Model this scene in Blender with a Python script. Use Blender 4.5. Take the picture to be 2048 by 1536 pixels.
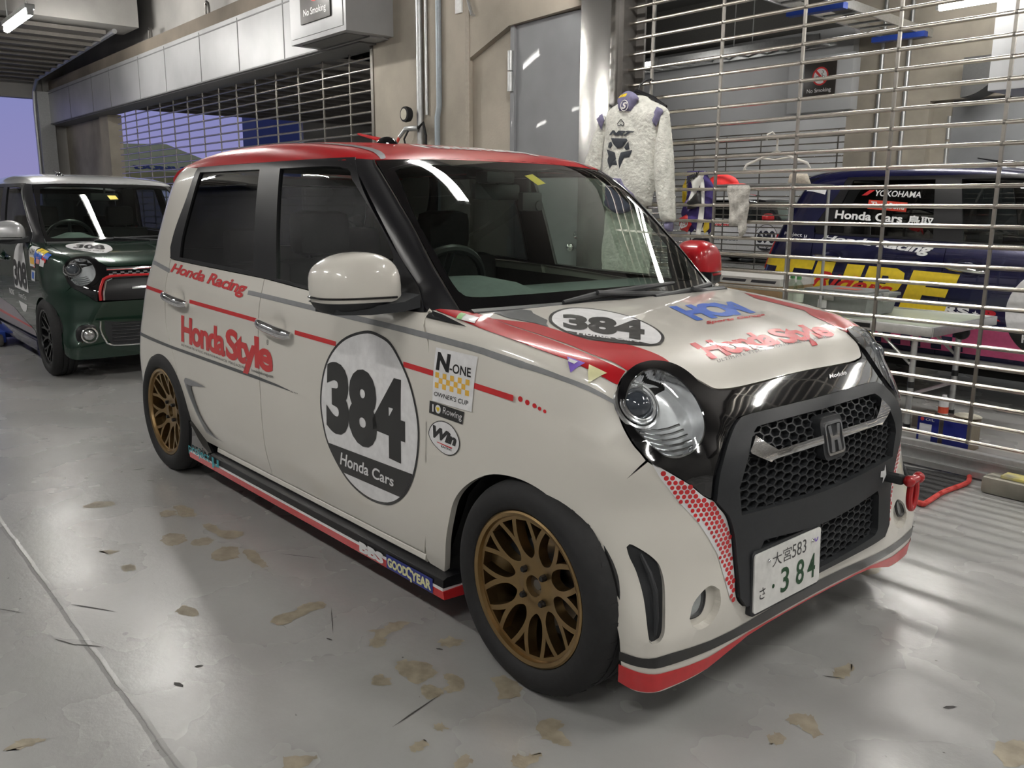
import bpy, bmesh, math, random
import numpy as np
from mathutils import Vector, Matrix
from mathutils.geometry import delaunay_2d_cdt
random.seed(4); np.random.seed(4)
for o in list(bpy.data.objects): bpy.data.objects.remove(o)
SC = bpy.context.scene; COL = SC.collection
PI = math.pi
# ---------------------------------------------------------------- camera
cd = bpy.data.cameras.new('camera'); cam = bpy.data.objects.new('camera', cd); COL.objects.link(cam)
cam.rotation_mode = 'QUATERNION'
cam.location = (1.568, -2.093, 1.236)
_m = Matrix.Rotation(math.radians(50.052), 3, 'Z') @ Matrix.Rotation(math.radians(78.369), 3, 'X') @ Matrix.Rotation(math.radians(.332), 3, 'Z')
cam.rotation_quaternion = _m.to_quaternion()
cd.sensor_width = 36.0; cd.lens = 1735.8/2048*36.0; cd.clip_start = .02; cd.clip_end = 200
SC.camera = cam
# ---------------------------------------------------------------- world: dusk sky
w = bpy.data.worlds.new('dusk_sky'); SC.world = w; w.use_nodes = True
nt = w.node_tree; nt.nodes.clear()
out = nt.nodes.new('ShaderNodeOutputWorld'); bg = nt.nodes.new('ShaderNodeBackground')
tc = nt.nodes.new('ShaderNodeTexCoord'); sx = nt.nodes.new('ShaderNodeSeparateXYZ'); rp = nt.nodes.new('ShaderNodeValToRGB')
rp.color_ramp.elements[0].position = 0.0; rp.color_ramp.elements[0].color = (.36, .31, .58, 1)
rp.color_ramp.elements[1].position = .30; rp.color_ramp.elements[1].color = (.20, .27, .62, 1)
nz = nt.nodes.new('ShaderNodeTexNoise'); nz.inputs['Scale'].default_value = 3.0
mx = nt.nodes.new('ShaderNodeMath'); mx.operation = 'MULTIPLY_ADD'; mx.inputs[1].default_value = .12
nt.links.new(tc.outputs['Generated'], sx.inputs[0]); nt.links.new(tc.outputs['Generated'], nz.inputs['Vector'])
nt.links.new(nz.outputs['Fac'], mx.inputs[0]); nt.links.new(sx.outputs['Z'], mx.inputs[2])
nt.links.new(mx.outputs[0], rp.inputs[0]); nt.links.new(rp.outputs[0], bg.inputs['Color'])
bg.inputs['Strength'].default_value = .70
nt.links.new(bg.outputs[0], out.inputs['Surface'])
# ---------------------------------------------------------------- exposure
SC.view_settings.view_transform = 'Standard'; SC.view_settings.look = 'None'
SC.view_settings.exposure = 0.25; SC.view_settings.gamma = 1.0; SC.view_settings.use_curve_mapping = False
LAMP = 120.0         # strength of the fluorescent tubes
# ================================================================ helpers
def tag(o, label=None, cat=None, group=None, kind=None):
    if label: o['label'] = label
    if cat: o['category'] = cat
    if group: o['group'] = group
    if kind: o['kind'] = kind
    return o
def empty(name, loc=(0, 0, 0), rz=0):
    o = bpy.data.objects.new(name, None); COL.objects.link(o); o.location = loc; o.rotation_euler = (0, 0, rz); o.empty_display_size = .1
    return o
def link(name, mesh, mat, parent=None, loc=None):
    o = bpy.data.objects.new(name, mesh); COL.objects.link(o)
    if len(mesh.materials) == 0: mesh.materials.append(None)
    o.material_slots[0].link = 'OBJECT'; o.material_slots[0].material = mat
    if parent: o.parent = parent
    if loc: o.location = loc
    return o
def mesh_of(name, V, F, N=None, smooth=None):
    me = bpy.data.meshes.new(name); me.from_pydata([tuple(map(float, v)) for v in V], [], [tuple(int(i) for i in f) for f in F]); me.update()
    if N is not None:
        me.polygons.foreach_set('use_smooth', [True]*len(me.polygons))
        me.normals_split_custom_set_from_vertices([tuple(map(float, n)) for n in N])
    elif smooth is not None:
        me.polygons.foreach_set('use_smooth', [True]*len(me.polygons))
        me.set_sharp_from_angle(angle=math.radians(smooth))
    return me
class G:
    """collects shapes into one mesh"""
    def __init__(s): s.V = []; s.F = []
    def add(s, V, F):
        b = len(s.V); s.V += [tuple(v) for v in V]; s.F += [tuple(b+i for i in f) for f in F]; return s
    def box(s, x0, x1, y0, y1, z0, z1, r=0):
        if r:
            bm = bmesh.new(); bmesh.ops.create_cube(bm, size=1)
            for v in bm.verts: v.co = ((x0+x1)/2+v.co.x*(x1-x0), (y0+y1)/2+v.co.y*(y1-y0), (z0+z1)/2+v.co.z*(z1-z0))
            bmesh.ops.bevel(bm, geom=bm.edges[:], offset=r, segments=2, profile=.6, affect='EDGES', clamp_overlap=True)
            bm.verts.index_update(); s.add([v.co[:] for v in bm.verts], [[v.index for v in f.verts] for f in bm.faces]); bm.free(); return s
        return s.add([(x0,y0,z0),(x1,y0,z0),(x1,y1,z0),(x0,y1,z0),(x0,y0,z1),(x1,y0,z1),(x1,y1,z1),(x0,y1,z1)], [(0,3,2,1),(4,5,6,7),(0,1,5,4),(1,2,6,5),(2,3,7,6),(3,0,4,7)])
    def tube(s, P, r, n=10, cap=True):
        P = [Vector(p) for p in P]; m = len(P); R = r if hasattr(r, '__len__') else [r]*m
        V = []; up = None
        for i in range(m):
            t = (P[min(i+1, m-1)]-P[max(i-1, 0)]).normalized()
            if up is None: up = Vector((0,0,1)) if abs(t.z) < .9 else Vector((1,0,0))
            a = (up-t*up.dot(t)).normalized(); b = t.cross(a); up = a
            V += [tuple(P[i]+(a*math.cos(2*PI*k/n)+b*math.sin(2*PI*k/n))*R[i]) for k in range(n)]
        F = [(i*n+k, i*n+(k+1) % n, (i+1)*n+(k+1) % n, (i+1)*n+k) for i in range(m-1) for k in range(n)]
        if cap: F += [tuple(range(n))[::-1], tuple(range((m-1)*n, m*n))]
        return s.add(V, F)
    def lathe(s, prof, c=(0,0,0), axis='z', n=32, close=False):
        V = []; m = len(prof)
        for k in range(n):
            a = 2*PI*k/n
            for r, h in prof:
                p = {'z': (r*math.cos(a), r*math.sin(a), h), 'y': (r*math.cos(a), h, r*math.sin(a)), 'x': (h, r*math.cos(a), r*math.sin(a))}[axis]
                V.append((c[0]+p[0], c[1]+p[1], c[2]+p[2]))
        F = []
        for k in range(n):
            for j in range(m if close else m-1):
                a, b = k*m+j, k*m+(j+1) % m; c2, d = ((k+1) % n)*m+(j+1) % m, ((k+1) % n)*m+j
                F.append((a, b, c2, d) if axis != 'y' else (d, c2, b, a))
        return s.add(V, F)
    def ball(s, c, r, n=16, m=10, e=1.0):
        r = r if hasattr(r, '__len__') else (r, r, r); V = []
        pw = lambda t: math.copysign(abs(t)**e, t)
        for i in range(m+1):
            th = PI*i/m
            for k in range(n):
                a = 2*PI*k/n
                V.append((c[0]+r[0]*pw(math.sin(th))*pw(math.cos(a)), c[1]+r[1]*pw(math.sin(th))*pw(math.sin(a)), c[2]+r[2]*pw(math.cos(th))))
        return s.add(V, [(i*n+k, (i+1)*n+k, (i+1)*n+(k+1) % n, i*n+(k+1) % n) for i in range(m) for k in range(n)])
    def prism(s, P, f0, f1):
        """polygon P (2D) between two maps 2D->3D"""
        n = len(P); V = [f0(p) for p in P]+[f1(p) for p in P]
        return s.add(V, [tuple(range(n))[::-1], tuple(range(n, 2*n))]+[(i, (i+1) % n, n+(i+1) % n, n+i) for i in range(n)])
    def obj(s, name, mat, parent=None, smooth=35, loc=None):
        me = mesh_of(name, s.V, s.F)
        bm = bmesh.new(); bm.from_mesh(me); bmesh.ops.remove_doubles(bm, verts=bm.verts, dist=1e-5); bmesh.ops.recalc_face_normals(bm, faces=bm.faces); bm.to_mesh(me); bm.free()
        if smooth:
            me.polygons.foreach_set('use_smooth', [True]*len(me.polygons)); me.set_sharp_from_angle(angle=math.radians(smooth))
        return link(name, me, mat, parent, loc)
# ---------------------------------------------------------------- materials
MATS = {}
def M(name, col, rough=.5, metal=0, coat=0, noise=None, bump=None, emit=0, spec=.5, tint=None):
    if name in MATS: return MATS[name]
    m = bpy.data.materials.new(name); m.use_nodes = True; nt = m.node_tree; b = nt.nodes['Principled BSDF']
    b.inputs['Base Color'].default_value = (*col, 1); b.inputs['Roughness'].default_value = rough; b.inputs['Metallic'].default_value = metal
    b.inputs['Coat Weight'].default_value = coat; b.inputs['Coat Roughness'].default_value = .03; b.inputs['Specular IOR Level'].default_value = spec
    if emit: b.inputs['Emission Color'].default_value = (*col, 1); b.inputs['Emission Strength'].default_value = emit
    tcn = nt.nodes.new('ShaderNodeTexCoord')
    nz = nt.nodes.new('ShaderNodeTexNoise'); nz.inputs['Scale'].default_value = noise[0] if noise else 40; nz.inputs['Detail'].default_value = 6
    nt.links.new(tcn.outputs['Object'], nz.inputs['Vector'])
    am = noise[1] if noise else .04
    mix = nt.nodes.new('ShaderNodeMix'); mix.data_type = 'RGBA'
    c2 = tint if tint else tuple(c*(1-am*2) for c in col)
    mix.inputs[6].default_value = (*[min(1, c*(1+am)) for c in col], 1); mix.inputs[7].default_value = (*c2, 1)
    mr = nt.nodes.new('ShaderNodeMapRange'); mr.inputs[1].default_value = .35; mr.inputs[2].default_value = .68
    nt.links.new(nz.outputs['Fac'], mr.inputs[0]); nt.links.new(mr.outputs[0], mix.inputs[0]); nt.links.new(mix.outputs[2], b.inputs['Base Color'])
    if bump:
        n2 = nt.nodes.new('ShaderNodeTexNoise'); n2.inputs['Scale'].default_value = bump[0]; nt.links.new(tcn.outputs['Object'], n2.inputs['Vector'])
        bp = nt.nodes.new('ShaderNodeBump'); bp.inputs['Strength'].default_value = bump[1]; bp.inputs['Distance'].default_value = bump[2] if len(bump) > 2 else .005
        nt.links.new(n2.outputs['Fac'], bp.inputs['Height']); nt.links.new(bp.outputs[0], b.inputs['Normal'])
    MATS[name] = m; return m
def glass(name, tint, refl=(1, 1, 1), base=0.0):
    m = bpy.data.materials.new(name); m.use_nodes = True; nt = m.node_tree; nt.nodes.clear()
    o = nt.nodes.new('ShaderNodeOutputMaterial'); t = nt.nodes.new('ShaderNodeBsdfTransparent'); g = nt.nodes.new('ShaderNodeBsdfGlossy')
    f = nt.nodes.new('ShaderNodeFresnel'); ge = nt.nodes.new('ShaderNodeNewGeometry'); io = nt.nodes.new('ShaderNodeMapRange'); io.inputs[3].default_value = 1.52; io.inputs[4].default_value = 1/1.52; nt.links.new(ge.outputs['Backfacing'], io.inputs[0]); nt.links.new(io.outputs[0], f.inputs['IOR']); mx = nt.nodes.new('ShaderNodeMixShader')
    ad = nt.nodes.new('ShaderNodeMath'); ad.operation = 'MULTIPLY_ADD'; ad.inputs[1].default_value = 1.25; ad.inputs[2].default_value = base
    t.inputs[0].default_value = (*tint, 1); g.inputs['Roughness'].default_value = .0; g.inputs[0].default_value = (*refl, 1)
    nt.links.new(f.outputs[0], ad.inputs[0]); nt.links.new(ad.outputs[0], mx.inputs[0]); nt.links.new(t.outputs[0], mx.inputs[1]); nt.links.new(g.outputs[0], mx.inputs[2]); nt.links.new(mx.outputs[0], o.inputs['Surface'])
    MATS[name] = m; return m
WHITE = M('pearl_white_paint', (.70, .675, .615), .32, 0, 1.0, (3, .01))
RED = M('red_paint', (.42, .008, .014), .30, 0, .35, (3, .02), spec=.3)
REDV = M('red_vinyl', (.60, .02, .025), .35, 0, .5)
GREYV = M('grey_vinyl', (.22, .225, .235), .4, 0, .4)
DARKV = M('charcoal_vinyl', (.06, .065, .07), .35, 0, .5)
BLACKV = M('black_vinyl', (.012, .012, .013), .3, 0, .5)
WHITEV = M('white_vinyl', (.80, .80, .81), .35, 0, .4)
BLUEV = M('blue_vinyl', (.045, .15, .62), .35, 0, .4)
NAVYV = M('navy_vinyl', (.02, .035, .25), .4, 0, .3)
YELV = M('amber_vinyl', (.85, .50, .07), .4, 0, .3)
YELBR = M('yellow_vinyl', (.82, .60, .03), .4, 0, .3)
PALEY = M('pale_yellow_vinyl', (.75, .73, .42), .4, 0, .3)
PURV = M('purple_vinyl', (.22, .13, .55), .4, 0, .3)
TEALV = M('teal_vinyl', (.02, .35, .42), .4, 0, .3)
GREENV = M('green_vinyl', (.25, .5, .2), .4)
PLATEG = M('plate_green_ink', (.01, .06, .02), .5)
GLOSSB = M('gloss_black', (.004, .004, .005), .06, 0, 1.0)
SATB = M('satin_black', (.010, .010, .012), .36, 0, 0, spec=.4)
MATB = M('matte_black_plastic', (.017, .019, .022), .55, 0, 0, (120, .06))
RUB = M('tire_rubber', (.014, .014, .015), .75, 0, 0, (60, .1))
DARK = M('dark_void', (.006, .006, .006), .9)
CHROME = M('chrome', (.82, .82, .83), .06, 1)
BRONZE = M('bronze_alloy', (.36, .245, .115), .34, 1, .15)
ALLOYB = M('black_alloy', (.02, .02, .022), .3, .6, .3)
STEELD = M('dull_steel', (.22, .21, .20), .45, 1)
REFLC = M('lamp_reflector', (.62, .63, .64), .2, 1)
HAZE = M('frosted_lamp_bowl', (.74, .75, .76), .35, .2, .4)
LENSM = M('projector_glass', (.05, .06, .075), .05, .2, 1.0)
DASHM = M('dashboard_plastic', (.12, .14, .14), .75)
SEATM = M('seat_cloth', (.018, .018, .02), .9, 0, 0, (60, .1))
LINER = M('headliner_cloth', (.10, .10, .10), .9)
TAILR = M('tail_lamp_red', (.45, .01, .012), .12, 0, 1)
AMBER = M('amber_lens', (.7, .25, .02), .1, 0, 1)
GLW = glass('windshield_glass', (.74, .85, .77))
GLS = glass('side_glass', (.60, .66, .62))
GLR = glass('privacy_glass', (.07, .08, .085))
GLL = glass('lamp_cover_glass', (.93, .95, .96))
# ---------------------------------------------------------------- text
_T = {}
def text_raw(s, bold=0., shear=0., space=1.):
    k = (s, bold, shear, space)
    if k not in _T:
        c = bpy.data.curves.new('t', 'FONT'); c.body = s; c.size = 1; c.offset = bold; c.shear = shear; c.space_character = space; c.resolution_u = 4; c.fill_mode = 'FRONT'
        o = bpy.data.objects.new('t', c); me = bpy.data.meshes.new_from_object(o)
        V = np.array([v.co[:2] for v in me.vertices]); F = [tuple(p.vertices) for p in me.polygons]
        bpy.data.objects.remove(o); bpy.data.curves.remove(c); bpy.data.meshes.remove(me)
        lo, hi = V.min(0), V.max(0); _T[k] = ((V-lo)/(hi-lo), F, (hi-lo)[0]/(hi-lo)[1])
    return _T[k]
def bil(q, V):
    q = [np.array(p, float) for p in q]; u, v = V[:, :1], V[:, 1:]
    return q[0]*(1-u)*(1-v)+q[1]*u*(1-v)+q[2]*u*v+q[3]*(1-u)*v
def flat_text(name, s, org, ux, uy, w, h, mat, parent=None, bold=0., shear=0., space=1., off=.0015):
    """text on a plane: org = lower left corner, ux/uy unit axes, w wide, h high"""
    V, F, _ = text_raw(s, bold, shear, space); org, ux, uy = map(np.array, (org, ux, uy)); n = np.cross(ux, uy)
    P = org+V[:, :1]*w*ux+V[:, 1:]*h*uy+n*off
    return link(name, mesh_of(name, P, F), mat, parent)
def flat_poly(name, P, org, ux, uy, mat, parent=None, off=.001, thick=.0):
    org, ux, uy = map(np.array, (org, ux, uy)); n = np.cross(ux, uy); P = np.array(P, float)
    Q = org+P[:, :1]*ux+P[:, 1:]*uy
    g = G()
    if thick: g.prism(list(range(len(P))), lambda i: tuple(Q[i]+n*(off-thick)), lambda i: tuple(Q[i]+n*off))
    else: g.add([tuple(q+n*off) for q in Q], [tuple(range(len(P)))])
    return g.obj(name, mat, parent, 0)
def circ(cx, cy, r, n=32, ry=None): return [(cx+r*math.cos(2*PI*k/n), cy+(ry or r)*math.sin(2*PI*k/n)) for k in range(n)]
def smooth_poly(P, closed=True, n=4, ang=42):
    """Catmull-Rom through P, keeping corners sharper than ang"""
    P = [np.array(p, float) for p in P]; m = len(P); R = []
    def corner(i):
        if not closed and i in (0, m-1): return True
        a, b = P[i]-P[i-1], P[(i+1) % m]-P[i]; c = a.dot(b)/max(1e-12, np.linalg.norm(a)*np.linalg.norm(b)); return math.degrees(math.acos(max(-1, min(1, c)))) > ang
    for i in range(m if closed else m-1):
        p1, p2 = P[i], P[(i+1) % m]
        p0 = p1-(p2-p1) if corner(i) else P[i-1]; p3 = p2+(p2-p1) if corner((i+1) % m) else P[(i+2) % m]
        for k in range(n):
            t = k/n; R.append(.5*((2*p1)+(p2-p0)*t+(2*p0-5*p1+4*p2-p3)*t*t+(3*p1-p0-3*p2+p3)*t**3))
    if not closed: R.append(P[-1])
    return R
def in_poly(P, X):
    P = np.asarray(P); X = np.asarray(X); r = np.zeros(len(X), bool); n = len(P)
    for i in range(n):
        a, b = P[i], P[(i+1) % n]; c = (a[1] > X[:, 1]) != (b[1] > X[:, 1])
        with np.errstate(divide='ignore', invalid='ignore'): r ^= c & (X[:, 0] < (b[0]-a[0])*(X[:, 1]-a[1])/(b[1]-a[1]+1e-30)+a[0])
    return r
def seg_dist(P, X):
    P = np.asarray(P, float); X = np.asarray(X, float); d = np.full(len(X), 9e9)
    for i in range(len(P)):
        a, b = P[i], P[(i+1) % len(P)]; ab = b-a; t = np.clip(((X-a)@ab)/max(1e-12, ab@ab), 0, 1); d = np.minimum(d, np.linalg.norm(X-(a+t[:, None]*ab), axis=1))
    return d
def resamp(P, h):
    R = []; P = [np.array(p, float) for p in P]
    for i in range(len(P)):
        a, b = P[i], P[(i+1) % len(P)]; L = np.linalg.norm(b-a)
        if L < 1e-6: continue
        k = max(1, int(math.ceil(L/h))); R += [a+(b-a)*j/k for j in range(k)]
    return R
def inset(P, d):
    P = np.array(P, float); n = len(P); ar = .5*sum(P[i][0]*P[(i+1) % n][1]-P[(i+1) % n][0]*P[i][1] for i in range(n)); s = 1 if ar > 0 else -1; Q = []
    for i in range(n):
        e1 = P[i]-P[i-1]; e2 = P[(i+1) % n]-P[i]; n1 = np.array([-e1[1], e1[0]]); n2 = np.array([-e2[1], e2[0]]); n1 /= np.linalg.norm(n1)+1e-12; n2 /= np.linalg.norm(n2)+1e-12
        m = n1+n2; m = m/max(.6, (m@m)**.5)/max(.5, ((1+n1@n2)/2)**.5) if m@m > 1e-6 else n1; Q.append(P[i]+s*d*m)
    return Q
def cdt(outer, holes, h):
    """triangulate a polygon with holes, with inner grid points"""
    B = [resamp(outer, h)]+[resamp(q, h) for q in holes]; V = []; E = []
    for loop in B:
        b = len(V); V += loop; E += [(b+i, b+(i+1) % len(loop)) for i in range(len(loop))]
    O = np.array(B[0]); lo, hi = O.min(0), O.max(0)
    gx = np.arange(lo[0]+h/2, hi[0], h); gy = np.arange(lo[1]+h/2, hi[1], h*.87)
    if len(gx) and len(gy):
        X = np.array([(x+(j % 2)*h/2, y) for j, y in enumerate(gy) for x in gx]); k = in_poly(O, X) & (seg_dist(O, X) > h*.45)
        for q in B[1:]: k &= ~in_poly(q, X) & (seg_dist(q, X) > h*.45)
        V += list(X[k])
    r = delaunay_2d_cdt([Vector(v) for v in V], E, [], 0, 1e-7)
    W = np.array([v[:] for v in r[0]]); F = np.array([f for f in r[2] if len(f) == 3])
    c = W[F].mean(1); k = in_poly(O, c)
    for q in B[1:]: k &= ~in_poly(q, c)
    F = F[k]; t = W[F]; ar = np.abs((t[:, 1, 0]-t[:, 0, 0])*(t[:, 2, 1]-t[:, 0, 1])-(t[:, 2, 0]-t[:, 0, 0])*(t[:, 1, 1]-t[:, 0, 1])); F = F[ar > 1e-10]
    u, inv = np.unique(F, return_inverse=True); return W[u], inv.reshape(F.shape)
def puff(name, P, org, ux, uy, T, wdt, mat, parent=None, h=.02, wr=.0, back=True, ns=14.):
    """a cushion-like cloth body over outline P: thickness T, rounding over wdt"""
    W, F = cdt(smooth_poly(P), [], h); d = seg_dist(smooth_poly(P), W); t = np.clip(d/wdt, 0, 1); z = T*np.sqrt(np.maximum(0, 1-(1-t)**2))
    if wr: z = z+wr*np.clip(d/.03, 0, 1)*(np.sin(W[:, 0]*ns*3.1+3*np.sin(W[:, 1]*ns*.8))*.6+np.sin(W[:, 1]*ns*2.3+2*np.sin(W[:, 0]*ns*1.3)))
    org, ux, uy = map(np.array, (org, ux, uy)); n = np.cross(ux, uy)
    B = org+W[:, :1]*ux+W[:, 1:]*uy; g = G(); g.add(B+n*z[:, None], [tuple(f) for f in F])
    if back: g.add(B-n*(z*.6)[:, None], [tuple(f)[::-1] for f in F])
    return g.obj(name, mat, parent, 70)
# ================================================================ car body surface (implicit, metres)
def pch(xs,ys):
    xs=np.array(xs,float); ys=np.array(ys,float); h=np.diff(xs); d=np.diff(ys)/h
    m=np.zeros(len(xs)); m[0]=d[0]; m[-1]=d[-1]
    for i in range(1,len(xs)-1):
        if d[i-1]*d[i]>0:
            w1=2*h[i]+h[i-1]; w2=h[i]+2*h[i-1]; m[i]=(w1+w2)/(w1/d[i-1]+w2/d[i])
    def f0(x):
        x=np.clip(np.asarray(x,float),xs[0],xs[-1]); i=np.clip(np.searchsorted(xs,x,side='right')-1,0,len(h)-1)
        t=(x-xs[i])/h[i]; t2=t*t; t3=t2*t
        return (2*t3-3*t2+1)*ys[i]+(t3-2*t2+t)*h[i]*m[i]+(-2*t3+3*t2)*ys[i+1]+(t3-t2)*h[i]*m[i+1]
    X=np.linspace(xs[0],xs[-1],6000); Y=f0(X)
    return lambda x: np.interp(x,X,Y)
def smax(a,b,k):
    h=np.maximum(k-np.abs(a-b),0)/k
    return np.maximum(a,b)+h*h*k*.25
PROF=pch([.05,.13,.22,.31,.36,.5,.65,.78,.87,.93,.965,1.10,1.25,1.39,1.5],[.66,.690,.712,.732,.738,.743,.743,.738,.728,.713,.703,.682,.654,.619,.58])
XF=pch([.05,.12,.2,.3,.45,.55,.635,.70,.75,.80,.84,.90,1.0],[.36,.376,.386,.392,.392,.390,.381,.354,.322,.282,.235,.13,-.12])
ZH=pch([-.6,-.42,-.2,0,.15,.22,.28,.4],[.962,.945,.922,.897,.877,.866,.848,.80])
ZR=pch([-.7,-.85,-.95,-1.05,-1.2,-1.5,-1.8,-2.1,-2.4,-2.6,-2.75][::-1],[1.28,1.36,1.402,1.432,1.458,1.483,1.494,1.489,1.462,1.428,1.39][::-1])
XR=pch([.1,.3,.5,.62,.7,.9,1.05,1.2,1.4,1.5],[-2.95,-3.0,-3.0,-2.975,-2.945,-2.895,-2.835,-2.755,-2.64,-2.57])
KC=pch([.1,.25,.4,.6,.75,.9],[.05,.08,.18,.32,.30,.12])
KR=pch([.1,.6,.9,1.2],[.10,.10,.15,.16])
def side(x,a,z):
    ft=.33*np.maximum(x,0)**2; rt=.10*np.maximum(-2.4-x,0)**2*(.4+np.clip((z-.5)/.5,0,1))
    gt=.085*np.maximum(x+1.3,0)**2*np.clip((z-.9)/.1,0,1)
    bl=.028*np.clip((.36-z)/.2,0,1)*np.clip(x/.2,0,1)
    dn=.016*(np.exp(-(((x+2.28)/.055)**2+((z-.835)/.033)**2)**1.5)+np.exp(-(((x+1.34)/.055)**2+((z-.812)/.033)**2)**1.5))
    return a-(PROF(z)+bl-dn-ft-rt-gt)
def front(x,a,z):
    e=1e-3; s=(XF(z+e)-XF(z-e))/(2*e)
    b=np.where(z>.6,.022*(a/.5)**2,0)*np.clip((z-.6)/.15,0,1)+.03*(a/.68)**4
    b=b+.016*(a/.42)**2*np.clip((z-.25)/.15,0,1)*np.clip((.75-z)/.2,0,1)
    return (x-(XF(z)-b))/np.sqrt(1+s*s)
def hoodtop(x,a,z): return z-(ZH(x)+.004-.010*(a/.6)**2)
def wind(x,a,z):
    t=(z-.94)/.46
    bow=(.09-.045*np.clip(t,0,1))*(a/.594)**2
    return (x-(-.37-.58*t+.05*t*(1-t)*1.0-bow))*.64
def roof(x,a,z): return z-(ZR(x)-.006-.026*(a/.55)**2.5)
def rear(x,a,z): return (XR(z)+.05*(a/.6)**2.5)-x
def F_low(p):
    x,a,z=p[...,0],np.abs(p[...,1]),p[...,2]
    f=smax(side(x,a,z),front(x,a,z),KC(z))
    return smax(f,hoodtop(x,a,z),.045)
def F_cab(p):
    x,a,z=p[...,0],np.abs(p[...,1]),p[...,2]
    f=smax(side(x,a,z),rear(x,a,z),KR(z))
    return smax(f,roof(x,a,z),.09)
def F_top(p):
    x,a,z=p[...,0],np.abs(p[...,1]),p[...,2]
    return smax(F_cab(p),wind(x,a,z),.05)
FS={'L':F_low,'C':F_cab,'T':F_top}
def march(F,o,d,t0,t1,n=200):
    """first sign change + -> - along rays o+t d ; o,d (N,3)"""
    o=np.atleast_2d(o).astype(float); d=np.atleast_2d(d).astype(float)
    ts=np.linspace(t0,t1,n); N=len(d)
    if len(o)==1: o=np.repeat(o,N,0)
    lo=np.full(N,np.nan); hi=np.full(N,np.nan); prev=F(o+ts[0]*d)
    for k in range(1,n):
        cur=F(o+ts[k]*d); m=np.isnan(lo)&(prev>0)&(cur<=0); lo[m]=ts[k-1]; hi[m]=ts[k]; prev=cur
    for _ in range(40):
        mid=(lo+hi)/2; s=F(o+mid[:,None]*d)>0; lo=np.where(s,mid,lo); hi=np.where(s,hi,mid)
    return o+((lo+hi)/2)[:,None]*d
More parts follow.
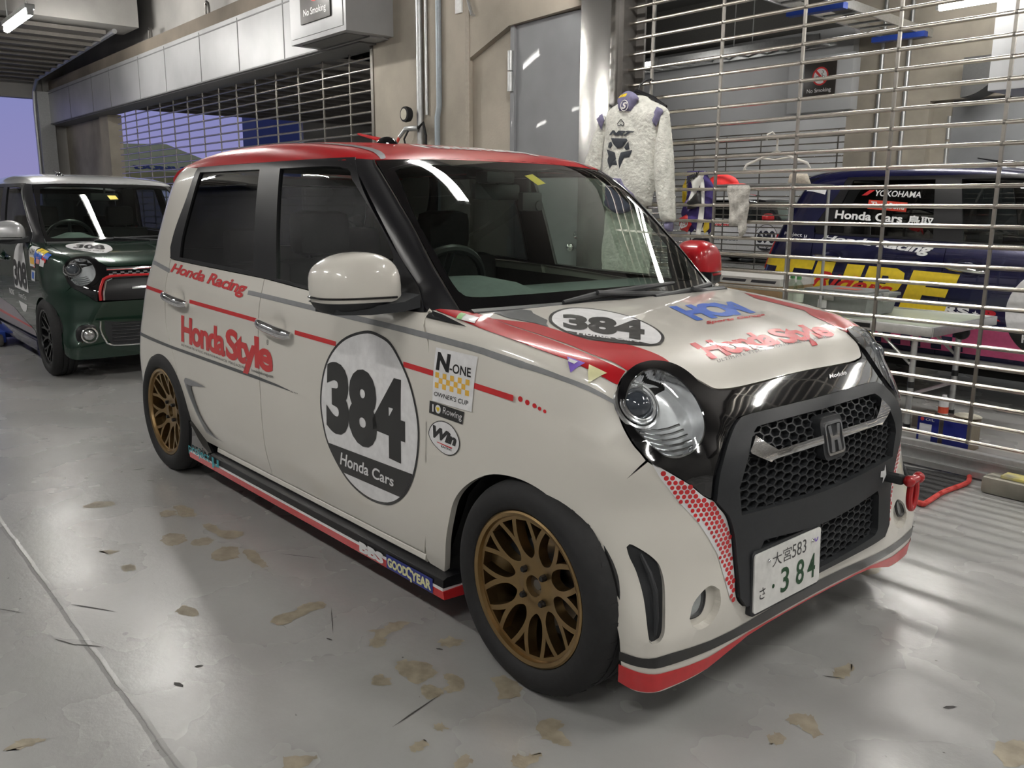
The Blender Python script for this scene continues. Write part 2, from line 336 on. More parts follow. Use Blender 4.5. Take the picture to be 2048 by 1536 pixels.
# ================================================================ traced outlines, in metres: car frame (x forward, y left, z up)
D = dict(
 lens=((0.196,-.614,0.781),(0.192,-.605,0.801),(0.189,-.59,0.822),(0.188,-.567,0.836),(0.185,-.532,0.845),(0.189,-.502,0.846),(0.204,-.479,0.84),(0.229,-.464,0.825),(0.254,-.455,0.804),(0.277,-.449,0.779),(0.296,-.449,0.751),(0.312,-.457,0.726),(0.322,-.473,0.702),(0.324,-.493,0.684),(0.322,-.518,0.669),(0.31,-.549,0.66),(0.294,-.573,0.663),(0.278,-.588,0.676),(0.26,-.6,0.693),(0.239,-.611,0.713),(0.221,-.616,0.733),(0.206,-.617,0.757)),
 proj_lens=((0.199,-.604,0.791),(0.196,-.578,0.823),(0.207,-.555,0.824),(0.225,-.543,0.81),(0.24,-.548,0.784),(0.246,-.563,0.759),(0.242,-.58,0.746),(0.227,-.596,0.752),(0.21,-.606,0.767)),
 chrome_R=((0.355,-.319,0.68),(0.362,-.301,0.667),(0.368,-.281,0.655),(0.375,-.251,0.64),(0.379,-.055,0.642),(0.383,-.058,0.623),(0.378,-.25,0.622),(0.377,-.282,0.617),(0.367,-.356,0.647)),
 emblem=((0.369,-.03,0.671),(0.367,0.051,0.674),(0.387,0.05,0.595),(0.387,-.034,0.592)),
 modulo=((0.305,0.121,0.771),(0.302,0.219,0.771),(0.306,0.214,0.766),(0.311,0.115,0.764)),
 arrow=((0.38,0.328,0.492),(0.379,0.343,0.457),(0.381,0.319,0.437),(0.381,0.32,0.454),(0.383,0.299,0.459),(0.383,0.3,0.477),(0.381,0.325,0.474)),
 hood_red=((-.309,-.6,0.928),(-.214,-.519,0.92),(-.147,-.516,0.912),(-.01,-.522,0.895),(0.044,-.443,0.89),(0.102,-.434,0.879),(0.14,-.426,0.869),(0.173,-.429,0.858),(0.19,-.431,0.85)),
 hood_dark=((-.362,-.537,0.935),(-.355,-.422,0.938),(-.305,-.453,0.932),(-.227,-.465,0.923),(-.184,-.492,0.917),(-.345,-.552,0.933)),
 hood_white_tri=((-.389,-.584,0.936),(-.353,-.418,0.937),(-.318,-.45,0.933),(-.262,-.475,0.927),(-.213,-.468,0.921),(-.16,-.519,0.914),(-.313,-.596,0.928)),
 hood_ellipse=((-.233,-.455,0.924),(-.286,-.388,0.931),(-.312,-.305,0.936),(-.287,-.248,0.934),(-.219,-.213,0.927),(-.133,-.209,0.917),(-.036,-.238,0.904),(0.036,-.283,0.894),(0.077,-.329,0.887),(0.096,-.374,0.882),(0.084,-.416,0.883),(0.039,-.474,0.889),(-.014,-.509,0.896),(-.086,-.521,0.905),(-.174,-.495,0.916)),
 hood_384=((-.133,-.495,0.911),(0.061,-.389,0.888),(-.09,-.213,0.911),(-.257,-.38,0.928)),
 hood_hondacars=((-.064,-.514,0.902),(0.065,-.415,0.887),(0.049,-.397,0.89),(-.095,-.48,0.907)),
 hood_HCM=((-.031,-.044,0.905),(-.041,0.274,0.904),(-.193,0.354,0.922),(-.202,0.035,0.926)),
 hood_sports=((0.015,-.06,0.899),(0.003,0.26,0.899),(-.024,0.292,0.902),(-.017,-.018,0.903)),
 hood_style=((0.205,-.291,0.849),(0.193,0.34,0.853),(0.111,0.374,0.878),(0.12,-.276,0.879)),
 hood_ult=((0.219,-.285,0.842),(0.202,0.289,0.851),(0.19,0.294,0.856),(0.209,-.278,0.848)),
 fend_black=((-.536,-.667,0.943),(-.484,-.694,0.925),(-.397,-.695,0.918),(-.3,-.693,0.914),(-.466,-.671,0.936)),
 fend_red=((-.501,-.662,0.942),(-.387,-.592,0.936),(-.225,-.609,0.919),(-.121,-.605,0.906),(0.067,-.602,0.878),(0.168,-.576,0.846),(0.174,-.612,0.819),(0.157,-.623,0.828),(0.049,-.661,0.87),(-.04,-.679,0.887),(-.224,-.684,0.911),(-.285,-.678,0.918),(-.37,-.675,0.926)),
 stripe_top=((0.286,-.704,0.214),(0.333,-.681,0.208),(0.367,-.618,0.212),(0.378,-.48,0.199),(0.385,-.325,0.203),(0.389,0.003,0.236),(0.385,0.408,0.238),(0.378,0.529,0.255)),
 stripe_bot=((0.286,-.702,0.192),(0.332,-.681,0.185),(0.35,-.66,0.181),(0.364,-.613,0.179),(0.375,-.491,0.172),(0.381,-.368,0.174),(0.384,-.178,0.179)),
 red_top=((0.287,-.701,0.179),(0.345,-.666,0.169),(0.361,-.625,0.163),(0.373,-.486,0.152),(0.377,-.4,0.15),(0.381,-.352,0.17),(0.383,-.176,0.171)),
 dots_R=((0.274,-.608,0.651),(0.294,-.593,0.617),(0.32,-.559,0.562),(0.35,-.514,0.504),(0.362,-.487,0.461),(0.367,-.455,0.415),(0.376,-.433,0.349),(0.383,-.417,0.297),(0.385,-.407,0.278),(0.386,-.394,0.272),(0.379,-.395,0.357),(0.373,-.406,0.439),(0.37,-.429,0.502),(0.364,-.454,0.532),(0.358,-.471,0.554),(0.349,-.498,0.572),(0.333,-.532,0.604),(0.301,-.578,0.637)),
 vent=((0.263,-.667,0.456),(0.267,-.661,0.463),(0.275,-.654,0.46),(0.299,-.635,0.443),(0.315,-.619,0.424),(0.324,-.612,0.404),(0.336,-.612,0.368),(0.355,-.629,0.297),(0.361,-.638,0.264),(0.358,-.652,0.247),(0.351,-.664,0.242),(0.346,-.671,0.249),(0.339,-.671,0.276),(0.315,-.661,0.345),(0.289,-.659,0.4),(0.272,-.666,0.434)),
 fog=((0.372,-.555,0.286),(0.368,-.543,0.316),(0.368,-.522,0.331),(0.37,-.502,0.337),(0.372,-.494,0.327),(0.376,-.5,0.3),(0.377,-.516,0.281),(0.374,-.544,0.278)),
 fog_bowl=((0.372,-.558,0.281),(0.369,-.54,0.315),(0.37,-.498,0.339),(0.373,-.474,0.34),(0.377,-.45,0.324),(0.381,-.448,0.294),(0.383,-.462,0.266),(0.382,-.492,0.247),(0.379,-.525,0.245),(0.376,-.55,0.259)),
 honda_racing=((-2.416,0.925),(-1.621,0.881),(-1.611,0.944),(-2.398,0.977)),
 honda_style=((-2.251,0.644),(-1.375,0.636),(-1.369,0.746),(-2.239,0.762)),
 ultimate=((-2.254,0.627),(-1.601,0.615),(-1.599,0.626),(-2.252,0.636)),
 magcom=((-1.551,0.612),(-1.374,0.612),(-1.37,0.629),(-1.549,0.627)),
 grey_up=((-1.606,0.899),(-1.519,0.899),(-1.092,0.889),(-.656,0.879),(-.66,0.892),(-1.098,0.903),(-1.526,0.915),(-1.597,0.916)),
 grey_up2=((-.624,-.726,0.879),(-.441,-.727,0.874),(-.427,-.727,0.874),(-.194,-.729,0.862),(-.059,-.72,0.847),(0.127,-.662,0.807),(0.124,-.659,0.817),(-.062,-.718,0.856),(-.196,-.727,0.871),(-.429,-.726,0.883),(-.443,-.725,0.883),(-.627,-.724,0.888),(0.182,-.629,0.779),(0.171,-.637,0.784),(0.168,-.634,0.795),(0.18,-.627,0.788)),
 roundel=((-.761,0.857),(-.889,0.815),(-.985,0.73),(-1.03,0.607),(-1.02,0.513),(-.982,0.437),(-.883,0.352),(-.765,0.317),(-.642,0.329),(-.549,0.381),(-.488,0.461),(-.46,0.561),(-.465,0.652),(-.509,0.746),(-.596,0.83),(-.674,0.856)),
 r_384=((-.992,0.501),(-.531,0.48),(-.526,0.738),(-.979,0.739)),
 r_band=((-.995,0.471),(-.499,0.46),(-.569,0.368),(-.919,0.368)),
 r_text=((-.916,0.398),(-.6,0.4),(-.594,0.435),(-.902,0.443)),
 none_card=((-.394,-.742,0.693),(-.224,-.742,0.702),(-.205,-.731,0.851),(-.386,-.731,0.853),(-.404,-.742,0.704),(-.389,-.731,0.852),(-.205,-.731,0.851),(-.223,-.742,0.707)),
 none_N=((-.381,-.737,0.792),(-.226,-.737,0.793),(-.228,-.735,0.814),(-.376,-.732,0.84)),
 none_check=((-.381,-.74,0.741),(-.231,-.74,0.738),(-.23,-.738,0.786),(-.385,-.738,0.786)),
 none_own=((-.386,-.741,0.719),(-.234,-.741,0.717),(-.232,-.741,0.731),(-.384,-.741,0.732)),
 rowing=((-.408,-.743,0.667),(-.257,-.743,0.662),(-.25,-.742,0.697),(-.405,-.742,0.702)),
 rowing_t=((-.39,-.743,0.671),(-.258,-.743,0.669),(-.257,-.742,0.691),(-.39,-.742,0.696)),
 win=((-.411,-.743,0.612),(-.39,-.743,0.639),(-.349,-.743,0.654),(-.303,-.743,0.649),(-.272,-.743,0.621),(-.271,-.743,0.592),(-.296,-.743,0.568),(-.335,-.743,0.561),(-.379,-.743,0.574),(-.406,-.743,0.593)),
 win_t=((-.399,-.743,0.6),(-.284,-.743,0.594),(-.28,-.743,0.627),(-.39,-.743,0.636)),
 tri_purple=((0.044,-.655,0.873),(0.09,-.64,0.863),(0.081,-.671,0.847),(0.074,-.679,0.841)),
 tri_yellow=((0.099,-.636,0.86),(0.143,-.62,0.844),(0.121,-.659,0.822)),
 green_card=((-.37,-.675,0.926),(-.294,-.672,0.921),(-.331,-.627,0.929),(-.4,-.636,0.936)),
 garnish=((-2.247,0.472),(-2.201,0.484),(-2.115,0.487),(-2.007,0.482),(-2.177,0.46),(-2.139,0.393),(-2.082,0.324),(-1.996,0.266),(-1.899,0.264),(-2.082,0.259),(-2.153,0.35),(-2.215,0.425)),
 bbs=((-.86,0.083),(-.721,0.091),(-.69,0.137),(-.829,0.132)),
 goodyear=((-.695,0.083),(-.494,0.076),(-.464,0.125),(-.665,0.134)),
 projectmu=((-2.382,0.119),(-2.042,0.116),(-1.991,0.17),(-2.34,0.167)),
 wiper_a=((-.382,-.272,0.934),(-.382,-.133,0.947),(-.389,0.09,0.955),(-.415,0.3,0.96)),
 wiper_b=((-.36,0.134,0.928),(-.393,0.364,0.931),(-.447,0.553,0.939)),
 sticker=((-.873,0.204,1.335),(-.878,0.25,1.336),(-.84,0.241,1.31),(-.841,0.204,1.313)),
 roof_stripe=((-1.191,-.463,1.434),(-1.071,-.489,1.411),(-.998,-.512,1.385),(-1.006,-.483,1.391),(-1.071,-.458,1.414),(-1.216,-.421,1.44)),
 red_dots=((-.039,-.732,0.765),(-.016,-.729,0.764),(0.007,-.725,0.761),(0.023,-.721,0.758),(0.039,-.717,0.756),(-.04,-.731,0.774),(-.017,-.728,0.771),(0.006,-.724,0.767),(0.023,-.72,0.764),(0.038,-.717,0.761)),
 grey_low_dots=((-1.237,0.589),(-1.226,0.589),(-1.214,0.59),(-1.202,0.59),(-1.192,0.59)),
 ring_out=((0.168,-.576,0.846),(0.173,-.606,0.827),(0.178,-.621,0.801),(0.186,-.628,0.773),(0.199,-.63,0.746),(0.217,-.63,0.719),(0.238,-.625,0.691),(0.256,-.617,0.671),(0.27,-.61,0.655),(0.287,-.596,0.641),(0.305,-.573,0.637),(0.322,-.54,0.641),(0.332,-.513,0.649),(0.337,-.487,0.661),(0.337,-.461,0.679),(0.332,-.44,0.699),(0.322,-.422,0.721),(0.311,-.415,0.739),(0.293,-.409,0.764),(0.27,-.408,0.793),(0.239,-.412,0.822),(0.207,-.422,0.842),(0.184,-.437,0.852),(0.171,-.457,0.857),(0.16,-.486,0.859),(0.16,-.533,0.856)),
)
# outlines on the walls (x, z) and on the floor (x, y), in metres
R = dict(
 suit_torso=((-2.21,1.863),(-2.274,1.846),(-2.333,1.816),(-2.354,1.771),(-2.362,1.693),(-2.368,1.544),(-2.375,1.433),(-2.362,1.24),(-2.291,1.176),(-2.127,1.194),(-2.023,1.233),(-1.972,1.241),(-1.963,1.302),(-1.939,1.393),(-1.927,1.542),(-1.91,1.689),(-1.898,1.739),(-1.866,1.777),(-1.911,1.809),(-2.003,1.846),(-2.044,1.872),(-2.127,1.883)),
 suit_sleeve_l=((-2.35,1.802),(-2.395,1.762),(-2.43,1.697),(-2.478,1.597),(-2.513,1.517),(-2.526,1.437),(-2.494,1.379),(-2.396,1.401),(-2.376,1.481),(-2.364,1.591),(-2.347,1.693)),
 suit_sleeve_r=((-1.895,1.768),(-1.859,1.78),(-1.841,1.685),(-1.813,1.538),(-1.785,1.279),(-1.773,1.16),(-1.792,1.145),(-1.854,1.144),(-1.878,1.174),(-1.931,1.393),(-1.933,1.572),(-1.911,1.704)),
 suit_cuff_r=((-1.854,1.147),(-1.792,1.146),(-1.792,1.092),(-1.838,1.087)),
 suit_collar=((-2.21,1.86),(-2.197,1.794),(-2.102,1.783),(-2.049,1.854),(-2.086,1.879),(-2.158,1.882)),
 suit_epl_l=((-2.398,1.762),(-2.349,1.794),(-2.331,1.754),(-2.354,1.693)),
 suit_epl_r=((-1.911,1.799),(-1.876,1.785),(-1.861,1.769),(-1.915,1.686),(-1.941,1.717)),
 suit_belly=((-2.289,1.407),(-2.234,1.41),(-2.158,1.401),(-2.113,1.346),(-2.058,1.303),(-2.029,1.249),(-2.095,1.202),(-2.203,1.193),(-2.294,1.24)),
 suit_vrt=((-2.261,1.657),(-2.09,1.644),(-2.05,1.668),(-2.251,1.687)),
 suit_e1=((-2.249,1.641),(-2.1,1.629),(-2.155,1.582),(-2.193,1.576),(-2.232,1.609)),
 suit_e2=((-2.265,1.614),(-2.245,1.621),(-2.233,1.597),(-2.252,1.579),(-2.272,1.587)),
 suit_e3=((-2.104,1.614),(-2.094,1.568),(-2.123,1.565),(-2.139,1.581)),
 suit_e4=((-2.283,1.576),(-2.213,1.554),(-2.201,1.515),(-2.253,1.46),(-2.274,1.509),(-2.267,1.536)),
 suit_e5=((-2.165,1.552),(-2.07,1.563),(-2.095,1.522),(-2.137,1.52),(-2.173,1.456),(-2.182,1.506)),
 suit_e6=((-2.222,1.511),(-2.2,1.507),(-2.188,1.475),(-2.237,1.481)),
 suit_spade=((-2.163,1.75),(-2.13,1.714),(-2.145,1.704),(-2.169,1.699),(-2.198,1.708),(-2.202,1.721)),
 suit_logo=((-2.141,1.85),(-2.103,1.819),(-2.138,1.79),(-2.177,1.824)),
 suit_sparco=((-2.277,1.374),(-2.18,1.368),(-2.181,1.391),(-2.278,1.395)),
 suit_low=((-2.645,1.176),(-2.418,1.272),(-2.291,1.149),(-2.288,0.772),(-2.632,0.749)),
 hanger_black=((-2.102,1.971),(-2.133,1.963),(-2.141,1.926),(-2.12,1.913),(-2.223,1.877),(-2.056,1.859)),
 hanger_white=((-1.278,1.608),(-1.254,1.62),(-1.231,1.6),(-1.256,1.563),(-1.246,1.523),(-1.425,1.458),(-1.416,1.436),(-1.057,1.432),(-1.044,1.452),(-1.199,1.513)),
 towel=((-1.49,1.351),(-1.347,1.352),(-1.333,1.335),(-1.342,1.272),(-1.335,1.244),(-1.346,1.159),(-1.346,1.103),(-1.37,1.073),(-1.392,1.076),(-1.404,1.13),(-1.466,1.128),(-1.469,1.243),(-1.487,1.315)),
 jersey=((-1.857,1.44),(-1.803,1.442),(-1.713,1.44),(-1.696,1.406),(-1.666,1.369),(-1.635,1.317),(-1.635,1.243),(-1.639,1.161),(-1.64,1.109),(-1.676,1.074),(-1.694,1.138),(-1.717,1.13),(-1.742,1.068),(-1.774,1.106),(-1.802,1.082),(-1.868,1.111),(-1.878,1.204),(-1.851,1.258),(-1.837,1.356)),
 jersey_white=((-1.788,1.392),(-1.677,1.438),(-1.701,1.376),(-1.735,1.317),(-1.746,1.258),(-1.769,1.242),(-1.792,1.273),(-1.766,1.347)),
 red_cap=((-1.882,1.424),(-1.794,1.428),(-1.736,1.421),(-1.706,1.397),(-1.7,1.374),(-1.829,1.369),(-1.873,1.373)),
 yellow=((-1.907,1.342),(-1.886,1.403),(-1.876,1.319),(-1.882,1.258),(-1.902,1.254)),
 gloves=((-1.48,1.399),(-1.469,1.433),(-1.356,1.43),(-1.325,1.366),(-1.342,1.359),(-1.477,1.361)),
 helmetbag=((-1.781,1.044),(-1.68,1.055),(-1.668,1.01),(-1.686,0.986),(-1.763,0.991)),
 carton=((-1.856,0.867),(-1.206,0.793),(-1.198,0.695),(-1.844,0.668)),
 mat=((-.274,1.963),(-.029,2.025),(-.012,1.966),(0.001,1.894),(-.011,1.692),(0.009,1.491),(0,1.471),(-.048,1.488)),
 tin1=((-.519,2.463),(-.409,2.48)),
 tin2=((-.372,2.486),(-.204,2.481)),
 stains=(((-1.917,-1.042),(-1.946,-1.007),(-1.905,-.981),(-1.855,-.998),(-1.869,-1.043)),((-1.972,-.968),(-1.949,-.924),(-1.822,-.924),(-1.788,-.942),(-1.834,-.986),(-1.902,-.977)),((-1.684,-.956),(-1.684,-.921),(-1.579,-.912),(-1.521,-.861),(-1.475,-.886),(-1.481,-.942),(-1.578,-.952)),((-1.659,-1.113),(-1.663,-1.065),(-1.604,-1.045),(-1.556,-1.065),(-1.543,-1.115),(-1.594,-1.139)),((-1.538,-1.043),(-1.552,-1),(-1.508,-.979),(-1.466,-1.005),(-1.494,-1.055)),((-1.403,-1.01),(-1.409,-.961),(-1.36,-.939),(-1.286,-.975),(-1.293,-1.026),(-1.333,-1.051)),((-1.345,-.931),(-1.301,-.903),(-1.209,-.915),(-1.144,-.921),(-1.157,-.948),(-1.277,-.946)),((-.748,-1.094),(-.774,-1.062),(-.778,-1.002),(-.798,-.958),(-.779,-.907),(-.738,-.924),(-.73,-1.009),(-.704,-1.079)),((-.449,-.934),(-.489,-.889),(-.517,-.898),(-.502,-.856),(-.521,-.817),(-.486,-.774),(-.462,-.82),(-.458,-.874),(-.411,-.899),(-.419,-.931)),((-.334,-.77),(-.338,-.727),(-.288,-.714),(-.276,-.745),(-.299,-.773)),((-.311,-.929),(-.307,-.903),(-.267,-.872),(-.201,-.868),(-.182,-.905),(-.185,-.947),(-.254,-.953)),((-.283,-1.029),(-.286,-.996),(-.241,-.987),(-.222,-1.005),(-.249,-1.034)),((-.184,-.867),(-.146,-.841),(-.094,-.855),(-.084,-.887),(-.112,-.915),(-.138,-.88)),((-.162,-.947),(-.162,-.919),(-.114,-.917),(-.096,-.942),(-.109,-.971)),((-.081,-.782),(-.066,-.743),(0.006,-.743),(0.029,-.779),(0.01,-.83),(-.022,-.796)),((-.554,-1.836),(-.571,-1.812),(-.556,-1.768),(-.532,-1.757),(-.528,-1.789),(-.541,-1.828)),((-2.206,-1.257),(-2.227,-1.183),(-2.164,-1.141),(-2.135,-1.169),(-2.171,-1.247)),((-1.013,-1.289),(-1.029,-1.249),(-.939,-1.239),(-.937,-1.27),(-.983,-1.292)),((-.118,-1.356),(-.099,-1.322),(-.073,-1.295),(-.055,-1.326),(-.069,-1.374)),((0.143,-1.061),(0.139,-1.022),(0.168,-1.03),(0.173,-1.062),(0.163,-1.072)),((0.027,-1.106),(0.031,-1.074),(0.051,-1.07),(0.065,-1.097),(0.045,-1.115)),((-.003,-1.018),(0.004,-.993),(0.029,-1.003),(0.028,-1.028)),((0.48,-.036),(0.479,0.024),(0.492,0.04),(0.514,-.005),(0.518,-.057),(0.499,-.063)),((0.146,-.82),(0.163,-.774),(0.192,-.771),(0.205,-.796),(0.26,-.807),(0.264,-.826),(0.223,-.845),(0.201,-.856)),((0.524,-.326),(0.54,-.285),(0.565,-.275),(0.617,-.327),(0.609,-.352),(0.564,-.334),(0.546,-.349)),((0.537,-.424),(0.549,-.396),(0.575,-.409),(0.576,-.446),(0.556,-.447)),((0.9,-.051),(0.916,0.007),(0.939,0.035),(0.976,-.068),(0.94,-.112)),((0.207,-.946),(0.229,-.92),(0.237,-.888),(0.256,-.902),(0.256,-.951),(0.239,-.973)),((-1.468,-1.321),(-1.463,-1.281),(-1.403,-1.29),(-1.407,-1.322)),((-1.656,-1.34),(-1.637,-1.298),(-1.611,-1.284),(-1.599,-1.317)),((0.165,0.653),(0.19,0.718),(0.228,0.714),(0.228,0.647),(0.195,0.623))),
)
# ================================================================ body panels laid on the car surface
def grad(F, p, e=2e-4):
    g = np.stack([(F(p+e*np.eye(3)[i])-F(p-e*np.eye(3)[i])) for i in range(3)], -1); return g/(np.linalg.norm(g, axis=1, keepdims=True)+1e-12)
class Side:
    def uv(s, p): p = np.asarray(p, float); return p[..., [0, 2]] if p.shape[-1] == 3 else p
    def ray(s, U): n = len(U); return np.stack([U[:, 0], np.full(n, -1.1), U[:, 1]], 1), np.tile([0, 1., 0], (n, 1)), (0, 1.05)
class Top:
    def uv(s, p): p = np.asarray(p, float); return p[..., :2]
    def ray(s, U): n = len(U); return np.stack([U[:, 0], U[:, 1], np.full(n, 1.8)], 1), np.tile([0, 0, -1.], (n, 1)), (0, 1.5)
class Front:
    def __init__(s, sg=1): s.sg = sg
    def uv(s, p): p = np.asarray(p, float); return p[..., 1:] if p.shape[-1] == 3 else p
    def ray(s, U): n = len(U); return np.stack([np.full(n, .8 if s.sg > 0 else -3.6), U[:, 0], U[:, 1]], 1), np.tile([-1.*s.sg, 0, 0], (n, 1)), (0, 2.6)
class Cen:
    def __init__(s, Q, n, up=(0, 0, 1)):
        s.Q = np.array(Q, float); s.n = np.array(n, float)/np.linalg.norm(n); a = np.cross(up, s.n); s.a = a/np.linalg.norm(a); s.b = np.cross(s.n, s.a)
    def uv(s, p): d = np.asarray(p, float)-s.Q; k = (d@s.n)[..., None]; return np.concatenate([(d@s.a)[..., None]/k, (d@s.b)[..., None]/k], -1)
    def ray(s, U): d = s.n+U[:, :1]*s.a+U[:, 1:]*s.b; d /= np.linalg.norm(d, axis=1, keepdims=True); return s.Q+1.7*d, -d, (0, 1.68)
SIDE = Side(); TOP = Top(); FRONT = Front(1); REAR = Front(-1)
C_FEN = Cen((-.1, 0, .25), (0, -1, .35)); C_BUM = Cen((-.35, 0, .42), (.8, -.6, -.1)); C_FAS = Cen((-.9, 0, .45), (1, 0, 0)); C_LAMP = Cen((-.25, -.25, .45), (.49, -.27, .30))
C_AP = Cen((-1.2, -.1, .8), (.6, -.8, .2)); C_ROOF = Cen((-1.7, 0, .7), (0, 0, 1), (0, 1, 0)); C_QUA = Cen((-2.15, 0, .75), (-.45, -1, 0)); C_ROOFT = Cen((-1.2, 0, .6), (0, 0, 1), (0, 1, 0))
def lift(F, pj, U, off=0.):
    o, d, (t0, t1) = pj.ray(np.asarray(U, float)); p = march(F, o, d, t0, t1, 130)
    bad = np.isnan(p[:, 0])
    if bad.any(): p[bad] = o[bad]+d[bad]*(.5*t1)
    n = grad(F, p); return p+n*off, n
def raw_panel(F, pj, P, holes=(), h=.035, off=0., th=.014, gap=.0022, sm=4, ang=42, hsm=4):
    sc = 1.0
    U = [np.asarray(pj.uv(np.array(P, float)))][0]; hs = [np.asarray(pj.uv(np.array(q, float))) for q in holes]
    U = smooth_poly(U, True, sm, ang) if sm else list(U); hs = [smooth_poly(q, True, hsm, ang) if hsm else list(q) for q in hs]
    if isinstance(pj, Cen): sc = 1/np.linalg.norm(np.array(P[0])[:3]-pj.Q)
    if gap: U = inset(U, gap*sc)
    W, Fc = cdt(U, hs, h*sc); V, N = lift(F, pj, W, off)
    t = V[Fc]; fn = np.cross(t[:, 1]-t[:, 0], t[:, 2]-t[:, 0])
    if (fn*N[Fc[:, 0]]).sum() < 0: Fc = Fc[:, ::-1]
    Fc = [tuple(f) for f in Fc]
    if th:
        cnt = {}
        for f in Fc:
            for i in range(3):
                e = (f[i], f[(i+1) % 3]); cnt[e] = cnt.get(e, 0)+1
        bd = [e for e in cnt if (e[1], e[0]) not in cnt]; b = len(V); Vx = []; Nx = []; Fx = []
        for k, (i, j) in enumerate(bd):
            a, c = V[i], V[j]; rn = np.cross(c-a, N[i]); rn = rn/(np.linalg.norm(rn)+1e-12); q = b+4*k
            Vx += [a, c, c-N[j]*th, a-N[i]*th]; Nx += [rn]*4; Fx.append((q+1, q, q+3, q+2))
        if Vx: V = np.vstack([V, Vx]); N = np.vstack([N, Nx]); Fc = Fc+Fx
    return V, Fc, N
CACHE = {}
def mirror_raw(r): return r[0]*[1, -1, 1], [tuple(f)[::-1] for f in r[1]], r[2]*[1, -1, 1]
def panel(root, name, key, mat, *a, both=False, left=None, only_left=False, **k):
    """a panel as part of a car; both -> also its mirror image on the left side (material left)"""
    if key not in CACHE:
        r = raw_panel(*a, **k); CACHE[key] = (mesh_of(key, *r), mesh_of(key+'_l', *mirror_raw(r)) if both else None)
    o = link(name, CACHE[key][0], mat, root)
    if both: link(name, CACHE[key][1], left or mat, root)
    return o
def sym(half): return [tuple(p) for p in half]+[(p[0], -p[1], *p[2:]) for p in reversed(half) if abs(p[1]) > 1e-4]
def decal(root, name, mat, F, pj, P, off=.0012, h=.03, holes=(), sm=4, ang=42, label=None, hsm=4):
    r = raw_panel(F, pj, P, holes, h=h, off=off, th=0, gap=0, sm=sm, ang=ang, hsm=hsm); o = link(name, mesh_of(name, *r), mat, root)
    if label: o['label'] = label
    return o
def text_decal(root, name, s, mat, F, pj, quad, off=.0018, bold=0., shear=0., space=1.):
    """quad: bottom left, bottom right, top right, top left on the surface"""
    V, Fc, _ = text_raw(s, bold, shear, space); q = np.asarray(pj.uv(np.array(quad, float))); U = bil(q, V); P, N = lift(F, pj, U, off)
    t = P[[f[:3] for f in Fc]]
    if (np.cross(t[:, 1]-t[:, 0], t[:, 2]-t[:, 0])*N[[f[0] for f in Fc]]).sum() < 0: Fc = [f[::-1] for f in Fc]
    return link(name, mesh_of(name, P, Fc, N), mat, root)
# ================================================================ the garage
def S_(o, kind='structure'): o['kind'] = kind; return o
CONC = M('raw_concrete', (.36, .325, .27), .85, 0, 0, (1.6, .22), (60, .25, .004), tint=(.27, .245, .205))
CONCG = M('grey_concrete', (.40, .39, .37), .85, 0, 0, (1.2, .12), (50, .2, .004))
PANEL = M('grey_steel_panel', (.40, .405, .41), .42, .25, 0, (1.3, .10))
PANELD = M('dark_soffit_panel', (.16, .16, .16), .6)
DOORM = M('grey_door_paint', (.20, .205, .215), .6, 0, .1, (2.2, .08))
STAIN = M('stainless_sheet', (.55, .54, .52), .24, 1, 0, (2, .1))
ROD = M('stainless_rod', (.62, .58, .52), .26, 1)
LINK = M('stainless_link', (.26, .245, .225), .38, 1)
CEIL = M('ceiling_grey', (.10, .097, .092), .9, 0, 0, (.8, .1))
STEELP = M('galvanised_steel', (.48, .49, .49), .42, .8)
PIPEB = M('blue_grey_pipe', (.35, .40, .44), .4, .2)
SLATM = M('overhead_door_slat', (.20, .185, .17), .5, .3)
BLUEST = M('blue_painted_steel', (.02, .06, .35), .45, .1)
ALU = M('aluminium', (.66, .67, .67), .35, .9)
WALLW = M('light_wall_panel', (.52, .53, .54), .55, .05, 0, (.9, .05))
# --- floor: worn grey coating, glossy where it is polished
fm = bpy.data.materials.new('floor_coating'); fm.use_nodes = True; nt = fm.node_tree; b = nt.nodes['Principled BSDF']; N_ = nt.nodes.new; Lk = nt.links.new
tc = N_('ShaderNodeTexCoord')
def noise(sc, det=6, ro=.6, vec=None):
    n = N_('ShaderNodeTexNoise'); n.inputs['Scale'].default_value = sc; n.inputs['Detail'].default_value = det; n.inputs['Roughness'].default_value = ro; Lk(vec or tc.outputs['Object'], n.inputs['Vector']); return n.outputs['Fac']
def rng(s, a, b_, c, d):
    m = N_('ShaderNodeMapRange'); m.inputs[1].default_value = a; m.inputs[2].default_value = b_; m.inputs[3].default_value = c; m.inputs[4].default_value = d; Lk(s, m.inputs[0]); return m.outputs[0]
def mixc(f, a, b_):
    m = N_('ShaderNodeMix'); m.data_type = 'RGBA'
    for i, v in ((6, a), (7, b_)):
        if isinstance(v, tuple): m.inputs[i].default_value = (*v, 1)
        else: Lk(v, m.inputs[i])
    Lk(f, m.inputs[0]); return m.outputs[2]
base = mixc(rng(noise(.9), .25, .75, 0, 1), (.385, .385, .375), (.33, .33, .325))
base = mixc(rng(noise(5, 8, .7), .30, .75, 0, .40), base, (.28, .275, .265))
mp = N_('ShaderNodeMapping'); mp.inputs['Scale'].default_value = (1, 14, 1); mp.inputs['Rotation'].default_value = (0, 0, .5); Lk(tc.outputs['Object'], mp.inputs['Vector'])
base = mixc(rng(noise(6, 5, .6, mp.outputs[0]), .70, .76, 0, .55), base, (.10, .10, .10))
base = mixc(rng(noise(26, 3, .5), .735, .77, 0, .8), base, (.07, .065, .06))
sp = N_('ShaderNodeSeparateXYZ'); Lk(tc.outputs['Object'], sp.inputs[0])
